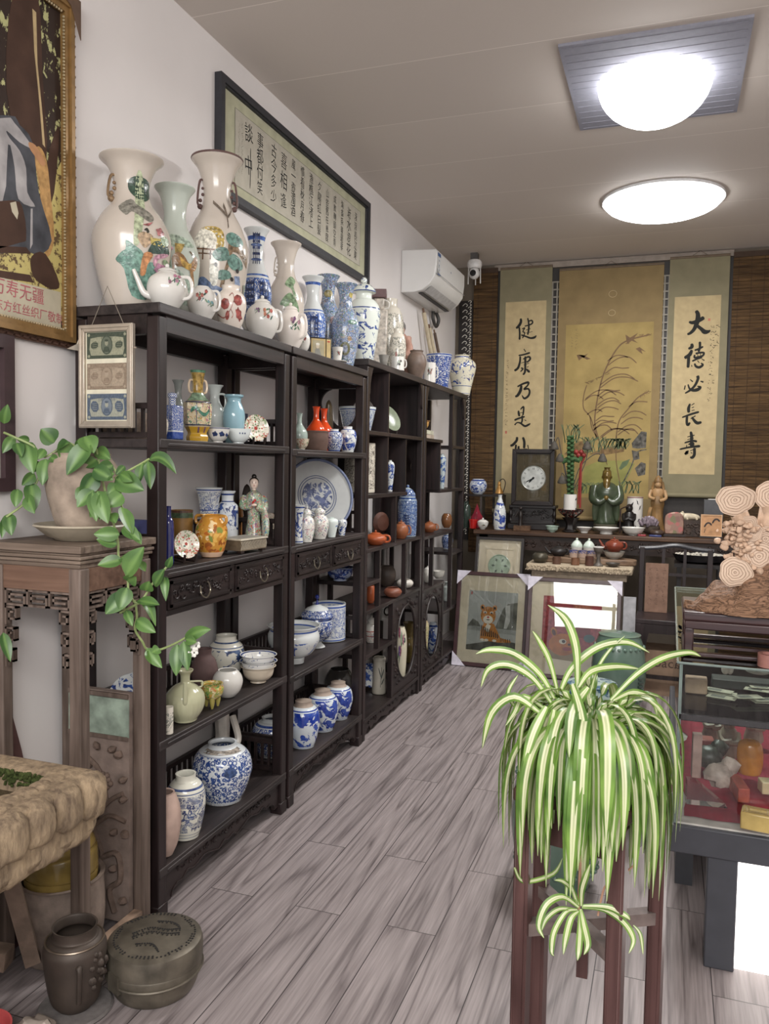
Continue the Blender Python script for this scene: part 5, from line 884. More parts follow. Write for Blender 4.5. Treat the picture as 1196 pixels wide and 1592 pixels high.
for i in range(20): m.tube([tuple(F(.03+i*.0315, .009, .022)), tuple(F(.045+i*.0315, .006, .026)), tuple(F(.055+i*.0315, .012, .022))], .0042, 5)
m.build('leaf_moulding', mat('4a352c', .5, .1), sp_)
def corner_wrap(o, F, u, v, su, sv, s, c, mt):
    M().prism(F, [(u, v), (u-su*s, v), (u-su*s*.35, v-sv*s*.3), (u, v-sv*s)], .039, .042).build('corner_guard', mt, o)
corner_wrap(sp_, F, L_+.006, H_+.006, 1, 1, .12, 0, mat('5b4536', .5)); corner_wrap(sp_, F, L_+.006, -.006, 1, -1, .07, 0, mat('cfc4b4', .5))
def woven(name, a, b, sc, thr, st=(1, 1, 1)):
    t = NT(name).set(.7, 0, .25); nz = t.n('TexNoise', _Scale=sc, _Detail=4.0, _Roughness=.7); t.L(t.co(st), nz.inputs[0]); t.col(t.mix(t.ramp(nz.outputs[0], [(thr, 0.0), (thr+.03, 1.0)]), a, b)); return t.m
m = M(); px = lambda X, Y: ((atx(X, Y, WX+.01).y-1.52), (atx(X, Y, WX+.01).z-1.862))
FOREST = woven('forest_weave', '30241e', 'a9a878', 34, .565, (1, 1, .6)); GROUND = woven('grass_weave', 'b5a76a', '5c4a34', 34, .54); FABR = mat('a09c9c', .8, 0, .2, 0, .18, 16); FABD = mat('4a4b50', .8, 0, .2, 0, .25, 16); RATT = mat('b08a58', .7, 0, .2, 0, .2, 60); FLESH = mat('b08058', .7); CAPT = mat('b5ad98', .8, 0, .2, 0, .06, 20); TRK = mat('46332a', .8, 0, .2, 0, .15, 12); SUNT = mat('b09a72', .8)
def pp(c, pts, d): m.c = c; (m.poly if c in (1, 6, 8) else m.soft)(F, [px(*q) for q in pts], d)
m.rect(F, .05, L_-.05, .05, H_-.05, .010)
pp(1, [(-120, 368), (40, 372), (100, 240), (97, 500), (5, 480), (-120, 450)], .0106); pp(7, [(20, -10), (58, -10), (66, 120), (72, 250), (40, 260), (10, 140)], .0107); pp(8, [(50, 14), (56, 20), (58, 100), (66, 180), (70, 230), (66, 225), (60, 150), (53, 80)], .0108); pp(7, [(84, 300), (92, 205), (86, 205), (74, 250), (70, 330)], .0107)
pp(4, [(48, 245), (60, 228), (72, 250), (78, 300), (84, 370), (74, 400), (64, 370), (62, 300)], .011); pp(1, [(42, 245), (55, 258), (62, 300), (60, 306), (46, 300)], .0111)
pp(3, [(-110, 205), (10, 180), (30, 195), (50, 222), (60, 300), (80, 375), (56, 400), (44, 392), (-60, 380)], .0112); pp(2, [(-80, 210), (6, 184), (22, 192), (44, 220), (50, 232), (30, 222), (10, 204), (14, 215), (30, 235), (40, 262), (42, 300), (54, 322), (28, 310), (22, 260), (12, 225), (2, 320), (-60, 330)], .0114); pp(5, [(44, 222), (54, 226), (66, 244), (70, 256), (64, 258), (54, 244), (46, 232)], .0116)
pp(7, [(-60, 330), (20, 312), (36, 330), (40, 370), (30, 378), (-40, 390)], .0117); pp(6, [(15, 316), (24, 314), (28, 332), (26, 342), (18, 330)], .0118); pp(2, [(47, 325), (50, 325), (50, 380), (46, 388)], .0119); pp(7, [(48, 400), (70, 395), (92, 442), (80, 450), (52, 432)], .0117); pp(7, [(-60, 380), (40, 385), (48, 395), (-60, 392)], .0117); pp(7, [(-60, 412), (46, 428), (52, 440), (-60, 424)], .0117)
pp(6, [(-140, 415), (5, 433), (94, 455), (94, 512), (5, 490), (-140, 462)], .012); m.build('weaving', [FOREST, GROUND, FABR, FABD, RATT, FLESH, CAPT, TRK, SUNT], sp_)
REDT = mat('a5545c', .7); m = M(); a = px(34, 456); b = px(57, 489)
m.text(F, '万寿无疆', .052, a[0]-.014, a[1], .0128); m.text(F, '东方红丝织厂敬制', .036, b[0]-.028, b[1], .0128); m.build('caption', REDT, sp_)
# lower dark frame at the far left
df = thing('framed_print', 'dark-framed picture cut by the left edge above the plant table', 'picture', (WX, 1.325, 1.405)); F = Fr((0, 0, 0), (0, 1, 0), (0, 0, 1)); F.N = Vec((1, 0, 0)); m = M(); frame_bars(m, F, 0, .60, 0, .46, .04, .002, .024); m.build('frame', mat('3d2d30', .5), df); m = M(); m.rect(F, .035, .565, .035, .425, .006); m.build('print', mat('8d877e', .8), df)
# air conditioner
ac = thing('air_conditioner', 'white wall air conditioner above the far end of the shelves', 'air conditioner', (WX, 5.60, 2.745)); ACW = mat('d9d8d6', .35, 0, .5, 0, .02, 6); F = Fr((0, 0, 0), (1, 0, 0), (0, 0, 1)); F.N = Vec((0, 1, 0))
sec = [(0.0, .0), (.10, .0), (.16, .012), (.215, .055), (.25, .105), (.262, .20), (.262, .285), (.25, .29), (0, .30)]
m = M(); k = len(sec); m.add([F(u, v, d) for d in (0, .82) for u, v in sec], [tuple(range(k)), tuple(range(2*k-1, k-1, -1))]+[((i+1) % k, i, k+i, k+(i+1) % k) for i in range(k)]); m.build('body', ACW, ac, ang=50, bevel=.006)
m = M(); Fb = Fr((.165, 0, .006), (0, 1, 0), (.055, 0, .044)); m.rect(Fb, .05, .77, .02, .9, -.002); m.build('louvre', mat('b9b8b8', .4), ac)
m = M(); m.box(.118, .150, .05, .77, -.003, .004); m.build('slot', mat('1e1c1c', .5), ac); m = M(); m.tube([(.2635, .004, .128), (.2635, .816, .128)], .0018, 5); m.build('panel_seam', mat('8f8e8e', .5), ac)
m = M(); F2 = Fr((.2635, .03, .12), (0, 1, 0), (0, 0, 1)); m.rect(F2, 0, .075, .13, .155, .0006); m.rect(F2, 0, .075, .0, .012, .0006); m.c = 1
for i in range(3): m.rect(F2, .004, .07, .022+i*.034, .048+i*.034, .0006)
m.c = 2; [m.rect(F2, .03, .045, .028+i*.034, .042+i*.034, .0009) for i in range(3)]; m.c = 0; m.ell(F2, .36, .09, .008, .008, .0008); m.build('energy_label', [mat('3d6196', .4), mat('d8dadd', .4), mat('5f6670', .4)], ac)
M().tube(crom([(.03, .80, .01), (.05, .83, -.05), (.04, .80, -.11), (.03, .74, -.06), (.03, .74, .005)], 5), .014, 8).build('pipe', mat('3a3836', .5), ac)
# security camera
cm = thing('security_camera', 'white dome security camera with three short aerials hanging from the ceiling', 'camera', tuple(aty(738, 418, 6.72).xy)+(CZ,)); CW = mat('d6d4d2', .35)
M().box(-.03, .03, -.03, .03, -.06, 0).build('mount', mat('4a4644', .5), cm)
m = M(); m.lathe([(.0005, -.055), (.05, -.058), (.06, -.075), (.06, -.105), (.052, -.125), (.0005, -.128)], 28); m.build('cap', CW, cm)
m = M(); m.ball((0, -.005, -.165), .045, 18, (1, 1, 1.1)); m.build('head', CW, cm); M().lathe([(.024, 0), (.026, .008), (.0005, .011)], 20, (0, 0, 0)).build('lens', mat('1b1b1d', .2), cm, loc=(0, -.048, -.172)).rotation_euler.x = pi/2
for x, y in ((-.05, 0), (.05, 0), (.0, .045)): M().tube([(x, y, -.11), (x*1.05, y, -.25)], .0045, 7).build('aerial', CW, cm)
# framed banknotes hanging on the shelf's side
bf = thing('framed_banknotes', 'silver frame with green, tan and blue banknotes hanging on the shelf end', 'picture', (-1.693, 2.155, 1.605)); F = Fr((0, 0, 0), (1, 0, 0), (0, 0, 1)); F.N = Vec((0, -1, 0)); SIL = mat('b5aa9c', .35, .5, .5, 0, .12, 20)
w_, h_ = .205, .325; x0 = -w_/2; m = M(); frame_bars(m, F, x0, x0+w_, 0, h_, .022, 0, .016); frame_bars(m, F, x0+.003, x0+w_-.003, .003, h_-.003, .009, .016, .02); m.build('frame', SIL, bf, bevel=.0015)
M().prism(F, [(x0+.015, .015), (x0+w_-.015, .015), (x0+w_-.015, h_-.015), (x0+.015, h_-.015)], -.0, .006).build('mount', mat('cfc9b4', .7), bf)
def note(y0, ca, cb, cc, oct_, ttl='行銀備儲央中'):
    m = M(); a, b = x0+.026, x0+w_-.026; H = .082; m.rect(F, a, b, y0, y0+H, .0068); m.c = 1; m.poly(F, [(a+.016, y0+.01), (b-.016, y0+.01), (b-.01, y0+.03), (b-.014, y0+H-.018), (b-.045, y0+H-.014), (a+.045, y0+H-.014), (a+.014, y0+H-.018), (a+.01, y0+.03)], .0072)
    c = (a+b)/2; m.c = 0; m.ell(F, c, y0+.042, .022, .03, .0076, 20); m.c = 2; m.ell(F, c, y0+.042, .019, .026, .008, 20); m.c = 3; m.ell(F, c, y0+.048, .0065, .009, .0086, 12); m.c = 0; m.poly(F, [(c-.014, y0+.02), (c+.014, y0+.02), (c+.008, y0+.036), (c-.008, y0+.036)], .0084); m.ell(F, c, y0+.056, .007, .004, .0088, 10)
    for u in (a+.03, b-.03):
        m.c = 0; m.ell(F, u, y0+.042, .016 if oct_ else .015, .019 if oct_ else .012, .0077, 8, pi/8); m.c = 1
        for k in range(4): m.stroke(F, [(u-.009, y0+.032+.006*k), (u+.009, y0+.033+.006*k)], .002, .0082, 1)
    for u in (a+.008, b-.008):
        for v in (y0+.008, y0+H-.008): m.c = 1; m.ell(F, u, v, .005, .005, .0074, 8)
    m.c = 0; m.text(F, ttl, .011, c, y0+H-.02, .0078)
    return m.build('banknote', [mat(ca, .7, 0, .2, 0, .15, 150), mat(cb, .7, 0, .2, 0, .12, 150), mat(cc, .7), mat(cb, .7)], bf)
note(.219, '464d42', '8f8f7a', '5c6254', False, '行銀央中'); note(.122, '877767', '9c8d7b', '928270', False); note(.026, '545e6c', '96978a', '6d7680', True)
cd = M(); cd.tube([tuple(F(x0+.04, h_-.004, .003)), tuple(F(0, h_+.12, .003)), tuple(F(-x0-.04, h_-.004, .003))], .0014, 6); cd.build('hanging_cord', mat('7d7468', .7), bf)
M().tube([tuple(F(-x0+.0, h_*.77, .006)), tuple(F(-x0+.008, h_*.765, .006))], .003, 6).build('clip', SIL, bf)
# ================================================================== PLANT TABLE
TW = wood('weathered_wood', '41342c', '72635a', 'Z', .65, 1.0, .35); TWX = wood('weathered_wood_top', '473a31', '7d6d60', 'X', .65, 1.0, .35); TWR = wood('reddish_rail', '4f372a', '755a4a', 'X', .55)
tb = thing('plant_table', 'weathered square wooden stand with fretwork aprons carrying the trailing plant', 'table', (0, 0, 0)); X0, X1, Y0, Y1, ZT = -1.862, -1.522, 1.818, 2.168, 1.265
m = M(); m.box(X0, X1, Y0, Y1, ZT-.022, ZT)
for i, (e, z0, z1) in enumerate(((.004, .03, .022), (-.002, .04, .03), (.002, .052, .042), (.010, .066, .052))): m.box(X0+.006+e, X1-.006-e, Y0+.006+e, Y1-.006-e, ZT-z0, ZT-z1)
m.build('top', TWX, tb, bevel=.003)
m = M(); e = .018; m.box(X0+e, X1-e, Y0+e, Y0+e+.02, ZT-.135, ZT-.064); m.box(X0+e, X1-e, Y1-e-.02, Y1-e, ZT-.135, ZT-.064); m.box(X1-e-.02, X1-e, Y0+e, Y1-e, ZT-.135, ZT-.064); m.box(X0+e, X0+e+.02, Y0+e, Y1-e, ZT-.135, ZT-.064); m.build('frieze', TWR, tb, bevel=.003)
for x in (X0+.012, X1-.052):
    for y in (Y0+.012, Y1-.052): M().box(x, x+.04, y, y+.04, 0, ZT-.066).build('leg', TW, tb, bevel=.004)
def meander(m, F, u0, u1, v1, s):        # squared key-fret border hanging from v1
    n = max(1, int(round((u1-u0)/(s*1.45)))); st = (u1-u0)/n
    for i in range(n):
        a = u0+i*st; b = a+st*.94; t = s*.13
        for p in ((a, v1-t, b, v1), (a, v1-s, a+t, v1), (a, v1-s, b, v1-s+t), (b-t, v1-s, b, v1-t*2.2), (a+2.2*t, v1-2.2*t-t, b, v1-2.2*t), (a+2.2*t, v1-s+2.2*t, a+3.2*t, v1-2.2*t), (a+2.2*t, v1-s+2.2*t, b-2.2*t, v1-s+3.2*t)): m.prism(F, [(p[0], p[1]), (p[2], p[1]), (p[2], p[3]), (p[0], p[3])], -.008, .008)
def fret(nm, F, L):
    m = M(); meander(m, F, .052, L-.052, 0, .05)
    for u, s in ((.052, 1), (L-.052, -1)):
        for k in range(3):
            v = -.052-k*.062; w = .042-.006*k; G = Fr(F(u, v), F.U*s, F.V); t = .006
            for p in ((0, -.055, t, 0), (0, -t, w, 0), (w-t, -.04, w, 0), (2*t, -.04, w, -.04+t), (2*t, -.04, 3*t, -.014), (2*t, -.02, w-2*t, -.014)): m.prism(G, [(p[0], p[1]), (p[2], p[1]), (p[2], p[3]), (p[0], p[3])], -.008, .008)
    return m.build(nm, TW, tb)
zf = ZT-.135; fret('fretwork', Fr((X0, Y0+.03, zf), (1, 0, 0), (0, 0, 1)), X1-X0); fret('fretwork', Fr((X1-.03, Y0, zf), (0, 1, 0), (0, 0, 1)), Y1-Y0); fret('fretwork', Fr((X0, Y1-.03, zf), (1, 0, 0), (0, 0, 1)), X1-X0)
m = M(); m.box(X1-.046, X1-.016, Y0+.05, Y1-.05, .035, .075); m.build('stretcher', mat('9a8270', .6, 0, .3, 0, .3, 15, .4), tb); m = M(); m.box(X0+.05, X1-.05, Y1-.046, Y1-.016, .035, .07); m.build('stretcher', TW, tb)
# ------------------------------------------------------------------ trailing plant in its pot
DX, DY = -1.655, 1.985
dish = thing('pot_saucer', 'wide pale grey saucer under the plant pot on the wooden stand', 'saucer', (DX, DY, ZT+.001)); M().lathe([(.075, 0), (.08, .004), (.1, .012), (.128, .036), (.138, .042), (.135, .047), (.122, .040), (.09, .02), (.0005, .018)], 48).build('dish', mat('a69c8a', .4, 0, .4, 0, .12, 18, .1), dish)
pot = thing('potted_trailing_plant', 'trailing green leafy plant in a weathered clay pot on the wooden stand', 'potted plant', (DX, DY, ZT+.0215)); PC = mat('97887a', .8, 0, .2, 0, .28, 16, .5, bs=30, bd=.006)
m = M(); m.lathe(vessel(prof([(.62, 0), (.66, .02), (.66, .08), (.72, .12), (.92, .45), (1, .66), (.95, .84), (.78, .95), (.8, 1)], .105, .235), .01, .15), 44, fn=lambda a, z: 1+.012*sin(3*a+z*30)); m.build('pot', PC, pot)
LF = NT('trailing_leaf'); LF.set(.4, 0, .5); _n = LF.n('TexNoise', _Scale=9.0, _Detail=2.0); LF.L(LF.co(), _n.inputs[0]); _u = LF.n('UVMap'); _s = LF.n('SeparateXYZ'); LF.L(_u.outputs[0], _s.inputs[0])
LF.col(LF.mix(LF.ramp(_s.outputs[0], [(.30, 0.0), (.48, .55), (.52, .55), (.70, 0.0)]), LF.mix(LF.ramp(_n.outputs[0], [(.35, 0.0), (.65, 1.0)]), '31502a', '56773c'), '739450')); LF.b.inputs['Subsurface Weight'].default_value = .0; LF = LF.m
STM = mat('8a9a62', .5); rn = random.Random(12)
stems = M(); leaves = M(); o0 = Vec((DX, DY, ZT+.02))
def dpt(px_, py_, k=0): return atd(px_, py_, depth((DX, DY, ZT))-.02-k)-o0
def pst(pts, k0=0, k1=.1, r=.0034):
    n = len(pts); stems.tube([tuple(dpt(x, y, k0+(k1-k0)*i/(n-1))) for i, (x, y) in enumerate(crom(pts, 4)[::4])] if False else crom([tuple(dpt(x, y, k0+(k1-k0)*i/(n-1))) for i, (x, y) in enumerate(pts)], 4), r, 7)
def plf(b, t, wpx, k=.05, bend=.0, kt=None):   # leaf from base to tip (pixels of the photo, k metres towards the viewer)
    kt = k+.02 if kt is None else kt; A = dpt(*b, k); B = dpt(*t, kt); d = B-A; L = d.length; sag = Vec((0, 0, bend*L))
    n = 9; path = [A+d*(i/n)+sag*sin(pi*i/n)+Vec((.3, -.5, .1))*(L*.10*sin(pi*i/n)) for i in range(n+1)]
    W = wpx*1.2*(depth(A+o0))/FPX; wid = [W*max(.05, (sin(pi*min(1, (i/n)**.75)))**.8) for i in range(n+1)]
    leaves.blade(path, wid, tuple((CAM-(A+o0)).normalized()+Vec((rn.uniform(-.5, .5), rn.uniform(-.5, .5), rn.uniform(-.2, .6)))), fold=.35)
pst([(125, 712), (108, 690), (70, 712), (52, 695), (20, 680), (6, 674)], 0, .09); pst([(125, 712), (100, 694), (84, 712), (60, 745), (42, 780), (10, 805)], 0, .06); pst([(125, 712), (130, 690), (140, 720), (148, 760), (150, 770)], .0, .11); pst([(125, 705), (150, 700), (170, 720), (185, 745), (188, 770), (190, 790), (205, 820), (208, 830)], .02, .12); pst([(178, 745), (215, 725), (232, 715)], .08, .05)
pst([(150, 700), (160, 750), (172, 800), (183, 840), (185, 870), (198, 900), (198, 930), (192, 950)], .05, .14); pst([(198, 920), (215, 940), (240, 905), (262, 880)], .13, .1); pst([(210, 935), (213, 960), (210, 980), (222, 1000), (228, 1010), (246, 1012), (270, 1003), (290, 992)], .12, .02); pst([(186, 955), (214, 940)], .13, .12)
for a in [((84, 690), (64, 668), 27), ((62, 720), (48, 735), 26, .03), ((6, 660), (12, 630), 14, .03), ((22, 680), (4, 706), 14, .03), ((46, 686), (26, 684), 12, .03), ((26, 690), (34, 712), 15), ((42, 688), (52, 738), 24, .04), ((54, 738), (34, 756), 16), ((72, 715), (66, 756), 19), ((48, 752), (54, 796), 21), ((42, 772), (54, 800), 18, .07), ((28, 762), (24, 790), 15), ((14, 800), (18, 834), 18), ((8, 806), (3, 838), 10),
          ((78, 712), (92, 720), 12), ((88, 700), (108, 690), 22), ((110, 690), (92, 712), 26), ((132, 680), (146, 706), 26, .08), ((140, 690), (104, 740), 26, .09), ((124, 700), (138, 680), 20), ((150, 716), (130, 728), 20, .06), ((146, 730), (176, 748), 22, .1), ((150, 738), (126, 775), 24, .1), ((158, 742), (178, 738), 18, .1), ((146, 764), (120, 790), 22, .12), ((144, 766), (150, 812), 17, .13), ((152, 765), (168, 815), 24, .13), ((165, 765), (155, 810), 18, .12), ((190, 770), (168, 790), 22, .12), ((172, 800), (180, 815), 16, .12),
          ((180, 745), (224, 764), 30, .09), ((188, 738), (206, 750), 14, .1), ((222, 720), (214, 758), 14, .06), ((230, 718), (234, 762), 16, .06), ((232, 716), (274, 738), 18, .05, .22), ((194, 726), (180, 740), 10, .06), ((176, 725), (150, 735), 20, .06), ((188, 790), (206, 832), 20, .14), ((192, 820), (218, 842), 18, .14), ((204, 826), (220, 848), 14, .14), ((186, 832), (146, 832), 20, .15), ((182, 848), (150, 840), 18, .15), ((190, 872), (152, 880), 18, .15), ((196, 896), (224, 852), 30, .16), ((188, 868), (206, 874), 16, .14), ((214, 874), (226, 890), 14, .14),
          ((196, 925), (164, 956), 24, .16), ((198, 915), (186, 950), 22, .16), ((198, 905), (212, 898), 20, .15), ((214, 935), (248, 942), 18, .14), ((220, 936), (242, 975), 16, .14, .2), ((212, 965), (242, 985), 18, .13), ((196, 950), (206, 975), 12, .14), ((226, 920), (232, 905), 18, .13), ((240, 912), (256, 886), 18, .12), ((256, 898), (258, 936), 12, .12, .1), ((260, 884), (268, 866), 10, .12), ((228, 1010), (252, 1040), 16, .1), ((232, 1012), (240, 1036), 18, .1), ((248, 1010), (236, 1016), 14, .1),
          ((276, 1003), (274, 1052), 19, .05), ((286, 998), (292, 1044), 17, .05), ((288, 996), (328, 980), 16, .05, .1), ((290, 995), (306, 1000), 14, .06), ((5, 985), (16, 1030), 14, .14), ((150, 700), (172, 716), 18, .04), ((128, 720), (112, 706), 20, .05), ((70, 700), (58, 716), 12, .04), ((134, 760), (118, 778), 16, .1), ((184, 756), (168, 770), 18, .1), ((150, 790), (140, 806), 12, .12)]: plf(*a)
stems.build('stem', STM, pot); leaves.build('foliage', LF, pot, ang=180)
fl = M()
for q in ((298, 1012), (305, 1006), (302, 1016)):
    c = dpt(q[0], q[1], .06)
    for k in range(6): a = k*pi/3; fl.ball(tuple(c+Vec((.008*cos(a), .006*sin(a), .008*sin(a)))), .006, 6, (1, .7, 1))
fl.build('flower', mat('e8e6de', .5), pot)
# carved slab leaning behind the stand, and blue plates behind it
sl = thing('relief_slab', 'grey carved flower slab with a pale green strip on top, inside the wooden stand', 'carved slab', (-1.692, 2.108, .035)); F = Fr((-.113, -.012, 0), (1, 0, 0), (0, .008, 1)); CLY = mat('7d6e66', .85, 0, .2, 0, .16, 20, .5, bs=60)
M().prism(F, [(0, 0), (.23, 0), (.23, .74), (0, .74)], -.024, 0).build('slab', CLY, sl); M().prism(F, [(.0, .60), (.23, .60), (.23, .72), (.0, .72)], 0, .004).build('green_strip', mat('8c9a8c', .6, .1, .4, 0, .3, 18), sl)
m = M()
for v in (.725, .59): M().prism(F, [(0, v), (.228, v), (.228, v+.012), (0, v+.012)], 0, .009).build('moulding', TW, sl)
RL = M()
def vine(pts, r): RL.tube([tuple(F(u, v, .003)) for u, v in crom(pts, 5)], r*1.35, 7, flat=.9)
vine([(.02, .02), (.06, .12), (.13, .2), (.1, .3), (.15, .38), (.21, .42)], .006); vine([(.1, .3), (.16, .34), (.22, .33)], .006); vine([(.13, .2), (.19, .22), (.2, .14), (.16, .1), (.18, .03)], .008); vine([(.15, .38), (.12, .48), (.06, .53), (.04, .57)], .007); vine([(.06, .3), (.03, .4), (.07, .47), (.05, .52)], .006); vine([(.06, .12), (.02, .2), (.05, .28)], .007)
for i in range(16): a = i*2.4; RL.ball(tuple(F(.145+.022*cos(a)*(i/16), .45+.03*sin(a)*(i/16), .004)), .009, 8)
for (u, v, a_) in ((.09, .49, 2.4), (.2, .46, .4), (.06, .42, 2.8), (.19, .53, 1.2), (.16, .55, .6), (.21, .3, -.6), (.17, .28, .9), (.05, .36, .2), (.17, .16, 1.1), (.1, .1, .4), (.2, .08, -.3), (.04, .07, 1.3), (.12, .55, 2.2), (.2, .4, .2), (.08, .22, 2.2)):
    q = [F(u+.03*t*cos(a_), v+.03*t*sin(a_), .004+.004*sin(pi*t)) for t in (0, .25, .5, .75, 1)]; RL.tube([tuple(x) for x in q], [.004, .014, .017, .011, .001], 8, flat=.7)
RL.build('relief', mat('6a5a51', .85, 0, .2, 0, .2, 40, .4), sl)
BWP = porcelain('lotus_plate', 'blotch', 75, .5, (0, 1), [], seed=51, white='c2c4c4', blue='2b3868')
for k, (dy, dz, lb) in enumerate(((0, 0, 'blue and white plate on edge behind the carved panel, in front of its twin'), (.035, .0, 'blue and white plate on edge behind the carved panel, next to the shelf bars'))):
    o = plate_on_stand('plate', lb, (Vec((-1.72, 2.315+dy*1.3, .599)), .2, .082), BWP, [], .18, -.9+.05*k, None, .010, stand=False)
# jars under the stand
gp = vase('earthen_pot', 'big rough grey earthen pot on the floor inside the wooden stand', 'pot', (Vec((-1.714, 1.955, .001)), .24, .128), [(.8, 0), (.86, .03), (.97, .3), (1, .6), (.97, .93), (1, 1)], mat('85766c', .9, 0, .2, 0, .22, 20, .6, bs=45), .014, .5)
aj = vase('amber_jar', 'amber glazed banded jar standing inside the grey earthen pot', 'jar', (Vec((-1.714, 1.955, .132)), .29, .108), [(.8, 0), (.9, .1), (1, .4), (.97, .42), (1, .46), (.98, .64), (.9, .67), (.92, .72), (.7, .9), (.55, .95), (.6, 1)], mat('8a7440', .2, 0, .5, 0, .3, 9), .006, .4)
# ------------------------------------------------------------------ stone trough on its wooden trestle
def rock_mat():
    t = NT('trough_stone').set(.9, 0, .2); nz = t.n('TexNoise', _Scale=26.0, _Detail=7.0, _Roughness=.65); t.L(t.co((1.6, 1.6, .55)), nz.inputs[0]); n2 = t.n('TexNoise', _Scale=5.0, _Detail=3.0); t.L(t.co(), n2.inputs[0])
    t.col(t.mix(t.ramp(t.math('ADD', t.math('MULTIPLY', nz.outputs[0], .6), t.math('MULTIPLY', n2.outputs[0], .4)), [(.36, 0.0), (.62, 1.0)]), '5a4c40', 'a08c72')); t.bump(nz.outputs[0], .8, .012); return t.m
ROCK = rock_mat(); tg = thing('stone_trough', 'rough stone water trough with bulging pebble sides and moss inside', 'trough', (0, 0, 0)); TX0, TX1, TY0, TY1, TZ = -1.862, -1.350, .92, 1.742, .702
m = M(); m.box(TX0, TX1-.075, TY0, TY0+.10, TZ-.17, TZ-.01); m.box(TX0, TX1-.04, TY1-.10, TY1-.012, TZ-.17, TZ-.006); m.box(TX1-.12, TX1-.03, TY0, TY1-.03, TZ-.17, TZ-.008); m.box(TX0, TX0+.09, TY0, TY1-.03, TZ-.17, TZ-.008); m.box(TX0+.02, TX1-.06, TY0+.02, TY1-.04, TZ-.20, TZ-.15)
body = m.build('basin', ROCK, tg, bevel=.02)
st_ = M(); rn = random.Random(5)
def stone(c, r, sq, seed):
    n0 = len(st_.v); st_.ball((0, 0, 0), 1, 22); rr = random.Random(seed); ph = Vec((rr.random()*9, rr.random()*9, rr.random()*9))
    for i in range(n0, len(st_.v)):
        v = Vec(st_.v[i]); p = Vec([abs(q)**.72*(1 if q > 0 else -1) for q in v]); k = 1+.17*mnoise.noise(v*1.6+ph)+.07*mnoise.noise(v*5+ph)
        st_.v[i] = (c[0]+p.x*sq[0]*r*k, c[1]+p.y*sq[1]*r*k, c[2]+p.z*sq[2]*r*k)
y = TY1-.055; i = 0
while y > TY0-.05:
    w = rn.uniform(.082, .098); stone((TX1-.047, y, TZ-.062), 1, (.042, w*.54, .056), i); y -= w*.98; i += 1
y = TY1-.09
while y > TY0-.05: w = rn.uniform(.09, .11); stone((TX1-.062, y, TZ-.145), 1, (.034, w*.54, .042), i+40); y -= w*.98; i += 1
x = TX1-.06
while x > TX0+.02: w = rn.uniform(.10, .12); stone((x, TY1-.045, TZ-.07), 1, (w*.56, .034, .062), i+80); x -= w; i += 1
x = TX1-.04; y = TY1-.05
for q in range(18): stone((TX1-.098+rn.uniform(-.008, .006), TY1-.07-q*.046, TZ-.018), 1, (.03, .03, .018), 200+q)
st_.build('rim_stones', ROCK, tg, ang=180)
m = M(); m.box(TX0+.08, TX1-.11, TY0+.09, TY1-.09, TZ-.075, TZ-.068); m.build('water', mat('332b1e', .06, 0, .6, 0, .2, 8), tg)
m = M(); rn = random.Random(3)
for q in range(420):
    x = rn.uniform(TX0+.085, TX1-.125); z = TZ-.012-abs(rn.gauss(0, .018)); m.ball((x, TY1-.103+rn.uniform(-.004, .004), z), rn.uniform(.003, .006), 6)
m.build('moss', mat('3d4526', .95, 0, .1, 0, .35, 60), tg)
tk = thing('trestle', 'old wooden trestle with diagonal braces under the stone trough', 'trestle', (0, 0, 0)); m = M()
OW = mat('6b5a4e', .75, 0, .25, 0, .25, 14, .5, bs=40)
for p, q, a in (((-1.44, 1.70, 0), (-1.50, 1.66, TZ-.205), .045),): pass
M().bar((-1.70, 1.48, .0), (-1.66, 1.48, TZ-.203), .05).build('leg', OW, tk); M().bar((-1.60, 1.05, 0), (-1.56, 1.05, TZ-.203), .05).build('leg', OW, tk); M().bar((-1.84, 1.60, 0), (-1.84, 1.60, TZ-.203), .045).build('leg', OW, tk); M().bar((-1.84, 1.05, 0), (-1.84, 1.05, TZ-.203), .045).build('leg', OW, tk)
M().bar((-1.60, 1.715, .13), (-1.66, 1.66, TZ-.21), .04).build('brace', OW, tk); M().bar((-1.83, 1.60, .19), (-1.63, 1.66, .165), .05).build('crossbar', OW, tk); M().bar((-1.62, 1.05, .12), (-1.69, 1.48, .12), .04).build('crossbar', OW, tk)
bd_ = thing('leaning_board', 'dark reddish slanted board leaning inside the wooden stand against the wall', 'board', (-1.857, 0, 0)); M().prism(Fr((0, 0, 0), (0, 1, 0), (0, 0, 1)), [(1.876, .003), (2.09, .003), (1.941, .614), (1.876, .83)], 0, .008).build('board', mat('5a403e', .6, 0, .3, 0, .15, 12), bd_)
# brass pot
BRS = mat('4c423b', .55, .35, .5, 0, .2, 12)
_b = atz(117, 1568, 0); bp = vase('brass_pot', 'dark brass pot with a wide collar and small side lug on the floor', 'pot', (Vec((_b.x, _b.y, .012)), .225, .083), [(.55, 0), (.6, .02), (.78, .12), (.92, .4), (1, .68), (.97, .78), (.8, .86), (.70, .875), (.68, .92), (.70, .98), (.72, 1)], BRS, .005, .85, 56)
m = M(); d = Vec((cos(.12), sin(.12), 0)); m.tube(crom([tuple(d*.08+Vec((0, 0, .15))), tuple(d*.09+Vec((0, 0, .14))), tuple(d*.083+Vec((0, 0, .09))), tuple(d*.072+Vec((0, 0, .045)))], 4), .0065, 8); m.ball(tuple(d*.084+Vec((0, 0, .147))), .009, 8); m.build('lug', BRS, bp)
m = M(); m.tube([(.0755*cos(2*pi*i/48), .0755*sin(2*pi*i/48), .187) for i in range(48)], .003, 6, closed=True); m.build('shoulder_ring', mat('8a7c6e', .35, .8), bp)
ms = M(); rn = random.Random(8)
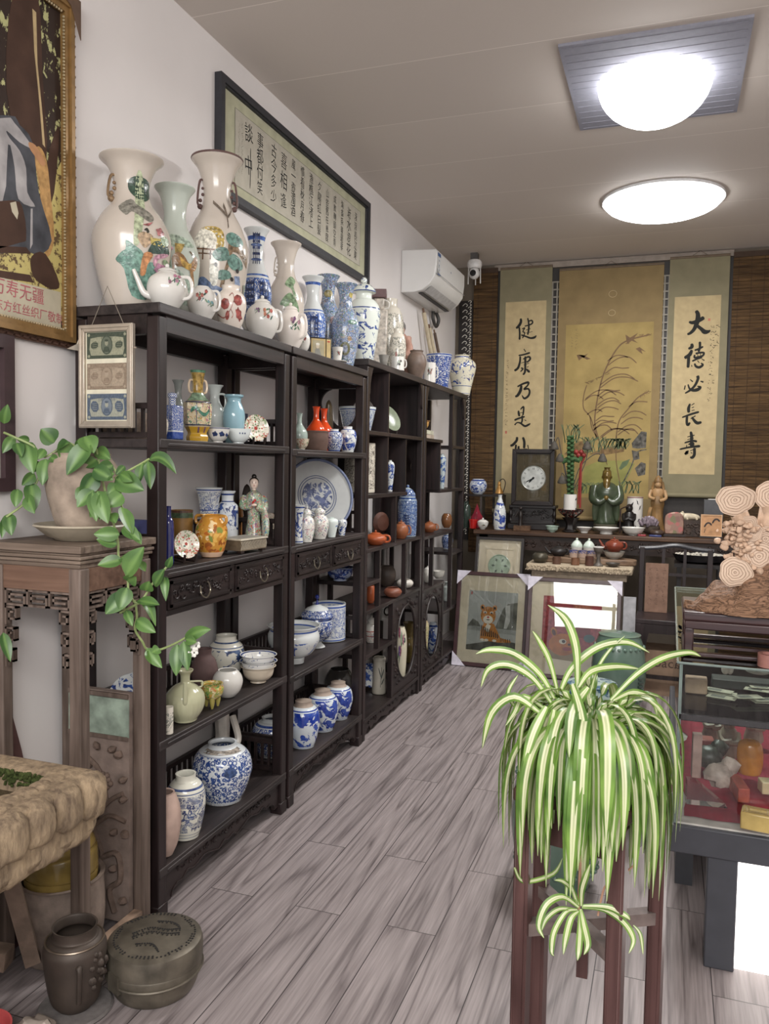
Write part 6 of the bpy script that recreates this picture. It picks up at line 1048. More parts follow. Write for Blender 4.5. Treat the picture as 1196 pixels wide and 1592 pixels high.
for i in range(14): t = .9+rn.uniform(-.4, .4); z = rn.uniform(.07, .17); r_ = radius_at(prof([(.55, 0), (.6, .02), (.78, .12), (.92, .4), (1, .68), (.97, .78)], .083, .225), z); ms.ball((r_*cos(t), r_*sin(t), z), rn.uniform(.006, .012), 6)
ms.build('mask_relief', BRS, bp)
pd = thing('round_mat', 'grey round pad under the brass pot', 'mat', (_b.x, _b.y, 0)); M().lathe([(.0005, 0), (.096, 0), (.1, .006), (.094, .0115), (.0005, .0115)], 36).build('pad', mat('6f6a68', .9, 0, .1, 0, .15, 40, .3), pd)
# brazier with pierced lid
bz = thing('hand_warmer', 'round old copper brazier with a pierced lid beside the brass pot', 'brazier', tuple(atz(241, 1532, 0))); OCU = mat('665f54', .5, .5, .4, 0, .3, 14, .25, bs=40); r = .132
M().lathe(prof([(.78, 0), (.82, .02), (.9, .15), (.98, .42), (1, .5), (1.0, .62), (.98, .66)], r, .135), 56).build('bowl', OCU, bz)
m = M(); m.lathe([(r*.995, .088), (r*1.02, .09), (r*1.02, .128), (r*.99, .142), (r*.9, .149), (.0005, .155)], 56)
ho = M(); rn = random.Random(11); zt = lambda q: .1565-.0065*(q/(r*.9))
def hole(x, y): q = math.hypot(x, y); ho.lathe([(.0029, zt(q)-.001), (.0029, zt(q)+.0006), (.0005, zt(q)+.0007)], 7, (x, y, 0)) if q < r*.9 else None
for i in range(62):
    a = i*2*pi/62
    if int(i/8) % 2 == 0 or i % 3: hole(.112*cos(a), .112*sin(a)); 
    if i % 8 < 5: hole(.105*cos(a), .105*sin(a))
for pts in ([(-.06, -.02), (-.03, .02), (.02, .03), (.05, .05)], [(-.05, -.035), (-.02, 0), (.03, .012), (.06, .03)], [(-.02, -.06), (.02, -.045), (.05, -.06)], [(-.03, .06), (.01, .07), (.04, .06)]):
    q = crom(pts, 7)
    for x, y in q: hole(x, y)
    for x, y in q[::2]: hole(x+.007, y-.006)
m.build('lid', OCU, bz); ho.build('lid_holes', mat('1d1a18', .8), bz)
M().tube([(r*1.012*cos(2*pi*i/48), r*1.012*sin(2*pi*i/48), .064) for i in range(48)], .004, 6, closed=True).build('band', OCU, bz); M().obox((r*1.0*cos(-1.9), r*1.0*sin(-1.9), .074), (.012, .045, .05), -1.9).build('mount', OCU, bz)
# rags and plastic at the lower left corner
o = thing('plastic_bag', 'crumpled pale plastic bag on the floor at the bottom left', 'bag', tuple(atz(50, 1625, .0))); m = M(); m.ball((0, 0, .035), .058, 18, (.9, 1, .6))
for i, v in enumerate(m.v): q = Vec(v); q += q.normalized()*.025*mnoise.noise(q*24); m.v[i] = (q.x, q.y, max(.001, q.z))
m.build('bag', mat('a5998f', .4, 0, .5, 0, .12, 20), o, ang=25)
o = thing('red_basin', 'red plastic tub rim at the bottom left corner of the view', 'tub', tuple(atz(-34, 1660, .0))); M().lathe(vessel([(.055, 0), (.065, .02), (.07, .09), (.078, .1)], .004, .9), 36).build('tub', mat('b04a4a', .35, 0, .5, 0, .1, 15), o)
# ================================================================== BACK WALL: SCROLLS
SILK = mat('7f7860', .75, 0, .2, 0, .07, 9); SILKB = mat('84714f', .75, 0, .2, 0, .08, 7); RICE = mat('b3a17c', .8, 0, .15, 0, .07, 16); INKB = mat('22221f', .7, 0, .2, 0, 0); SY = BY-.05
def brush(m, F, strokes, ox, oy, s, d=.0016):
    for i, st in enumerate(strokes): m.stroke(F, [(ox+x*s, oy-y*s, w*s) for x, y, w in st], 0, d+.00008*i, 5)
CH = {'jian': [[(395, 200, 45), (400, 270, 55), (360, 350, 60), (300, 405, 45)], [(365, 380, 40), (375, 500, 38), (372, 640, 45)], [(475, 360, 28), (585, 330, 30), (640, 290, 34), (620, 240, 32), (560, 260, 26)], [(540, 190, 30), (560, 300, 36), (560, 420, 40), (540, 540, 34)], [(500, 440, 26), (600, 410, 30)], [(510, 500, 24), (640, 470, 22)], [(420, 420, 22), (480, 395, 26), (440, 470, 24), (480, 500, 26), (430, 610, 26)], [(405, 540, 34), (500, 570, 34), (600, 605, 42), (680, 590, 50), (720, 550, 20)]],
 'kang': [[(460, 830, 45), (500, 890, 40)], [(350, 965, 34), (460, 945, 36), (590, 905, 40)], [(385, 980, 40), (380, 1090, 44), (340, 1220, 52), (265, 1280, 50)], [(440, 1040, 26), (560, 990, 40), (590, 1040, 42), (520, 1110, 30)], [(400, 1120, 26), (580, 1070, 34)], [(460, 1160, 30), (570, 1120, 34)], [(490, 980, 50), (490, 1180, 46), (480, 1310, 44), (440, 1360, 40)], [(400, 1220, 32), (440, 1240, 34), (390, 1300, 24)], [(560, 1190, 34), (520, 1210, 30)], [(510, 1240, 30), (560, 1290, 55), (585, 1290, 40)]],
 'nai': [[(325, 150, 34), (440, 90, 44), (550, 60, 50), (540, 120, 38), (465, 200, 38), (545, 190, 40), (580, 250, 42), (550, 340, 48), (470, 390, 46), (420, 320, 14)], [(410, 120, 50), (390, 230, 66), (330, 330, 60), (280, 350, 40)]],
 'shi': [[(350, 640, 30), (355, 700, 50), (370, 760, 40)], [(390, 620, 26), (450, 560, 36), (455, 640, 36), (440, 740, 36)], [(380, 690, 30), (440, 680, 28)], [(265, 840, 44), (360, 800, 40), (480, 765, 36)], [(425, 740, 40), (425, 850, 38), (400, 910, 34)], [(470, 830, 30), (510, 850, 40)], [(270, 940, 36), (320, 890, 26), (390, 900, 38), (480, 960, 46), (560, 930, 44), (595, 905, 20)]],
 'xian': [[(320, 1185, 50), (310, 1260, 56), (230, 1350, 60), (180, 1360, 46)], [(300, 1340, 46), (290, 1440, 46), (280, 1580, 46)], [(440, 1190, 50), (470, 1290, 56), (465, 1420, 56)], [(355, 1370, 44), (365, 1450, 50), (540, 1440, 46)], [(540, 1350, 50), (555, 1430, 46)]],
 'da': [[(285, 400, 40), (360, 420, 70), (480, 380, 80), (600, 310, 76)], [(430, 170, 60), (470, 250, 84), (460, 380, 96), (400, 540, 74), (320, 630, 60), (250, 660, 44)], [(440, 470, 60), (540, 550, 70), (610, 610, 90), (690, 600, 60), (725, 570, 20)]],
 'de': [[(340, 850, 50), (345, 920, 70), (270, 960, 40)], [(345, 980, 50), (300, 1080, 76), (190, 1150, 60)], [(280, 1110, 60), (275, 1220, 60), (265, 1350, 56)], [(510, 810, 50), (510, 930, 48), (480, 1020, 44)], [(400, 990, 36), (490, 960, 40), (580, 910, 36)], [(420, 1060, 40), (500, 1040, 40), (590, 1040, 40), (570, 1100, 40), (480, 1130, 46), (400, 1140, 40), (405, 1080, 36)], [(460, 1060, 26), (470, 1120, 30)], [(520, 1050, 26), (530, 1110, 30)], [(350, 1215, 36), (450, 1170, 34), (560, 1140, 26)], [(340, 1290, 34), (345, 1330, 40)], [(400, 1260, 34), (430, 1320, 46), (500, 1340, 54), (570, 1290, 46), (530, 1250, 20)], [(460, 1200, 40), (500, 1250, 30)], [(550, 1170, 34), (605, 1200, 50)]],
 'bi': [[(420, 150, 50), (430, 200, 44), (380, 310, 40), (300, 390, 36), (215, 440, 24)], [(265, 290, 20), (290, 360, 30), (340, 390, 44), (420, 380, 56), (470, 340, 40), (415, 320, 12)], [(205, 380, 46), (220, 310, 40)], [(300, 210, 30), (345, 250, 46)], [(470, 240, 40), (520, 255, 62)]],
 'chang': [[(300, 610, 26), (275, 690, 50), (280, 760, 40)], [(320, 640, 26), (370, 605, 36)], [(325, 680, 28), (365, 665, 30)], [(325, 725, 26), (375, 715, 28)], [(165, 840, 24), (300, 790, 34), (450, 745, 36)], [(250, 810, 40), (245, 920, 40), (265, 960, 46), (300, 920, 24)], [(310, 860, 34), (390, 810, 40)], [(330, 830, 30), (370, 890, 44), (420, 930, 52), (490, 915, 36)]],
 'shou': [[(310, 1070, 36), (325, 1160, 50), (320, 1330, 46)], [(255, 1160, 32), (375, 1130, 36)], [(255, 1205, 28), (360, 1180, 28)], [(205, 1260, 24), (330, 1225, 34), (415, 1235, 36)], [(245, 1290, 26), (240, 1330, 34)], [(270, 1285, 26), (350, 1260, 30), (350, 1310, 26)], [(125, 1365, 28), (290, 1330, 32), (470, 1310, 44)], [(225, 1400, 30), (250, 1420, 50), (215, 1440, 30), (275, 1385, 30)], [(300, 1390, 24), (400, 1350, 30)], [(370, 1340, 44), (370, 1450, 46), (335, 1500, 46), (300, 1490, 24)], [(310, 1415, 30), (335, 1430, 30)]]}
def scroll(label, x0, x1, ztop, zbot, px0, px1, pz1, pz0, silk):
    o = thing('hanging_scroll', label, 'scroll', (0, SY, 0)); F = Fr((0, 0, 0), (1, 0, 0), (0, 0, 1)); F.N = Vec((0, -1, 0)); m = M(); n = 24   # gently waving silk
    for i in range(n):
        za, zb = ztop+(zbot-ztop)*i/n, ztop+(zbot-ztop)*(i+1)/n; m.add([(x0, 0, zb), (x1, 0, zb), (x1, 0, za), (x0, 0, za), (x0, .003, zb), (x1, .003, zb), (x1, .003, za), (x0, .003, za)], [(0, 1, 2, 3), (7, 6, 5, 4), (4, 0, 3, 7), (1, 5, 6, 2)])
    m.build('silk_mount', silk, o); m = M(); m.rect(F, px0, px1, pz0, pz1, .0008); m.build('paper', RICE if silk is SILK else mat('998556', .8, 0, .15, 0, .14, 5), o)
    M().tube([(x0-.0, .002, ztop), (x1+.0, .002, ztop)], .011, 8).build('top_rod', mat('6a5a48', .6), o); m = M(); m.tube([(x0-.02, -.004, zbot), (x1+.02, -.004, zbot)], .019, 12); m.build('roller', silk, o); M().tube([((x0+x1)/2-.06, .004, ztop+.008), ((x0+x1)/2, .006, ztop+.05), ((x0+x1)/2+.06, .004, ztop+.008)], .002, 5).build('hanging_cord', mat('5a4a3a', .7), o)
    return o, F
def small_col(m, F, u, v0, n, s, seed, d=.0016):
    rn = random.Random(seed)
    for i in range(n):
        v = v0-i*s*1.35
        for k in range(5): a, b = rn.uniform(-.4, .4)*s, rn.uniform(-.4, .4)*s; m.stroke(F, [(u+a, v+b), (u+a+rn.uniform(-.3, .5)*s, v+b+rn.uniform(-.35, .2)*s)], s*.19, d, 2)
def P2(px_, py_): q = aty(px_, py_, SY-.002); return q.x, q.z
def chars(m, F, seq, x0p, y0p, kx):      # glyphs traced in a small grid, set where they stand on the scroll
    for nm, ox, oy, sc in seq:
        for i, st in enumerate(CH[nm]): m.stroke(F, [P2(ox+x*sc, oy+y*sc)+(w*sc*depth((0, SY, 2))/FPX*1.0,) for x, y, w in st], 0, .0016+.00006*i, 5)
k_ = 80/1061
o, F = scroll('left calligraphy scroll with bold characters, partly hidden by the mantel clock', -1.462, -1.012, 3.235, 1.12, -1.409, -1.056, 2.945, 1.28, SILK)
m = M(); chars(m, F, [('jian', 780, 480, k_), ('kang', 780, 480, k_), ('nai', 780, 590, k_), ('shi', 780, 590, k_), ('xian', 780, 590, k_)], 0, 0, 0)
q = P2(789, 560); small_col(m, F, q[0], q[1], 17, .026, 3); m.build('calligraphy', INKB, o); m = M(); q = P2(787, 672); m.rect(F, q[0]-.008, q[0]+.008, q[1]-.012, q[1]+.012, .0016); m.build('seal', mat('a85a4a', .7), o)
o, F = scroll('right calligraphy scroll with bold characters and two small columns of writing', -.062, .392, 3.232, 1.30, -.016, .336, 2.917, 1.475, SILK)
m = M(); k2_ = 80/849; chars(m, F, [('da', 1050, 470, k_), ('de', 1050, 470, k_), ('bi', 1045, 570, k2_), ('chang', 1045, 570, k2_), ('shou', 1045, 570, k2_)], 0, 0, 0)
q = P2(1114, 508); small_col(m, F, q[0], q[1], 4, .04, 5); q = P2(1108, 508); small_col(m, F, q[0], q[1], 13, .036, 6); m.build('calligraphy', INKB, o); m = M(); q = P2(1103, 497); m.rect(F, q[0]-.009, q[0]+.009, q[1]-.01, q[1]+.01, .0016); m.build('seal', mat('b8705c', .7), o)
o, F = scroll('wide central scroll painting of wind-blown reeds, birds and rocks', -.952, -.106, 3.195, 1.08, -.884, -.172, 2.727, 1.26, SILKB)
m = M(); pc = lambda x, y: P2(860+x*180/735, 400+y*180/735)
def rd(pts, w, d=.0016, c=0): m.c = c; m.stroke(F, [pc(*p) for p in pts], w, d, 5)
rd([(290, 1155), (265, 1040), (290, 860), (330, 720), (400, 590), (470, 530), (620, 490)], .012); rd([(280, 1160), (240, 1020), (195, 960), (195, 880), (215, 810)], .009); rd([(400, 1150), (420, 1040), (480, 960), (540, 890), (610, 850)], .010); rd([(345, 1320), (300, 1180), (250, 1090), (235, 1010)], .009); rd([(405, 1130), (402, 1300), (440, 1500)], .008)
rn = random.Random(9)
for bx, by, L in [(345, 660, 120), (345, 690, 170), (300, 810, 200), (285, 880, 130), (290, 900, 150), (280, 960, 140), (275, 990, 130), (270, 1040, 110), (262, 1090, 130), (255, 1100, 110), (200, 910, 110), (205, 900, 180), (215, 1000, 90), (440, 1020, 140), (480, 950, 110), (430, 1060, 130), (410, 1110, 140), (410, 1130, 120), (330, 740, 140), (300, 830, 220), (280, 940, 130), (255, 1070, 120), (300, 1150, 200), (300, 1140, 170)]:
    rd([(bx, by), (bx+L*.4, by-L*.28), (bx+L*.8, by-L*.30+rn.uniform(-8, 8)), (bx+L*1.1, by-L*.22+rn.uniform(-10, 24))], .009)
for x, y in [(215, 800), (240, 790), (270, 775), (300, 760), (340, 740), (590, 495), (560, 500), (610, 492), (470, 545), (500, 525), (590, 860), (570, 875), (600, 850), (550, 890)]:
    for k in range(4): rd([(x+rn.uniform(-14, 14), y+rn.uniform(-8, 8)), (x+rn.uniform(4, 24), y+rn.uniform(-16, 6))], .007, .0017)
for pts in ([(150, 620), (190, 620), (240, 645), (215, 650), (190, 635), (165, 655)], [(160, 618), (195, 640), (225, 610), (200, 622)], [(460, 490), (490, 510), (540, 480), (510, 520), (540, 545), (500, 530), (470, 550)], [(525, 580), (550, 570), (590, 600), (560, 590), (570, 615), (545, 598)]): m.c = 0; m.poly(F, [pc(*p) for p in pts], .0018)
m.c = 1                                                       # grass tufts, banks, rocks
for bx, by, n, sp, h in ((250, 1240, 16, 120, 100), (380, 1220, 22, 180, 70), (120, 1180, 14, 90, 120), (480, 1500, 16, 140, 80), (200, 1500, 12, 80, 70), (400, 1210, 18, 150, 60)):
    for i in range(n): x = bx+rn.uniform(-.5, .5)*sp; rd([(x, by), (x+rn.uniform(-20, 30), by-h*.6), (x+rn.uniform(-30, 60), by-h)], .006, .0018, 1)
m.c = 2; m.poly(F, [pc(*p) for p in [(230, 1250), (310, 1215), (400, 1195), (455, 1215), (450, 1235), (330, 1255)]], .00145); m.poly(F, [pc(*p) for p in [(70, 1250), (150, 1170), (240, 1160), (250, 1230), (150, 1280)]], .00142)
m.c = 3; m.poly(F, [pc(*p) for p in [(500, 1180), (560, 1105), (596, 1110), (590, 1210), (540, 1215), (505, 1210)]], .0015); m.poly(F, [pc(*p) for p in [(520, 1340), (560, 1300), (590, 1310), (585, 1380), (540, 1390)]], .0015); m.poly(F, [pc(*p) for p in [(500, 1225), (545, 1235), (550, 1280), (510, 1290)]], .0015)
m.c = 4; m.poly(F, [pc(*p) for p in [(180, 1500), (200, 1330), (300, 1290), (460, 1290), (520, 1310), (460, 1430), (450, 1500)]], .0012); m.c = 1; m.poly(F, [pc(*p) for p in [(420, 1340), (440, 1300), (490, 1280), (470, 1320), (430, 1350)]], .0019)
rd([(595, 1220), (530, 1240), (500, 1320), (440, 1440)], .01, .0017, 3)
m.build('painting', [mat('6a5238', .8), mat('566548', .8), mat('7a6344', .8, 0, .2, 0, .3, 30), mat('5d5a54', .8, 0, .2, 0, .5, 30), mat('8a8850', .8, 0, .2, 0, .15, 8)], o)
m = M(); a = pc(150, 460); small_col(m, F, a[0], a[1], 7, .018, 7); a = pc(122, 510); small_col(m, F, a[0], a[1], 4, .018, 8); m.build('inscription', mat('5a5040', .8), o)
m = M(); a = pc(380, 232); m.tube([tuple(F(a[0]+.032*cos(i*pi/12), a[1]+.028*sin(i*pi/12), .001)) for i in range(24)], .0022, 5, closed=True); a = pc(374, 352); m.tube([tuple(F(a[0]+.028*cos(i*pi/12), a[1]+.024*sin(i*pi/12), .001)) for i in range(24)], .0022, 5, closed=True); m.build('water_stain', mat('b5a27c', .8), o)
# ================================================================== ALTAR TABLE
TBW = wood('altar_wood', '2e1d14', '573e2b', 'X', .5); TBD = wood('altar_dark', '1d130f', '35241c', 'X', .5); AY0, AY1, AZ = 6.46, 6.98, .997
at_ = thing('altar_table', 'long dark wooden altar table along the back wall under the scrolls', 'table', (0, 0, 0)); AX0, AX1 = -1.50, 1.15
M().box(AX0, AX1, AY0, AY1, AZ-.035, AZ).build('top', TBW, at_, bevel=.006)
m = M(); m.box(AX0+.02, AX1-.02, AY0+.03, AY0+.055, AZ-.15, AZ-.035); F = Fr((AX0+.02, AY0+.03, AZ-.15), (1, 0, 0), (0, 0, 1)); F.N = Vec((0, -1, 0)); carve(m, F, .05, 2.55, .02, .1, 110, 4, .022); m.build('frieze', TBD, at_)
for x in (AX0+.04, AX1-.12):
    for y in (AY0+.03, AY1-.09): M().box(x, x+.08, y, y+.06, 0, AZ-.035).build('leg', TBD, at_, bevel=.005)
def syo(px_, Y, yt, w_): return spoty(px_, Y, AZ, yt, w_)
# clock
s = syo(832, 6.73, 700, 64); ck = thing('mantel_clock', 'square dark wooden mantel clock with a white roman dial on a carved base', 'clock', tuple(s[0]), 0); h = s[1]; W = .31
m = M(); m.box(-.20, .20, -.07, .10, 0, .045); m.box(-.18, .18, -.06, .095, .045, .07); m.box(-.19, .19, -.065, .1, .175, .20); m.build('base', BLK, ck, bevel=.004)
m = M(); m.box(-.175, .175, -.045, .09, .07, .175); F = Fr((-.17, -.046, .075), (1, 0, 0), (0, 0, 1)); carve(m, F, .01, .33, .005, .095, 34, 8, .018)
for x in (-.178, .178): m.lathe(prof([(1, 0), (.6, .2), (1, .5), (.6, .8), (1, 1)], .016, .105), 12, (x, -.05, .07))
m.build('carved_panel', BLK, ck)
zc0, zc1 = .20, h; m = M(); F = Fr((0, -.06, 0), (1, 0, 0), (0, 0, 1)); m.box(-.165, .165, -.045, .085, zc0, zc1); frame_bars(m, F, -.172, .172, zc0, zc1+.005, .034, -.01, .022); m.build('case', mat('1a100e', .4, 0, .4, 0, .2, 20), ck, bevel=.003)
F = Fr((0, -.0465, (zc0+zc1)/2-.005), (1, 0, 0), (0, 0, 1)); F.N = Vec((0, -1, 0)); m = M(); hh = (zc1-zc0)/2-.032; m.rect(F, -.137, .137, -hh, hh, .0); m.build('mask', mat('4f432b', .5, .2, .4, 0, .12, 20), ck)
m = M(); R0 = .099; m.ell(F, 0, 0, R0, R0, .004, 48); m.c = 1; m.tube([tuple(F(R0*cos(i*pi/24), R0*sin(i*pi/24), .005)) for i in range(48)], .004, 8, closed=True); m.build('dial', [mat('d8d8d4', .3), mat('b9b9b4', .3, .5)], ck)
m = M(); NUM = ['XII', 'I', 'II', 'III', 'IIII', 'V', 'VI', 'VII', 'VIII', 'IX', 'X', 'XI']
for i, t in enumerate(NUM): a = pi/2-i*pi/6; G = Fr(F(R0*.78*cos(a), R0*.78*sin(a)), Vec((sin(a), 0, -cos(a))), Vec((cos(a), 0, sin(a)))); G.N = Vec((0, -1, 0)); m.text(G, t, .026, 0, 0, .0048, sx=.7)
m.build('numerals', INKB, ck); m = M()
for a, L, w in ((pi/2-2*pi*(7+27/60)/12, .05, .012), (pi/2-2*pi*40/60*1.0, .07, .008)): m.stroke(F, [(-.012*cos(a), -.012*sin(a)), (L*.5*cos(a), L*.5*sin(a)), (L*cos(a), L*sin(a))], w, .0062, 2)
m.ell(F, 0, 0, .01, .01, .0068, 14); m.build('hands', INKB, ck); M().prism(F, [(-.137, -hh), (.137, -hh), (.137, hh), (-.137, hh)], .010, .012).build('glass', glass(), ck)
# left group
rs = thing('display_stand', 'dark openwork stand under the small blue jar and brass bell', 'stand', tuple(syo(751, 6.78, 765, 92)[0]), 0); RW, RH = .185, .275
M().box(-RW, RW, -.07, .07, RH-.016, RH).build('top', BLK, rs)
for x in (-RW+.008, -.0, RW-.008): M().box(x-.008, x+.008, -.065, .065, 0, RH-.016).build('leg', mat('3b3330', .4), rs)
zt = AZ+RH; sp = spoty(744, 6.78, zt, 745, 27); vase('jar', 'small round blue and white jar on the dark stand left of the clock', 'jar', sp, 'globe', porcelain('altar_jar', 'blotch', 75, .5, (.1, .8), [(.85, .95)], seed=60, white='b9bfc8', blue='22306e'), .003)
o = thing('bell_figure', 'small golden bell-shaped figure on the dark stand', 'figurine', (spoty(777, 6.78, zt, 735, 14)[0].x, 6.78, zt), 0); M().box(-.04, .04, -.03, .03, 0, .012).build('base', WOODST, o); M().lathe(prof([(1, 0), (.95, .1), (.6, .4), (.35, .6), (.4, .75), (.3, .9), (.02, 1)], .036, .105), 20, (0, 0, .012)).build('body', mat('b8894a', .4, .4), o); M().tube(crom([(.03, .01, .012), (.05, .01, .1), (.03, .01, .135), (0, .01, .12)], 4), .004, 6).build('hook', WOODST, o)
vase('sake_bottle', 'tall white bottle with cobalt landscape standing by the clock base', 'bottle', syo(778, 6.56, 770, 19), [(.86, 0), (.9, .02), (1, .2), (1, .45), (.85, .62), (.5, .8), (.3, .9), (.28, .96), (.34, 1)], porcelain('altar_bottle', 'blotch', 48, .5, (.02, .85), [], seed=61, blue='262f7a'), .003)
vase('vase', 'dark green glass vase at the left end of the altar table', 'vase', syo(725, 6.60, 780, 16), 'ginger', mat('2f3a33', .12), .003)
o = thing('glass_finial', 'red and clear glass pyramid ornament behind the red cup', 'ornament', tuple(syo(742, 6.66, 788, 18)[0])); M().lathe([(.05, 0), (.05, .09), (.03, .12), (.0005, .2)], 5).build('crystal', mat('7c2834', .1, 0, .8), o)
vase('cup', 'small red glazed cup next to the gaiwan', 'cup', syo(736, 6.56, 808, 14), 'taper', mat('a8201e', .15), .003)
vase('gaiwan', 'white lidded tea bowl with red marks on its saucer', 'tea bowl', syo(751, 6.535, 812, 18), 'bowl', WHITE, .003, paint=paintset(sprig(.1, .6, 1.1, ['b0383a', '5f7f5a'], 62)), extra=[('lid', dict(m=WHITE, rr=.92, hh=.4, knob=.16))])
bt = thing('figure_on_base', 'tiny dark bronze figure on a burl base in front of the clock', 'figurine', tuple(syo(812, 6.52, 780, 20)[0])); M().box(-.06, .07, -.025, .03, 0, .04).build('base', mat('5a4230', .7, 0, .3, 0, .3, 40), bt); m = M(); m.lathe(prof([(1, 0), (.8, .3), (.9, .55), (.4, .75), (.2, .8)], .02, .15), 12, (-.01, 0, .04)); m.ball((-.01, 0, .178), .016, 10); m.tube([(-.03, 0, .15), (-.05, -.01, .11)], .008, 6); m.build('body', mat('241d1a', .4, .3), bt)
vase('bowl', 'small pale green bowl in front of the red-rimmed compote', 'bowl', syo(859, 6.52, 818, 21), 'rimbowl', mat('9fb2a4', .15, 0, .5, 0, .15, 40), .003)
# compote with vase of lotus pods
cm = thing('compote_stand', 'dark carved stand holding a red and black dish', 'stand', tuple(syo(888, 6.60, 795, 40)[0])); m = M(); m.lathe(prof([(.8, 0), (.9, .06), (.6, .2), (.5, .5), (.7, .8), (.95, 1)], .075, .115), 6); m.build('stand', BLK, cm); zc = .116; M().lathe(vessel(prof([(.4, 0), (.5, .1), (.85, .6), (1, 1)], .105, .065), .004, .8), 32, (0, 0, zc)).build('dish', motley('compote', lin('2a1c1c'), ['8a3f34', 'a8a094', '2a1c1c', '6a2a26'], 70, .25, .7), cm)
pv = vase('lotus_vase', 'white cylinder vase with black birds holding a green cord spray and lotus pods', 'vase', spoty(887, 6.60, AZ+.137, 769, 20), 'cyl', WHITE, .003, .8, paint=paintset([('25272c', [(-.6, .75), (-.3, .85), (-.2, .8), (-.4, .7)]), ('25272c', [(.3, .6), (.6, .55), (.7, .45), (.4, .52)]), ('25272c', nblob(-.35, .3, .14, .05)), ('25272c', nblob(.5, .2, .1, .04))]))
vz = pv.location; GRN = mat('3a5634', .7, 0, .2, 0, .25, 60); m = M()
def pv_(x, y): q = aty(x, y, vz.y-.005); return (q.x-vz.x, -.005, q.z-vz.z)
pv.rotation_euler.z = 0
for k in range(26):
    for sg in (-1, 1): q = pv_(888-.5+sg*2.6+(2 if k % 2 else -1)*0, 768-k*3.55); m.ball((q[0], -.01+.012*sg*(-1)**k, q[2]), .017, 8, (1, .8, .75))
for a, b in (((888, 712), (874, 718)), ((888, 712), (902, 716)), ((874, 718), (872, 708)), ((902, 716), (904, 710))): m.tube([pv_(*a), pv_(*b)], .02, 8)
m.build('green_cord', GRN, pv)
m = M(); RB = mat('7c241e', .6); m.tube(crom([pv_(903, 704), pv_(908, 712), pv_(904, 722), pv_(903, 745), pv_(902, 790)], 4), .009, 7); m.tube(crom([pv_(903, 720), pv_(900, 760), pv_(899, 784)], 4), .006, 6); [m.ball(pv_(896+4*i, 703+(i % 2)*5), .02, 8) for i in range(4)]; m.build('red_ribbon', RB, pv)
m = M(); PD = mat('4c4842', .75, 0, .2, 0, .2, 40)
for path, pod in (([(885, 770), (878, 730), (872, 700), (868, 680)], (862, 693)), ([(888, 770), (900, 730), (916, 712), (930, 705)], (937, 712)), ([(884, 770), (880, 745), (874, 735)], (874, 746)), ([(889, 768), (910, 720), (914, 695)], (913, 693)), ([(885, 760), (876, 715), (870, 708)], (871, 712))):
    m.tube(crom([pv_(*p) for p in path]+[pv_(*pod)], 4), .004, 6); q = pv_(*pod); m.lathe([(.008, .035), (.02, .02), (.036, -.018), (.034, -.03), (.0005, -.034)], 14, q)
m.build('lotus_pods', PD, pv)
# sage figure
s = syo(945, 6.83, 707, 42); sg = thing('sage_figurine', 'green glazed standing sage with long beard and clasped hands', 'figurine', tuple(s[0]), facing(s[0])); h = s[1]
SG = mat('3e4735', .25, 0, .5, 0, .25, 12); BR_ = mat('6a5526', .25, .2, .5, 0, .25, 12)
m = M(); m.lathe([(.10, 0), (.105, .02), (.09, .03), (.095, .055), (.08, .06), (.0005, .06)], 24); m.build('plinth', mat('5a5648', .4), sg)
m = M(); m.lathe(prof([(.8, 0), (.86, .05), (.74, .3), (.8, .5), (1, .68), (.96, .82), (.6, .95), (.3, 1)], .108, .34), 40, (0, 0, .06), .78, 1, lambda a, z: 1+.05*sin(9*a+2*sin(z*14))*max(0, 1-z/.3))
for s_ in (-1, 1): m.tube(crom([(.0, s_*.088, .36), (.045, s_*.1, .27), (.08, s_*.055, .24), (.085, s_*.012, .265)], 4), [.036, .037, .038, .04, .04, .04, .038, .036, .03, .026, .022, .02, .018], 10); m.tube(crom([(.06, s_*.075, .25), (.05, s_*.08, .16), (.05, s_*.085, .09)], 4), [.03, .032, .033, .032, .03, .028, .024, .02, .014], 10, flat=.5)
m.build('robe', SG, sg)
m = M(); zc = .43; m.lathe(prof([(.3, 0), (.75, .12), (.95, .4), (1, .6), (.85, .85), (.4, .98), (.02, 1)], .037, .10), 20, (.005, 0, zc-.035)); m.ball((.042, 0, zc+.012), .009, 8, (1, .8, 1.3)); [m.ball((.005, s_*.038, zc+.01), .009, 7, (.7, .5, 1.3)) for s_ in (-1, 1)]; m.ball((.088, 0, .275), .02, 10, (.8, 1, 1)); m.build('head', BR_, sg)
m = M(); [m.ball((.037, s_*.014, zc+.024), .004, 6) for s_ in (-1, 1)]; m.build('eyes', mat('1a1712', .3), sg)
m = M(); m.tube(crom([(.034, 0, zc-.005), (.06, 0, zc-.06), (.075, 0, zc-.13)], 5), [.024, .027, .028, .028, .026, .024, .02, .015, .01, .006, .003], 10, flat=.6); m.build('beard', BR_, sg)
m = M(); m.ball((-.008, 0, zc+.05), .036, 14, (.95, 1, .75)); m.lathe(prof([(1, 0), (.9, .5), (1.1, 1)], .024, .026), 14, (-.008, 0, zc+.064)); m.build('cap', mat('5a4a22', .3, .2), sg)
vase('plate', 'small white footed plate with sweets in front of the sage', 'plate', (lambda s: (s[0], .045, s[2]))(syo(909, 6.56, 818, 24)), [(.45, 0), (.5, .3), (.8, .7), (1, 1)], WHITE, .003, .5)
cmpt = vase('footed_dish', 'large white footed dish below the sage figure', 'dish', (Vec((aty(943, 820, 6.575).x, 6.575, AZ)), .05, .10), [(.5, 0), (.46, .3), (.5, .42), (.85, .75), (1, 1)], WHITE, .003, .4)
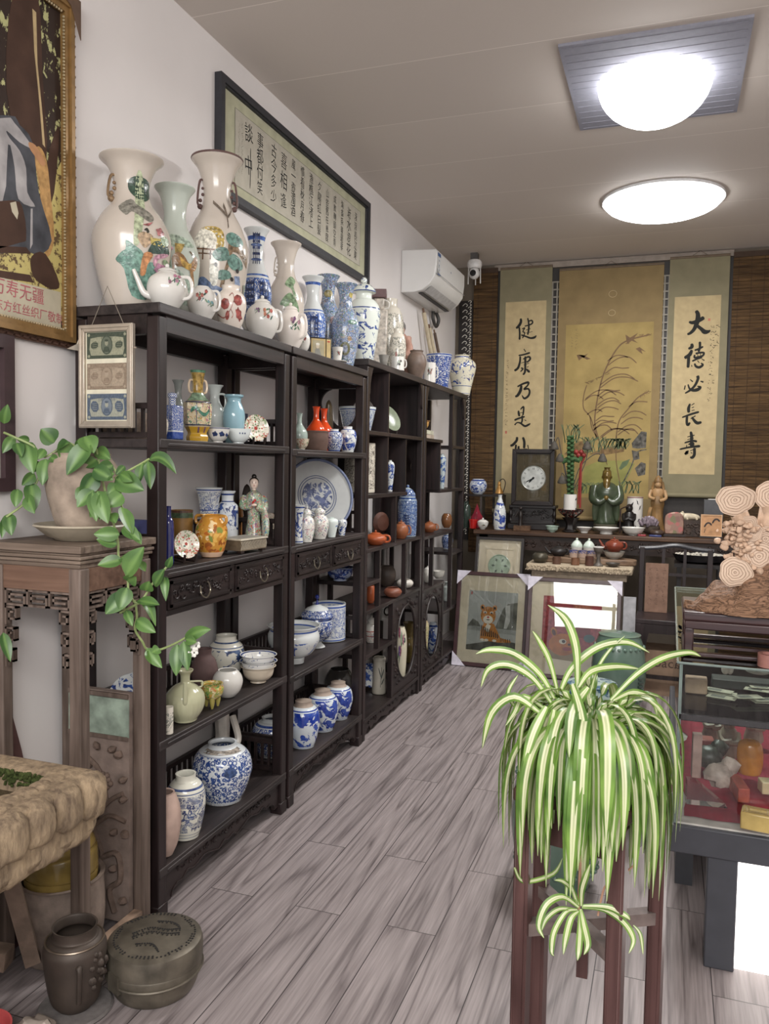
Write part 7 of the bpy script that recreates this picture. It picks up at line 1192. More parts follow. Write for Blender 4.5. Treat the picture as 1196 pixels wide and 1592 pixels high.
vase('bowl', 'shallow white bowl with dark flecks right of the footed dish', 'bowl', (lambda s: (s[0], .06, s[2]))(syo(985, 6.53, 820, 35)), 'bowl', mat('cfcdc6', .2, 0, .5, 0, .06, 30), .003, .8)
vase('brush_pot', 'white cylinder with black butterflies behind the dark monk figure', 'brush pot', syo(988, 6.86, 773, 24), 'cyl', WHITE, .003, .6, paint=paintset([('2b2c30', nblob(x, y, .13, .035, 8, a, .3)) for x, y, a in ((-.3, .8, .4), (.3, .85, -.5), (.6, .7, .5), (.5, .35, .3), (.2, .15, -.4), (.7, .2, .6), (-.6, .6, .2))]+[('a8605c', [(-.97, .975), (.97, .975), (.97, 1), (-.97, 1)])]))
s = syo(979, 6.70, 784, 18); mk = thing('monk_figurine', 'small black standing monk figure with a staff', 'figurine', tuple(s[0]), facing(s[0])); m = M(); m.lathe(prof([(1, 0), (.9, .15), (.8, .4), (.95, .6), (.6, .75), (.3, .8)], .05, .225), 20, (0, 0, .0), .8); m.ball((.005, 0, .20), .03, 12, (1, .95, 1.15)); m.tube(crom([(0, -.04, .15), (.04, -.04, .11), (.045, 0, .125)], 4), .015, 8); m.tube(crom([(0, .04, .15), (.04, .035, .11), (.045, 0, .12)], 4), .015, 8); m.build('body', mat('1c1816', .35, .2), mk); m = M(); m.tube([(.01, -.068, 0), (.01, -.066, .19)], .006, 7); m.tube(crom([(.01, -.066, .19), (.02, -.04, .205), (.03, .0, .22), (.03, .02, .235)], 4), .005, 6); m.build('staff', mat('2a1a16', .5), mk)
# goddess
s = syo(1024, 6.86, 741, 24); gd = thing('goddess_figurine', 'tall slender tan carved goddess with a high headdress', 'figurine', tuple(s[0]), facing(s[0])); h = s[1]; TAN = mat('85663f', .5, 0, .4, 0, .25, 18); SKN = mat('a5835c', .5, 0, .4, 0, .15, 18)
m = M(); m.lathe(prof([(1, 0), (.95, .08), (.72, .25), (.66, .4), (.8, .52), (.72, .6), (.6, .66)], .065, h), 24, (0, 0, 0), .85, 1, lambda a, z: 1+.05*sin(7*a+z*18)); m.tube(crom([(.03, -.05, h*.45), (.06, -.065, h*.3), (.045, -.07, h*.12)], 4), .014, 8, flat=.6); m.build('skirt', TAN, gd)
m = M(); m.lathe(prof([(.8, 0), (.85, .2), (1, .6), (.8, .85), (.25, 1)], .046, h*.22), 20, (0, 0, h*.58), .8); m.lathe(prof([(.3, 0), (.85, .25), (1, .55), (.6, .95), (.02, 1)], .026, h*.135), 16, (.004, 0, h*.78)); m.tube([(0, 0, h*.76), (.002, 0, h*.8)], .012, 8); m.ball((.03, 0, h*.84), .005, 6)
m.tube(crom([(0, -.05, h*.75), (.03, -.062, h*.64), (.055, -.02, h*.6)], 4), .013, 8); m.tube(crom([(0, .05, h*.75), (.03, .062, h*.62), (.055, .015, h*.57)], 4), .013, 8); m.build('body', SKN, gd)
m = M(); m.lathe(prof([(.8, 0), (1, .3), (.8, .6), (.5, .8), (.02, 1)], .032, h*.16), 16, (-.006, 0, h*.86)); m.tube(crom([(-.01, -.03, h*.9), (-.015, -.04, h*.8), (-.01, -.045, h*.7)], 4), .012, 7); m.tube(crom([(-.01, .03, h*.9), (-.015, .04, h*.8), (-.01, .045, h*.7)], 4), .012, 7); m.build('headdress', TAN, gd)
# stones, little box etc
o = thing('amethyst_cluster', 'grey-purple sparkling crystal cluster on a brown stone', 'stone', tuple(syo(1010, 6.69, 795, 30)[0])); m = M(); rn = random.Random(2); m.ball((.01, 0, .05), .075, 14, (1, .7, .66)); m.build('matrix', mat('4a3f36', .7, 0, .2, 0, .3, 25), o); m = M()
for i in range(60): a, b = rn.uniform(0, 6.28), rn.uniform(0, 1.2); d = Vec((sin(b)*cos(a)*.075, sin(b)*sin(a)*.06-.015, .06+cos(b)*.06)); m.tube([tuple(d*.8), tuple(d*1.0+Vec((0, 0, .01))), tuple(d*1.12+Vec((0, 0, .012)))], [.012, .01, .001], 6)
m.build('crystals', mat('8a7d86', .15, 0, .7, 0, .35, 40), o, ang=20)
vase('pot', 'squat dark brown pot in front of the crystal cluster', 'pot', syo(1022, 6.53, 824, 22), 'globe', mat('41322a', .4), .003)
for px_, c, w, lb in ((996, '8a2a30', 12, 'red lacquer case lying in front of the shallow bowl'), (1009, '2a3468', 18, 'blue case lying flat by the dark pot')): q = aty(px_+ (10 if px_ == 1009 else 2), 836, 6.475); o = thing('pen_case', lb, 'case', (q.x, 6.488, AZ)); M().box(-w*.0025, w*.0025, -.02, .02, 0, .014).build('case', mat(c, .3), o, bevel=.003)
s = syo(1049, 6.60, 797, 25); o = thing('pink_stone', 'upright rounded pink and green veined stone slab', 'stone', tuple(s[0]), .1); M().box(-.08, .08, -.035, .035, 0, .018).build('base', WOODST, o); m = M(); F = Fr((0, -.018, .018), (1, 0, 0), (0, 0, 1)); hh = s[1]-.018; m.prism(F, crom([(-.066, 0), (-.07, hh*.5), (-.062, hh*.85), (-.02, hh*.99), (.03, hh), (.06, hh*.85), (.068, hh*.4), (.064, 0)], 3), -.03, 0); m.build('stone', motley('pinkstone', lin('8a6a5c'), ['7a5a50', '9c7c6a', '6f6a4c', 'a05f5a'], 24, .35, 1.0), o, bevel=.006)
rb = thing('stacked_boxes', 'dark carved wooden block on the right of the altar table', 'block', tuple(syo(1083, 6.72, 790, 40)[0])); M().box(-.10, .10, -.08, .08, 0, .125).build('block', mat('3c2f28', .5, 0, .3, 0, .3, 20), rb); m = M(); F = Fr((-.1, -.08, 0), (1, 0, 0), (0, 0, 1)); F.N = Vec((0, -1, 0)); carve(m, F, .01, .19, .01, .11, 20, 3, .018); m.build('carving', mat('3c2f28', .5, 0, .3, 0, .3, 20), rb)
o = thing('white_beast', 'small ivory crouching beast lying on the dark carved block', 'figurine', (rb.location.x-.045, 6.70, AZ+.126), .2); m = M(); m.tube(crom([(-.05, 0, .022), (0, 0, .026), (.05, 0, .022), (.075, 0, .012)], 4), [.022, .026, .027, .027, .026, .025, .024, .022, .02, .018, .014, .01, .005], 10); m.ball((-.06, -.004, .038), .022, 10, (1.2, .9, .9)); [m.ball((-.055, s_*.012, .058), .007, 6) for s_ in (-1, 1)]; [m.tube([(x, s_*.018, .018), (x+.01, s_*.02, .003)], .008, 6) for x in (-.03, .04) for s_ in (-1, 1)]; m.build('body', mat('c9bda4', .4), o)
s = syo(1107, 6.585, 798, 28); o = thing('painted_tile', 'upright orange wooden plaque with two dark bird marks', 'plaque', tuple(s[0]), -.05); m = M(); m.box(-.075, .075, -.012, .012, .012, .175); m.c = 1; F = Fr((0, -.0125, .09), (1, 0, 0), (0, 0, 1)); F.N = Vec((0, -1, 0)); [m.stroke(F, crom([(x-.024, y-.02), (x-.008, y+.008), (x+.012, y+.012), (x+.028, y-.004)], 3), .012, .001, 1) for x, y in ((-.025, .01), (.03, .04))]; m.stroke(F, [(-.04, -.02), (-.045, -.04), (-.05, -.055)], .004, .001, 2); m.c = 2; frame_bars(m, F, -.075, .075, -.078, .085, .006, .0, .003); m.build('plaque', [mat('b58a64', .6, 0, .3, 0, .15, 30), mat('2c2220', .6), mat('c9a27c', .6)], o); M().box(-.08, .08, -.03, .03, 0, .012).build('base', WOODST, o)
o = thing('grey_box', 'dark grey tall box behind the orange plaque', 'box', tuple(syo(1108, 6.86, 770, 30)[0])); M().box(-.06, .08, -.05, .05, 0, .28).build('box', mat('3f3f42', .4), o); M().box(-.03, .06, -.04, .04, .28, .285).build('label', mat('c9c9c4', .4), o)
# ================================================================== IN FRONT OF THE ALTAR
def stone_slab():
    o = thing('tea_slab', 'carved limestone slab tea table below the altar table', 'table', (0, 0, 0)); a = aty(818, 880, 6.0); b = aty(984, 890, 6.0); x0, x1 = a.x, b.x; LS = mat('a99a84', .85, 0, .2, 0, .12, 20, .5, bs=60); z = .80
    m = M(); m.box(x0, x1, 5.99, 6.38, z-.05, z); m.build('top', LS, o, bevel=.012); m = M(); rn = random.Random(3)
    for i in range(150): m.ball((rn.uniform(x0, x1), 5.99, rn.uniform(z-.045, z-.008)), rn.uniform(.005, .009), 6)
    m.build('relief_edge', LS, o); M().box(x0+.04, x1-.04, 6.02, 6.36, z-.10, z-.05).build('lower_ledge', mat('857868', .85, 0, .2, 0, .12, 20, .4), o)
    for x in (x0+.06, x1-.2): M().box(x, x+.14, 6.06, 6.32, 0, z-.10).build('leg', mat('6a6056', .85, 0, .2, 0, .12, 20, .4), o)
    return o, x0, x1, z
_, SX0, SX1, SZ = stone_slab()
bo = thing('tea_board', 'long thick wooden tea board lying on the stone slab', 'board', (0, 0, SZ+.001)); a = aty(850, 880, 6.2).x; b = aty(990, 880, 6.2).x; M().prism(Fr((0, 0, 0), (1, 0, 0), (0, 1, 0)), crom([(a, 6.13), (a+.2, 6.11), (b-.2, 6.12), (b-.03, 6.15), (b, 6.22), (b-.05, 6.29), (b-.3, 6.32), (a+.1, 6.31), (a, 6.28), (a, 6.13)], 3)[:-1], 0, .04).build('board', wood('tea_board_wood', '5c4636', '8a725c', 'X', .5), bo, bevel=.006)
BZ = SZ+.042
def sb(px_, Y, yt, w_, z): return spoty(px_, Y, z, yt, w_)
teapot('dark iron-grey teapot on the tea board', sb(869, 6.22, 851, 26, BZ), mat('2c2928', .4, 0, .4, 0, .1, 20), None, hr=1.2, sl=-1.5)
teapot('large red clay teapot seated on a white bowl at the right of the tea board', (Vec((sb(955, 6.2, 850, 26, BZ)[0].x, 6.22, BZ+.052)), .085, .068), mat('7a3a2a', .3, 0, .4, 0, .08, 20), None, hr=1.45, sl=-1.7)
vase('bowl', 'white bowl carrying the large red clay teapot', 'bowl', (Vec((sb(955, 6.2, 850, 26, BZ)[0].x, 6.22, BZ)), .054, .078), 'bowl', mat('a9a49a', .3, 0, .4, 0, .1, 30), .004, .8)
for px_, lb in ((897, 'white lidded gaiwan cup, left of the pair on the tea board'), (916, 'white lidded gaiwan cup, right of the pair on the tea board')): vase('gaiwan', lb, 'tea bowl', (sb(px_, 6.265, 852, 18, BZ)[0], .07, .045), 'bowl', WHITE, .003, extra=[('lid', dict(m=mat('c5cfc4', .2), rr=.95, hh=.75, knob=.2))])
CB = porcelain('cup_blue', 'blotch', 130, .5, (.6, .95), [(.9, .97)], seed=63, white='a58f80')
for px_, lb in ((892, 'left cup of three small blue-rimmed cups on the tea board'), (906, 'middle cup of three small blue-rimmed cups on the tea board'), (920, 'right cup of three small blue-rimmed cups on the tea board')): vase('tea_cup', lb, 'cup', (sb(px_, 6.155, 860, 13, BZ)[0], .055, .032), 'cyl', CB, .003, group='blue-rimmed tea cups')
o = thing('pedestal_cup', 'tall grey stem cup at the front of the stone slab', 'cup', (sb(931, 6.065, 856, 12, SZ)[0].x, 6.065, SZ+.001)); M().lathe(vessel(prof([(1, 0), (.9, .06), (.45, .2), (.4, .5), (.5, .65), (.9, .8), (1, 1)], .036, .135), .004, .25), 24).build('cup', mat('5a534c', .5), o); M().tube([(.036*cos(i*pi/10), .036*sin(i*pi/10), .135) for i in range(20)], .004, 6, closed=True).build('rim', WHITE, o)
vase('incense_burner', 'squat dark bronze bowl at the left front of the stone slab', 'bowl', (Vec((sb(840, 6.075, 870, 24, SZ)[0].x, 6.075, SZ+.001)), .075, .058), 'globe', mat('4f4a3e', .4, .4, .4, 0, .2, 15), .003)
for px_, w, c, lb in ((866, .03, '5e4436', 'small wooden block stool left of the grey foot on the slab'), (895, .03, '7a5640', 'small reddish wooden cup in the middle of the slab front'), (917, .03, '573a30', 'dark wooden cup just left of the stem cup')): vase('wooden_cup', lb, 'cup', (Vec((sb(px_, 6.05, 870, 12, SZ)[0].x, 6.045, SZ+.001)), .05 if px_ != 917 else .066, w), 'cyl', mat(c, .6, 0, .3, 0, .2, 30), .004)
vase('ink_dish', 'flat dark ink dish at the right front of the slab', 'dish', (Vec((sb(953, 6.06, 880, 22, SZ)[0].x, 6.06, SZ+.001)), .026, .052), 'bowl', mat('4a443e', .5), .003)
vase('cup', 'small brown cup behind the bronze bowl', 'cup', (Vec((sb(838, 6.18, 868, 14, SZ)[0].x-.0, 6.17, SZ+.001)), .055, .036), 'taper', mat('3b2b24', .4), .003)
# small framed celadon plate on a stool
PM_ = mat('d6cab4', .8, 0, .2, 0, .05, 20)
sk = thing('side_stool', 'plain dark wooden stool holding the small framed plate', 'stool', (0, 0, 0)); qx = aty(776, 880, 6.3).x; M().box(qx-.24, qx+.2, 6.15, 6.43, .50, .53).build('seat', BLK, sk)
for x in (qx-.22, qx+.16):
    for y in (6.17, 6.39): M().box(x, x+.03, y, y+.03, 0, .5).build('leg', BLK, sk)
a = aty(742, 850, 6.35); b = aty(816, 855, 6.35); W_ = (b.x-a.x); o = thing('framed_plate', 'small dark-framed celadon plate on a mount, standing behind the tiger picture', 'picture', (a.x, 6.29, .531)); o.rotation_euler = (-.17, 0, -.03); H_ = .42; F = Fr((0, 0, 0), (1, 0, 0), (0, 0, 1)); F.N = Vec((0, -1, 0))
m = M(); frame_bars(m, F, 0, W_, 0, H_, .02, 0, .04); m.build('frame', mat('2a2524', .4), o); m = M(); m.rect(F, .015, W_-.015, .015, H_-.015, .008); m.build('mount', PM_, o); m = M(); cu, cv = W_/2, H_*.5; frame_bars(m, F, cu-.12, cu+.12, cv-.13, cv+.13, .012, .008, .016); m.build('inner_mount', mat('cfc3ad', .8), o)
m = M(); m.ell(F, cu, cv-.01, .085, .085, .012, 40); m.c = 1; m.tube([tuple(F(cu+.085*cos(i*pi/20), cv-.01+.085*sin(i*pi/20), .014)) for i in range(40)], .005, 8, closed=True); m.c = 2
for i in range(6): m.poly(F, blob(cu+.05*cos(i*pi/3), cv-.01+.05*sin(i*pi/3), .014, .008, 8, i, .3), .0128)
m.build('plate', [mat('a9b8a4', .25), mat('a9b8a4', .25), mat('5c665c', .4)], o); M().prism(F, [(.02, .02), (W_-.02, .02), (W_-.02, H_-.02), (.02, H_-.02)], .030, .032).build('glass', glass(), o)
# two large framed pictures leaning at the slab
MAH = mat('3c2426', .35, 0, .5, 0, .15, 20); GUARD = mat('c9c4cf', .5)
def leaning(label, A, B, ztop, ytop, bl):
    """A, B: the two bottom corners on the floor; leans back to the top edge"""
    A, B = Vec(A), Vec(B); o = thing('framed_picture', label, 'picture', tuple(A)); U = (B-A); W_ = U.length; U.normalize(); n = Vec((0, 0, 1)).cross(U); tilt = math.atan2(ytop, ztop); V = (Vec((0, 0, 1))*cos(tilt)+n*sin(tilt)); H_ = ztop/cos(tilt)
    F = Fr((0, 0, 0), U, V); F.N = U.cross(V).normalized(); m = M(); frame_bars(m, F, 0, W_, 0, H_, .028, -.004, .022); m.build('frame', MAH, o, bevel=.003)
    m = M(); m.rect(F, .022, W_-.022, .022, H_-.022, 0); m.build('mount', PM_, o); s = .105
    m = M()
    for u, su in ((-.004, 1), (W_+.004, -1)):
        for v, sv in ((-.004, 1), (H_+.004, -1)): M().prism(F, [(u, v), (u+su*s, v), (u, v+sv*s)], -.006, .0245).build('corner_guard', GUARD, o)
    M().prism(F, [(.025, .025), (W_-.025, .025), (W_-.025, H_-.025), (.025, H_-.025)], .012, .014).build('glass', glass('picture_glass', (.97, .98, .97)), o)
    return o, F, W_, H_
A = atz(704, 1033, 0); B = atz(818, 1046, 0)
o, F, W_, H_ = leaning('framed tiger painting on the floor, left of the two leaning pictures', (A.x, A.y, .004), (B.x-.012, B.y+.02, .004), .70, .13, 0)
def tp(u, v): return (u*W_, v*H_)
m = M(); A_ = lambda c, pts, d: (setattr(m, 'c', c), m.poly(F, [tp(*p) for p in pts], d)); A_(0, [(.17, .17), (.85, .17), (.85, .80), (.17, .80)], .0008)
A_(1, [(.17, .17), (.85, .17), (.85, .28), (.6, .30), (.4, .26), (.17, .22)], .0012); A_(2, [(.55, .40), (.62, .55), (.66, .63), (.72, .68), (.85, .70), (.85, .40)], .0011); A_(3, [(.68, .66), (.75, .67), (.76, .5), (.72, .42), (.68, .42), (.70, .55)], .0013); A_(2, [(.17, .42), (.24, .50), (.32, .47), (.36, .42)], .0012); A_(4, [(.17, .38), (.85, .36), (.85, .41), (.17, .42)], .00115)
TG = [(.36, .28), (.36, .38), (.40, .46), (.44, .47), (.54, .46), (.60, .38), (.64, .32), (.78, .30), (.79, .28), (.62, .27)]; A_(5, TG, .0016); A_(5, blob(.455, .545, .105, .095, 16), .0018)
for x, y in ((.37, .625), (.54, .625)): A_(5, blob(x, y, .033, .032, 10), .0019); A_(6, blob(x, y, .016, .016, 8), .0021)
A_(7, blob(.455, .50, .07, .045, 12), .0022); A_(7, [(.41, .40), (.45, .46), (.50, .44), (.47, .36)], .0022); [A_(7, blob(x, y, .025, .012, 8), .0023) for x, y in ((.41, .575), (.50, .575))]; [A_(6, blob(x, y, .012, .010, 8), .0025) for x, y in ((.41, .57), (.50, .57))]; A_(8, blob(.455, .525, .018, .012, 8), .0026); A_(6, [(.42, .50), (.455, .505), (.49, .50), (.455, .492)], .0026)
for i in range(9): x = .37+.028*i; m.c = 6; m.stroke(F, [tp(x, .44-.01*i), tp(x+.012, .38-.008*i), tp(x+.004, .32)], .008, .0024, 3)
for i in range(5): m.c = 6; m.stroke(F, [tp(.385+i*.035, .62+.01*(i % 2)), tp(.39+i*.033, .595)], .007, .0024, 2)
for s_ in (-1, 1): [(setattr(m, 'c', 6), m.stroke(F, [tp(.455+s_*.075, .53+.02*k), tp(.455+s_*.098, .535+.026*k)], .006, .0024, 2)) for k in range(3)]
[(setattr(m, 'c', 6), m.stroke(F, [tp(.65+.03*k, .315), tp(.655+.03*k, .28)], .01, .0024, 2)) for k in range(5)]; [A_(7, blob(x, .285, .03, .014, 8), .0026) for x in (.39, .45, .56)]; A_(8, [(.195, .755), (.215, .755), (.215, .785), (.195, .785)], .0014)
m.build('painting', [mat('a8aaa6', .8, 0, .15, 0, .08, 6), mat('5a5852', .8, 0, .15, 0, .35, 18), mat('77776f', .8, 0, .15, 0, .3, 14), mat('bcbcb6', .8), mat('8f918c', .8, 0, .15, 0, .2, 10), mat('b5793c', .7, 0, .2, 0, .15, 30), mat('1f1b19', .8), mat('d8d2c4', .8), mat('a84a40', .8)], o)
A = atz(817, 1048, 0); B = atz(962, 1062, 0)
o, F, W_, H_ = leaning('framed child and tiger picture reflecting the bright shop window', (A.x, A.y-.06, .004), (B.x, B.y-.06, .004), .70, .15, 0)
m = M(); A_ = lambda c, pts, d: (setattr(m, 'c', c), m.poly(F, [tp(*p) for p in pts], d)); A_(0, [(.17, .26), (.80, .26), (.80, .82), (.17, .82)], .0008); A_(1, [(.20, .20), (.55, .18), (.6, .26), (.25, .28)], .0012)
A_(2, blob(.40, .34, .15, .11, 18), .0016); A_(2, blob(.30, .46, .035, .05, 10, .4), .0018); A_(3, blob(.30, .455, .02, .034, 10, .4), .002); A_(2, blob(.5, .47, .03, .045, 10, -.3), .0015); A_(4, blob(.40, .37, .04, .026, 10), .002); A_(5, blob(.41, .372, .02, .016, 10), .0022); A_(6, blob(.45, .30, .05, .02, 10), .0022); A_(5, blob(.47, .345, .016, .012, 8), .0022)
A_(7, [(.48, .42), (.70, .42), (.68, .60), (.50, .60)], .0017); A_(8, blob(.59, .62, .10, .085, 16), .0019); A_(9, [(.49, .64), (.69, .64), (.69, .74), (.50, .74)], .0021); [A_(5, blob(x, .62, .014, .006, 8), .0022) for x in (.56, .63)]; A_(6, blob(.59, .585, .022, .008, 8), .0022); A_(10, blob(.68, .42, .06, .04, 12), .0018)
m.build('painting', [mat('9a4a4e', .8, 0, .15, 0, .25, 50), mat('8a7650', .8), mat('b06a30', .7, 0, .2, 0, .2, 20), mat('5a3020', .8), mat('c9c4b4', .8), mat('2a201c', .8), mat('8a3034', .8), mat('7a2a30', .8), mat('b0785c', .8), mat('a86a54', .8, 0, .15, 0, .4, 80), mat('3f5a5c', .8)], o)
# rose chair at the right of the slab
ch = thing('rose_chair', 'black wooden chair with a wavy crest rail beside the stone slab', 'chair', (0, 0, 0)); cx0 = aty(990, 955, 5.75).x; cx1 = cx0+.48; cy0, cy1, sz = 5.60, 5.98, .515
CH_ = wood('chair_wood', '17110f', '33282a', 'Z', .4)
M().box(cx0, cx1, cy0, cy1, sz-.03, sz).build('seat', CH_, ch, bevel=.004)
for x in (cx0, cx1-.035):
    for y, zt_ in ((cy0, sz-.03), (cy1-.035, .965)): M().box(x, x+.035, y, y+.035, 0, zt_).build('leg', CH_, ch, bevel=.004)
m = M(); m.tube(crom([(cx0-.005, cy1-.018, .955), (cx0+.12, cy1-.018, .965), (cx0+.24, cy1-.018, .985), (cx0+.36, cy1-.018, .965), (cx1+.005, cy1-.018, .955)], 5), .016, 8); m.build('crest_rail', mat('3a3a3e', .3), ch)
m = M(); m.box(cx0+.15, cx0+.17, cy1-.03, cy1-.01, sz, .96); m.box(cx1-.19, cx1-.17, cy1-.03, cy1-.01, sz, .96); m.box(cx0+.035, cx1-.035, cy1-.028, cy1-.012, .77, .79); m.build('back_slats', CH_, ch)
m = M(); m.prism(Fr((cx0+.035, cy0+.012, 0), (1, 0, 0), (0, 0, 1)), [(0, sz-.03), (.41, sz-.03), (.41, sz-.2), (.38, sz-.2), (.36, sz-.09), (.05, sz-.09), (.03, sz-.2), (0, sz-.2)], -.01, .01); m.build('apron', CH_, ch); M().box(cx0+.03, cx1-.03, cy0+.01, cy0+.03, .12, .145).build('stretcher', CH_, ch)
o = thing('couplet_board', 'reddish tan board with faint writing standing on the black chair seat', 'board', (cx0+.045, cy1-.075, sz+.001)); o.rotation_euler.x = -.06; F = Fr((0, 0, 0), (1, 0, 0), (0, 0, 1)); F.N = Vec((0, -1, 0)); m = M(); m.box(0, .15, 0, .018, 0, .34); m.c = 1; [small_col(m, F, .03+.045*k, .30, 9, .022, 20+k, .0008) for k in range(3)]; m.build('board', [mat('7f6455', .7, 0, .2, 0, .12, 20), mat('4f3a30', .7)], o)
bx = thing('cardboard_box', 'brown printed cardboard box on the floor under the black chair', 'box', (cx0+.06, 5.64, .146)); bx.location = (cx0+.06, 5.66, .0); M().box(0, .36, 0, .26, 0, .30).build('carton', mat('8a7462', .8, 0, .2, 0, .1, 15), bx); m = M(); F = Fr((0, -.001, 0), (1, 0, 0), (0, 0, 1)); F.N = Vec((0, -1, 0)); m.text(F, 'bach', .09, .15, .22, .0004, bold=.002); m.build('print', mat('4a3a32', .8), bx)
o = thing('white_board', 'blank whitish panel leaning behind the child and tiger picture', 'board', (-.285, 5.95, 0)); o.rotation_euler.x = -.10; M().box(0, .085, 0, .015, .0, .60).build('panel', mat('aaa9ac', .6), o)
# pebble basin on a pedestal
px_ = aty(1088, 868, 6.24); o = thing('pebble_basin', 'black oval basin filled with white pebbles behind the black chair', 'basin', (px_.x, 6.24, .845)); m = M(); m.lathe(vessel([(.13, 0), (.16, .01), (.185, .055), (.19, .06)], .008, .4), 40, sx=1, sy=.7); m.build('basin', mat('1a181a', .3), o); m = M(); rn = random.Random(6)
for i in range(170): a, q = rn.uniform(0, 6.28), .165*rn.random()**.5; m.ball((q*cos(a), q*sin(a)*.7, .048+rn.uniform(0, .01)), rn.uniform(.009, .014), 6, (1, 1, .6))
tag(m.build('pebbles', mat('b9b4a8', .5, 0, .4, 0, .2, 40), o), kind='stuff')
pdm = thing('pedestal', 'dark wooden pedestal under the pebble basin', 'stand', (px_.x, 6.24, 0)); M().box(-.17, .17, -.13, .13, .815, .843).build('top', BLK, pdm)
for x in (-.15, .12):
    for y in (-.11, .08): M().box(x, x+.03, y, y+.03, 0, .815).build('leg', BLK, pdm)
# garden stools
GST = mat('5f7468', .15, 0, .6, 0, .12, 6)
def gstool(label, px_, yb, r, h, mm):
    q = atz(px_, yb, 0); loc = Vec((q.x, q.y+r*.75, .001)); pr = prof(P['stool'], r, h); o = thing('garden_stool', label, 'garden stool', tuple(loc), facing(loc), 'ceramic drum stools'); M().lathe(pr, 48).build('drum', mm, o); m = M()
    for z in (.16, .84):
        m = M()
        for i in range(26): a = 2*pi*i/26; rr = radius_at(pr, z*h); m.ball((rr*cos(a), rr*sin(a), z*h), .011, 8)
        m.build('studs', mm, o)
    m = M()
    for a in (-.9, .9): rr = radius_at(pr, .4*h)+.002; [m.tube([(rr*cos(a+t)*1.0, rr*sin(a+t), (.32+.05*k)*h) for t in (-.12, 0, .12)], .008, 6) for k in range(4)]
    m.build('openwork', mat('33423b', .3), o); return o
gstool('green glazed garden stool farthest back, overlapping the framed pictures', 958, 1110, .168, .475, GST)
gstool('blue and white topped garden stool between the two green ones', 912, 1222, .155, .47, porcelain('stool_blue', 'blotch', 40, .5, (.0, 1.0), [(.15, .17), (.83, .85)], white='9aaaa4', blue='34506a', blue2='5a7a86', seed=70))
gstool('green glazed garden stool nearest, behind the legs of the plant stand', 856, 1394, .165, .47, GST)
# ================================================================== GLASS DISPLAY COUNTER
CX0, CX1, CY0, CY1 = .045, .95, 2.575, 4.25; CTZ = .928
GRY = mat('45464c', .45, .2, .5, 0, .06, 20); ALU = mat('4a484a', .35, .6); GL = glass(); EDGE = mat('75827e', .15, 0, .6)
dc = thing('display_counter', 'long glass display counter with grey base along the right side', 'counter', (0, 0, 0))
M().box(CX0-.012, CX1, CY0-.012, CY1, .345, .430).build('base_rail', GRY, dc, bevel=.004)
M().box(CX0+.02, CX0+.08, CY0+.5, CY1-.05, 0, .345).build('leg_panel', mat('303136', .5), dc); M().box(CX0+.10, CX0+.185, CY0+.0, CY0+.07, 0, .345).build('leg', GRY, dc, bevel=.004); M().box(CX1-.1, CX1-.02, CY0+.0, CY0+.07, 0, .345).build('leg', GRY, dc); M().box(CX0+.10, CX0+.185, CY1-.08, CY1-.01, 0, .345).build('leg', GRY, dc)
lp = M(); lp.box(CX0+.187, CX1-.1, CY0+.025, CY0+.04, .0, .344); lp.build('emissive_panel', emit('emissive_white', (1.0, .96, .92), 2.2), dc)  # plain white panel under the ledge, given an emission material
M().box(CX0+.006, CX1-.006, CY0+.004, CY1-.01, .430, .436).build('cabinet_floor', mat('c9c2ba', .4), dc)
for nm, b in (('front_glass', (CX0+.005, CX1, CY0, CY0+.005, .432, CTZ-.006)), ('side_glass', (CX0, CX0+.005, CY0+.005, CY1, .432, CTZ-.006)), ('top_glass', (CX0-.004, CX1, CY0-.004, CY1, CTZ-.006, CTZ))): M().box(*b).build(nm, GL, dc)
m = M()
for x, y in ((CX0+.001, CY0+.001), (CX0+.001, CY0+.85), (CX0+.001, CY1-.01)): M().box(x, x+.009, y, y+.009, .432, CTZ-.006).build('glass_post', EDGE, dc)

M().box(CX0+.004, CX1, CY0+.001, CY0+.016, .752, .768).build('front_bar', ALU, dc); M().box(CX0+.006, CX1-.02, CY0+.02, CY1-.02, .744, .750).build('middle_shelf', glass('shelf_glass', (.85, .93, .9)), dc)
m = M(); m.tube([(CX0-.003, CY0-.004, CTZ-.003), (CX1, CY0-.004, CTZ-.003)], .004, 6); m.tube([(CX0-.004, CY0-.003, CTZ-.003), (CX0-.004, CY1, CTZ-.003)], .004, 6); m.tube([(CX0-.004, CY1, CTZ-.003), (CX1, CY1, CTZ-.003)], .004, 6); m.build('glass_edge', EDGE, dc)
# goods in the counter
cz = .4372
cl = thing('red_cloth', 'crumpled crimson cloth spread on the counter floor', 'cloth', (0, 0, 0)); m = M(); n = 26; xs_ = [CX0+.03+(.85)*i/n for i in range(n+1)]; ys_ = [CY0+.05+1.4*j/n for j in range(n+1)]
vs = [(x+(.04*mnoise.noise(Vec((0, y*6, 3))) if i == 0 else 0), y+(.035*mnoise.noise(Vec((x*9, 0, 1))) if j == 0 else 0), cz+.003+max(0, .022*mnoise.noise(Vec((x*11, y*11, 0)))+.010*mnoise.noise(Vec((x*30, y*30, 5)))) if 0 < i and 0 < j else cz+.002) for j, y in enumerate(ys_) for i, x in enumerate(xs_)]
m.add(vs, [(j*(n+1)+i, j*(n+1)+i+1, (j+1)*(n+1)+i+1, (j+1)*(n+1)+i) for j in range(n) for i in range(n)]); m.build('cloth', mat('8c1a30', .75, 0, .3, 0, .12, 30), cl, ang=180)
cz2 = cz+.028
def cpt(px_, py_, z): q = atz(px_, py_, z); return q.x, q.y
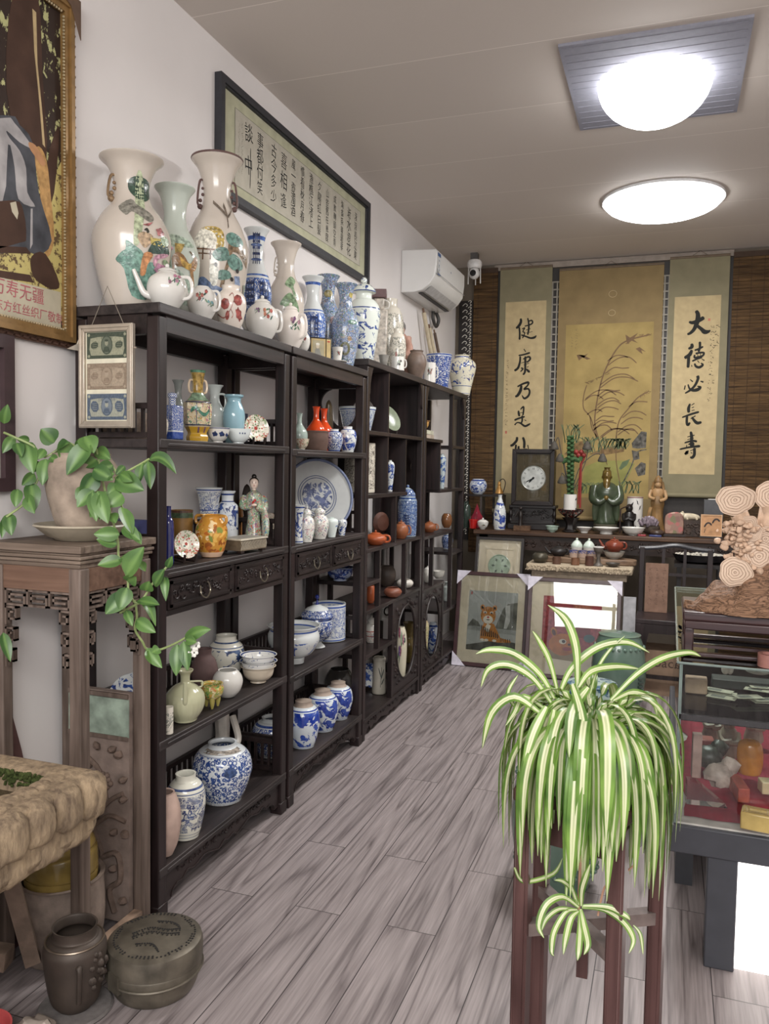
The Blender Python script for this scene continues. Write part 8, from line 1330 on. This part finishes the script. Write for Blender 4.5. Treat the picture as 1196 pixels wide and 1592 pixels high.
def block(name, label, cat, px_, py_, size, mm, rz=0, z=None, shape=None):
    z = cz2 if z is None else z; x, y = cpt(px_, py_, z); o = thing(name, label, cat, (x, y, z), rz); a, b, h = size
    if shape: shape(o, mm)
    else: M().box(-a/2, a/2, -b/2, b/2, 0, h).build('body', mm, o, bevel=min(size)*.08)
    return o
SOAP = mat('b0985c', .25, 0, .5, 0, .18, 14); AMB = mat('b5772c', .15, 0, .6, 0, .2, 18); RSD = mat('a5493a', .4, 0, .4, 0, .2, 30)
def amber(o, mm):
    m = M(); m.lathe(prof([(.8, 0), (.9, .05), (1, .3), (1, .6), (.9, .84), (.6, .96), (.02, 1)], .042, .12), 28, sx=1, sy=.8, fn=lambda a, z: 1+.02*sin(5*a+z*40)); m.build('stone', mm, o)
block('amber_stone', 'upright amber-yellow seal stone with a rounded top in the counter', 'stone', 1165, 1203, (1, 1, 1), AMB, 0, shape=amber)
def sealb(o, mm):
    M().box(-.045, .045, -.03, .03, 0, .05).build('body', mm, o, bevel=.004); m = M(); m.c = 0
    for k in range(3): frame_bars(m, Fr((0, 0, .05), (1, 0, 0), (0, 1, 0)), -.040+k*.007, .040-k*.007, -.026+k*.006, .026-k*.006, .0025, 0, .002)
    m.build('top_fret', mat('8f7a4c', .4), o)
block('seal_block', 'large tan soapstone seal block with a fret-carved top near the glass', 'seal', 1178, 1288, (1, 1, 1), SOAP, -.15, shape=sealb)
o = block('seal_box', 'long red-speckled stone bar lying towards the glass on the cloth', 'seal', 1148, 1236, (.035, .13, .045), RSD, .18)
block('seal_block', 'small cream stone block behind the fret-carved seal', 'seal', 1194, 1232, (.05, .05, .04), mat('c9b890', .3), .2)
block('seal_stone', 'tall pale pink soapstone post close to the counter corner', 'seal', 1082, 1208, (.03, .03, .15), mat('b59a90', .3, 0, .4, 0, .2, 18), .1)
block('rose_stone', 'rose-pink stone block behind the soapstone post', 'stone', 1096, 1168, (.06, .06, .05), mat('b06a62', .3), .1)
def rockf(o, mm):
    m = M(); m.ball((0, 0, .035), .05, 14, (1, .8, .75)); m.ball((.03, .02, .06), .03, 12)
    for i, v in enumerate(m.v): q = Vec(v); q += Vec((1, 1, 1))*.012*mnoise.noise(q*40); m.v[i] = (q.x, q.y, max(0, q.z))
    m.build('rock', mm, o)
block('dark_rock', 'dark green carved rock behind the tall soapstone post', 'stone', 1102, 1192, (1, 1, 1), mat('3c4038', .4, 0, .4, 0, .3, 30), 0, shape=rockf)
block('pale_rock', 'pale lumpy carved rock on a clear block at the counter corner', 'stone', 1118, 1222, (1, 1, 1), mat('a99a90', .5, 0, .4, 0, .3, 30), 0, shape=rockf)
o = block('glass_wedge', 'clear resin wedge standing on the cloth near the corner', 'wedge', 1098, 1250, (1, 1, 1), None, .1, shape=lambda o, mm: M().prism(Fr((-.06, 0, 0), (1, 0, 0), (0, 0, 1)), [(0, 0), (.12, 0), (.03, .07), (0, .075)], -.02, .02).build('wedge', glass('resin', (.86, .83, .8)), o))
def fig(mm_):
    def f(o, mm):
        m = M(); m.lathe(prof([(1, 0), (1, .1), (.8, .35), (.95, .55), (.6, .72), (.25, .76)], .035, .14), 18, fn=lambda a, z: 1+.06*sin(5*a)); m.ball((0, -.004, .118), .021, 12, (1, 1, 1.1)); m.tube(crom([(-.03, 0, .085), (-.02, -.03, .06), (.01, -.035, .065)], 4), .011, 7); m.tube(crom([(.03, 0, .085), (.028, -.03, .06), (.0, -.036, .058)], 4), .011, 7); m.build('body', mm_, o)
    return f
T1 = mat('8f7f6c', .45, 0, .4, 0, .2, 25); T2 = mat('9a8b78', .45, 0, .4, 0, .25, 25)
block('stone_figure', 'seated tan soapstone figure left of the amber stone', 'figurine', 1132, 1175, (1, 1, 1), T1, 0, shape=fig(T1))
block('stone_figure', 'tan soapstone figure far back between the rose block and seated figure', 'figurine', 1106, 1150, (1, 1, 1), T2, 0, shape=fig(T2))
block('stone_figure', 'cream soapstone figure far back behind the amber stone', 'figurine', 1172, 1152, (1, 1, 1), T2, 0, shape=fig(mat('a89c86', .45, 0, .4, 0, .2, 25)))
# goods on the middle glass shelf
sz_ = .7512
def heap(o, mm):
    m = M(); rn = random.Random(4)
    for i in range(22): m.obox((rn.uniform(-.14, .17), rn.uniform(-.08, .08), .004+.0022*i), (.08, .036, .002), rn.uniform(-.6, .6))
    m.build('notes', mm, o)
def fan_notes(label, px_, py_, seed):
    rn = random.Random(seed)
    for i in range(9):
        x, y = cpt(px_+rn.uniform(-40, 60), py_+rn.uniform(-12, 10), sz_); o = thing('old_note', 'small pale printed banknote lying among others on the glass shelf', 'banknote', (x, y, sz_+.0025*i), rn.uniform(-.6, .6), 'old notes on the glass shelf'); M().box(-.045, .045, -.022, .022, 0, .0012).build('paper', mat('a5ab94', .7, 0, .2, 0, .1, 60), o); m = M(); F = Fr((-.045, -.022, .0012), (1, 0, 0), (0, 1, 0)); m.rect(F, .012, .055, .008, .036, .0004); m.build('print', mat('5f6a5c', .7), o)
fan_notes('', 1140, 1088, 4)
o = block('cream_box', 'cream fabric box at the left of the middle glass shelf', 'box', 1082, 1076, (.07, .06, .05), mat('a9957c', .6, 0, .3, 0, .1, 30), 0, sz_)
o = block('green_tray', 'dark green tray at the back of the middle glass shelf', 'tray', 1160, 1070, (.22, .08, .03), mat('2f3a33', .5), 0, sz_)
o = block('jade_ornament', 'pale jade carved ornament with a ring seen through the rosewood stand', 'ornament', 1180, 1052, (1, 1, 1), None, .1, sz_, shape=lambda o, mm: (lambda m: (m.ball((0, 0, .03), .045, 14, (1.2, .7, .55)), m.ball((.01, 0, .055), .03, 12, (1.3, .8, .6)), m.tube([(.02*cos(i*pi/8)+.01, -.03, .04+.02*sin(i*pi/8)) for i in range(16)], .006, 6, closed=True), m.build('jade', mat('a9b0a4', .2, 0, .5, 0, .12, 25), o)))(M()))
o = block('white_rabbit', 'tiny white ornament pair seen through the rosewood stand', 'ornament', 1128, 1048, (1, 1, 1), None, 0, sz_, shape=lambda o, mm: (lambda m: (m.ball((0, 0, .016), .015, 10, (1, 1, 1.2)), m.ball((.016, 0, .018), .012, 10, (1, 1, 1.6)), m.build('stone', mat('c9c2b6', .3), o)))(M()))
# rosewood stand, driftwood and bracket fungus on top of the counter
RW_ = wood('rosewood', '26161a', '46302f', 'X', .3, spec=.6)
ks = thing('rosewood_stand', 'low rosewood stand with open panels on the glass counter', 'stand', (0, 0, CTZ+.001)); a = aty(1060, 1035, CY0+.08); KX0, KX1, KY0, KY1, KH = a.x+.004, .62, CY0+.08, CY0+.40, .138
M().box(KX0-.006, KX1, KY0-.006, KY1, KH-.028, KH).build('top', RW_, ks, bevel=.006)
m = M(); m.box(KX0, KX1, KY0, KY0+.022, KH-.055, KH-.028); m.box(KX0, KX0+.022, KY0+.022, KY1, KH-.055, KH-.028); m.build('frieze', RW_, ks, bevel=.004)
for x in (KX0, KX1-.03):
    for y in (KY0, KY1-.03): M().box(x, x+.028, y, y+.028, .012, KH-.05).build('leg', RW_, ks, bevel=.005)
m = M(); m.box(KX0-.002, KX1, KY0-.002, KY0+.02, 0, .013); m.box(KX0-.002, KX0+.02, KY0+.02, KY1, 0, .013); m.box(KX0+.02, KX1, KY1-.02, KY1, 0, .013); m.build('base_frame', RW_, ks, bevel=.003)
M().box(KX0+.028, KX1-.03, KY0+.004, KY0+.014, .028, .036).build('rail', RW_, ks)
DW = NT('driftwood'); DW.set(.7, 0, .3); _n = DW.n('TexNoise', _Scale=7.0, _Detail=6.0, _Distortion=1.0); DW.L(DW.co((1, 5, 7), (0, .5, 0)), _n.inputs[0]); _f = DW.math('FRACT', DW.math('MULTIPLY', _n.outputs[0], 9.0)); DW.col(DW.mix(DW.ramp(_f, [(0, .15), (.2, .8), (.6, 1.0), (.9, .3), (1, .15)]), '3c2a20', '94725a')); DW.bump(_f, .6, .008); DW = DW.m
fs = thing('fungus_sculpture', 'carved pale bracket-fungus sculpture on a driftwood root, on the rosewood stand', 'sculpture', (0, 0, CTZ+KH+.002))
fy = KY0+.10
def fq(px_, py_, dy=0): q = aty(px_, py_, fy+dy); return Vec((q.x, fy+dy, q.z-(CTZ+KH+.002)))
m = M(); n1, n2 = 46, 16                                   # root: a long tapering ridge
top = [(1064, 948), (1080, 940), (1100, 918), (1118, 906), (1132, 910), (1146, 902), (1158, 880), (1172, 874), (1196, 868), (1240, 862), (1300, 900)]
tp_ = crom([tuple(fq(*p)) for p in top], 5); vs = []; K = len(tp_)
for i, p in enumerate(tp_):
    x, hgt = p[0], max(.008, p[2]); wd = .035+.10*min(1, i/(K*.35))
    for j in range(n2+1):
        t = j/n2*pi; y = -cos(t)*wd; z = hgt*abs(sin(t))**.7; q = Vec((x, fy+y, z)); k = mnoise.noise(q*22)*.014+mnoise.noise(Vec((q.x*14+q.z*20, q.y*60, q.z*40)))*.010; vs.append((q.x+.02*mnoise.noise(q*12), q.y-(k if j < n2 else 0), max(0, q.z+(k if 0 < j < n2 else 0))))
m.add(vs, [(i*(n2+1)+j, (i+1)*(n2+1)+j, (i+1)*(n2+1)+j+1, i*(n2+1)+j+1) for i in range(K-1) for j in range(n2)]+[tuple(range(n2, -1, -1)), tuple((K-1)*(n2+1)+j for j in range(n2+1))]); m.build('driftwood', DW, fs, ang=180)
FUN = NT('bracket_fungus'); FUN.set(.6, 0, .3); _u = FUN.n('UVMap'); _s = FUN.n('SeparateXYZ'); FUN.L(_u.outputs[0], _s.inputs[0]); _n = FUN.n('TexNoise', _Scale=40.0, _Detail=4.0); FUN.L(FUN.co(), _n.inputs[0]); _r = FUN.ramp(FUN.math('FRACT', FUN.math('ADD', FUN.math('MULTIPLY', _s.outputs[0], 6.0), FUN.math('MULTIPLY', _n.outputs[0], 1.1))), [(0, .2), (.12, 1.0), (.8, .9), (1, .2)])
FUN.col(FUN.mix(_r, '9a7a66', 'cdb5a0')); FUN.bump(FUN.math('ADD', _r, FUN.math('MULTIPLY', _n.outputs[0], .8)), .6, .006); FUN = FUN.m; FUNS = mat('c4a68e', .6, 0, .3, 0, .15, 30, .5, bs=90); FUN2 = mat('a5876c', .65, 0, .3, 0, .15, 30)
def bracket(c, r, rot, tilt=.35, sq=(1, .82), dy=0, name='fungus_cap'):   # fan cap with growth rings
    k = M(); n, rings = 40, 16; c = fq(*c, dy); r = r*depth(Vec(c)+Vec((0, 0, CTZ+KH)))/FPX; vs = []
    for s_ in (1, -1):
        for i in range(rings+1):
            t = i/rings
            for j in range(n):
                a = 2*pi*j/n; rr = r*t*(1+.05*sin(3*a+1)+.03*sin(7*a)+.04*cos(a)); z = s_*(.10*r*(1-t**3)+.012*r*sin(t*24))*(1 if s_ > 0 else .7)+.10*r*t*t*sin(2*a)
                x, y = rr*cos(a)*sq[0], rr*sin(a)*sq[1]; x, y = x*cos(rot)-y*sin(rot), x*sin(rot)+y*cos(rot); vs.append((c.x+x, c.y-z-y*sin(tilt)*.5, c.z+y*cos(tilt*.5)))
    L = (rings+1)*n; fs_ = []
    for b, f in ((0, 1), (L, -1)):
        for i in range(rings):
            for j in range(n): q = (b+i*n+j, b+i*n+(j+1) % n, b+(i+1)*n+(j+1) % n, b+(i+1)*n+j); fs_.append(q if f > 0 else q[::-1])
    fs_ += [(rings*n+j, rings*n+(j+1) % n, L+rings*n+(j+1) % n, L+rings*n+j)[::-1] for j in range(n)]
    k.add(vs, fs_, [(max(.001, i/rings), .5) for _ in (0, 1) for i in range(rings+1) for j in range(n)]); return k.build(name, FUN, fs, ang=70)
bracket((1143, 778), 29, .2, .4, (1, .84), -.03); bracket((1200, 772), 26, -.3, .4, (1, .9), -.02); bracket((1143, 890), 26, -.3, .2, (.95, .9), -.10); bracket((1161, 818), 17, .7, .2, (1, .9), -.02); bracket((1180, 865), 24, .2, .2, (1, 1), -.07); bracket((1190, 838), 22, .5, .3, (1, .9), -.05); bracket((1160, 850), 18, -.5, .3, (1, .9), -.06); bracket((1172, 830), 14, .9, .3, (1, .9), -.07)
m = M(); rn = random.Random(15)
for i in range(280):
    t = rn.random(); px_ = 1150+rn.gauss(16, 15)-14*(1-t); py_ = 812+90*t; s_ = rn.uniform(1.8, 5.5); q = fq(px_, py_, -.06+rn.uniform(-.03, .05)); m.ball(tuple(q), s_*.0021, 11, (1, .8, .85))
for a, b, r_ in (((1150, 800), (1172, 850), .026), ((1172, 850), (1180, 905), .042), ((1200, 790), (1190, 850), .034), ((1180, 860), (1215, 900), .05)): m.tube([tuple(fq(*a, 0)), tuple(fq(*b, 0))], r_, 12)
m.v = [tuple(Vec(v)+.006*mnoise.noise_vector(Vec(v)*70)) for v in m.v]; m.build('knobbly_stem', FUNS, fs, ang=180)
M().tube([tuple(fq(1124, 818, .02)), tuple(fq(1135, 828, .02)), tuple(fq(1137, 848, .02))], .003, 6).build('thin_spur', FUN2, fs)
o = thing('tape_roll', 'brown roll of packing tape in front of the rosewood stand', 'tape', tuple(aty(1194, 1030, CY0+.005))); o.location = (KX0+.285, CY0+.004, CTZ+.002); o.location.y = CY0-.0; M().lathe([(.034, 0), (.034, .038), (.022, .038), (.022, 0), (.034, 0)], 36).build('roll', mat('9a6b62', .35), o)
o.location = (aty(1196, 1040, CY0-.02).x+.008, CY0+.036, CTZ+.001)
# ================================================================== SPIDER PLANT ON ITS STAND
D0 = 1.92; SC0 = atd(908, 1430, D0)
sx_, sy_ = SC0.x, SC0.y; RED = wood('oxblood_wood', '3a2422', '5f4340', 'Z', .45); ps = thing('plant_stand', 'tall square dark red wooden stand with crossed stretchers under the spider plant', 'plant stand', (sx_, sy_, 0))
ang0 = facing((sx_, sy_, 0)); B_ = atd(955, 1500, D0-.145); A_ = atd(812, 1500, D0-.03); Cc = atd(1016, 1500, D0+.03); Dd = atd(842, 1400, D0+.14); zS = SC0.z; HS = .77
corners = [Vec((p.x-sx_, p.y-sy_, 0)) for p in (A_, B_, Cc, Dd)]
rot = atan2((corners[1]-corners[0]).y, (corners[1]-corners[0]).x)
for c in corners:
    m = M(); m.obox((c.x*1.02, c.y*1.02, HS/2-.02), (.036, .036, HS-.04), rot); m.obox((c.x*1.02, c.y*1.02, .02), (.042, .042, .04), rot)
    for q in (-.013, .013): m.obox((c.x*1.02+q*cos(rot), c.y*1.02+q*sin(rot), HS/2), (.006, .040, HS-.1), rot)
    m.build('leg', RED, ps, bevel=.003)
M().prism(Fr((0, 0, HS-.03), (1, 0, 0), (0, 1, 0)), [(c.x*1.22, c.y*1.22) for c in corners], 0, .03).build('top', RED, ps, bevel=.004)
m = M()
for i in range(4): a, b = corners[i], corners[(i+1) % 4]; m.bar((a.x, a.y, HS-.075), (b.x, b.y, HS-.075), .02, .085)
m.build('apron', RED, ps); m = M(); GREYW = mat('6f625e', .6, 0, .3, 0, .25, 20)
m.bar((corners[0].x, corners[0].y, zS), (corners[2].x, corners[2].y, zS), .03); M().bar((corners[1].x, corners[1].y, zS-.0), (corners[3].x, corners[3].y, zS-.0), .03, .028).build('stretcher', GREYW, ps); m.build('stretcher', GREYW, ps); M().box(-.013, .013, -.013, .013, zS-.135, zS).build('pendant', RED, ps); 
c = corners[2]; m = M(); d = (c-corners[1]).normalized()
for k in range(3): m.tube(crom([(c.x-d.x*(.01+.02*k), c.y-d.y*(.01+.02*k), HS-.12-.03*k), (c.x-d.x*.04, c.y-d.y*.04, HS-.14-.02*k), (c.x-d.x*.03, c.y-d.y*.03, HS-.18)], 4), .007, 7)
m.build('carved_bracket', mat('6a5a50', .6), ps)
PX, PY, PZ = sx_, sy_, HS+.001
sau = thing('plant_saucer', 'grey saucer under the spider plant pot', 'saucer', (PX, PY, PZ)); M().lathe([(.10, 0), (.125, .02), (.13, .024), (.124, .022), (.1, .007), (.0005, .007)], 40).build('dish', mat('8a8580', .5), sau)
sp_ = thing('spider_plant', 'large variegated spider plant cascading over the tall stand', 'potted plant', (PX, PY, PZ+.009)); M().lathe(vessel([(.075, 0), (.08, .01), (.105, .13), (.11, .14), (.11, .15)], .006, .2), 36).build('pot', mat('6f7f78', .4, 0, .4, 0, .1, 14), sp_)
M().lathe([(.0005, .118), (.1, .118), (.1, .121), (.0005, .125)], 28).build('soil', mat('3a2f28', .95), sp_)
def stripe_mat():
    t = NT('striped_leaf'); t.set(.38, 0, .5); u = t.n('UVMap'); s = t.n('SeparateXYZ'); t.L(u.outputs[0], s.inputs[0]); nz = t.n('TexNoise', _Scale=14.0, _Detail=2.0); t.L(t.co(), nz.inputs[0])
    g = t.mix(t.ramp(nz.outputs[0], [(.35, 0.0), (.65, 1.0)]), '466a28', '789a45'); t.col(t.mix(t.ramp(s.outputs[0], [(.24, 0.0), (.33, .85), (.40, .9), (.46, .45), (.5, .7), (.54, .45), (.60, .9), (.67, .85), (.76, 0.0)]), g, 'e4e3bd')); t.b.inputs['Transmission Weight'].default_value = 0.0
    tr = t.n('BsdfTranslucent'); mx = t.n('MixShader'); mx.inputs[0].default_value = .18; tr.inputs[0].default_value = lin('8aa04c'); out = t.t.nodes['Material Output']; t.L(t.b.outputs[0], mx.inputs[1]); t.L(tr.outputs[0], mx.inputs[2]); t.L(mx.outputs[0], out.inputs[0]); return t.m
STR = stripe_mat(); rn = random.Random(21); fol = M(); o0 = Vec((PX, PY, PZ+.008))
def arc(az, el, L, w, droop, c0=(0, 0, .13), n=18, kink=0, m=fol):
    p = Vec(c0); d = Vec((cos(el)*cos(az), cos(el)*sin(az), sin(el))); path = [p.copy()]; st = L/n
    for i in range(n):
        d = (d+Vec((0, 0, -1))*droop*(.25+1.5*i/n)/n*2+Vec((rn.uniform(-1, 1), rn.uniform(-1, 1), 0))*kink).normalized(); p = p+d*st; path.append(p.copy())
    wid = [w*min(1, .35+2.2*i/n)*(1 if i < n*.6 else max(.06, 1-((i-n*.6)/(n*.4))**1.6)) for i in range(n+1)]
    h = Vec((cos(az), sin(az), 0)); tdir = (path[-1]-path[0]); m.blade(path, wid, tuple(Vec((h.x*.7, h.y*.7, .5))), fold=.30)
for i in range(125):                                   # the dense hanging skirt
    az = rn.uniform(0, 2*pi); r0 = rn.uniform(.0, .06); arc(az, rn.uniform(.3, 1.25), rn.uniform(.24, .45), rn.uniform(.02, .032), rn.uniform(3.6, 7.0), (r0*cos(az), r0*sin(az), .125), 18, .02)
tc = atan2(-PY, -PX)
for i in range(60):                                    # more on the side towards the room
    az = tc+rn.gauss(0, .9); arc(az, rn.uniform(-.1, .9), rn.uniform(.28, .43), rn.uniform(.021, .033), rn.uniform(3.6, 7.0), (.05*cos(az), .05*sin(az), .12), 18, .02)
def trace(pts, wpx, k0=0.0, k1=0.0):                   # long leaves seen against the room
    n = len(pts); q = crom([tuple(atd(x, y, depth((PX, PY, PZ+.1))-k0-(k1-k0)*i/(n-1))-o0) for i, (x, y) in enumerate(pts)], 5); K = len(q)-1; w = wpx*D0/FPX
    fol.blade(q, [w*min(1, .45+1.6*i/K)*(1 if i < K*.6 else max(.05, 1-((i-K*.6)/(K*.4))**1.6)) for i in range(K+1)], tuple((CAM-Vec((PX, PY, 1.0))).normalized()+Vec((0, 0, .3))), fold=.3)
for a in [([(898, 1075), (896, 1010), (880, 965), (852, 942)], 13, .02, .0), ([(868, 1080), (855, 1030), (840, 1000), (828, 982)], 9), ([(862, 1088), (840, 1050), (800, 1018), (762, 1012), (740, 1018)], 12, .02), ([(858, 1095), (828, 1055), (790, 1035), (760, 1042), (748, 1070)], 12, .03), ([(872, 1075), (890, 1040), (930, 1008), (975, 1000), (1010, 1016)], 13, .0), ([(950, 1090), (990, 1050), (1030, 1025), (1070, 1016), (1090, 1022)], 11, .03), ([(900, 1070), (920, 1045), (960, 1038), (998, 1042)], 12, .04), ([(918, 1080), (930, 1040), (950, 1010), (972, 990)], 6), ([(955, 1090), (985, 1078), (1015, 1090), (1022, 1115)], 11, .05), ([(840, 1110), (800, 1085), (765, 1110), (750, 1165)], 14, .06), ([(850, 1105), (815, 1085), (800, 1110), (786, 1130)], 10, .02), ([(805, 1105), (790, 1080), (806, 1050)], 7), ([(945, 1110), (995, 1115), (1030, 1150), (1042, 1180)], 13, .05), ([(950, 1130), (1000, 1150), (1030, 1190), (1048, 1225)], 12, .06), ([(970, 1180), (1005, 1220), (1030, 1255), (1038, 1280)], 10, .06), ([(980, 1240), (1010, 1245), (1022, 1255)], 7, .04), ([(890, 1065), (905, 1120), (900, 1180), (890, 1200)], 17, .12, .14), ([(915, 1070), (890, 1110), (885, 1180)], 17, .1, .14), ([(850, 1100), (830, 1140), (815, 1190)], 15, .1, .12), ([(862, 1105), (848, 1200), (858, 1290)], 16, .1, .12), ([(800, 1350), (815, 1372), (860, 1360), (875, 1335)], 7, .05)]: trace(*a)
fol.build('foliage', STR, sp_, ang=180)
# hanging plantlet on its runner
pl = M(); fq0 = atd(900, 1415, depth((PX, PY, PZ))-.13)-o0
rnr = M(); rnr.tube(crom([(0, 0, .12), tuple(Vec((fq0.x*.9, fq0.y*.9, .10))), tuple(fq0+Vec((0, 0, .10))), tuple(fq0)], 5), .0032, 6); q1 = [atd(x, y, depth((PX, PY, PZ))-.12)-o0 for x, y in ((990, 1325), (985, 1348), (945, 1375), (935, 1400), (930, 1425))]; rnr.tube(crom([tuple(v) for v in q1], 4), .0024, 6); rnr.build('runner', mat('b58a72', .5), sp_)
for a in [((900, 1412), (875, 1396), (850, 1408), (838, 1440), (846, 1460), 10), ((896, 1416), (870, 1415), (850, 1430), (842, 1450), 7), ((898, 1416), (880, 1420), (862, 1450), (858, 1480), (862, 1488), 8), ((900, 1418), (888, 1430), (880, 1460), (876, 1486), 9), ((903, 1415), (908, 1440), (914, 1470), (908, 1486), 10), ((902, 1416), (902, 1450), (900, 1480), (898, 1495), 9), ((905, 1412), (940, 1416), (970, 1436), (985, 1462), (978, 1484), 9), ((905, 1410), (945, 1412), (972, 1425), (980, 1432), 9), ((904, 1410), (905, 1385), (912, 1362), (918, 1345), 9), ((900, 1408), (890, 1385), (875, 1372), (862, 1370), 7), ((898, 1408), (892, 1390), (885, 1370), 6), ((985, 1440), (996, 1455), (1000, 1486), 5)]:
    pts, w = a[:-1], a[-1]; kk = depth((PX, PY, PZ))-.14; q = crom([tuple(atd(x, y, kk-.01*i)-o0) for i, (x, y) in enumerate(pts)], 5); K = len(q)-1; pl.blade(q, [w*1.15*kk/FPX*min(1, .4+1.6*i/K)*(1 if i < K*.6 else max(.05, 1-((i-K*.6)/(K*.4))**1.6)) for i in range(K+1)], tuple((CAM-(o0+fq0)).normalized()+Vec((0, 0, .3))), fold=.3)
pl.build('plantlet', STR, sp_, ang=180)
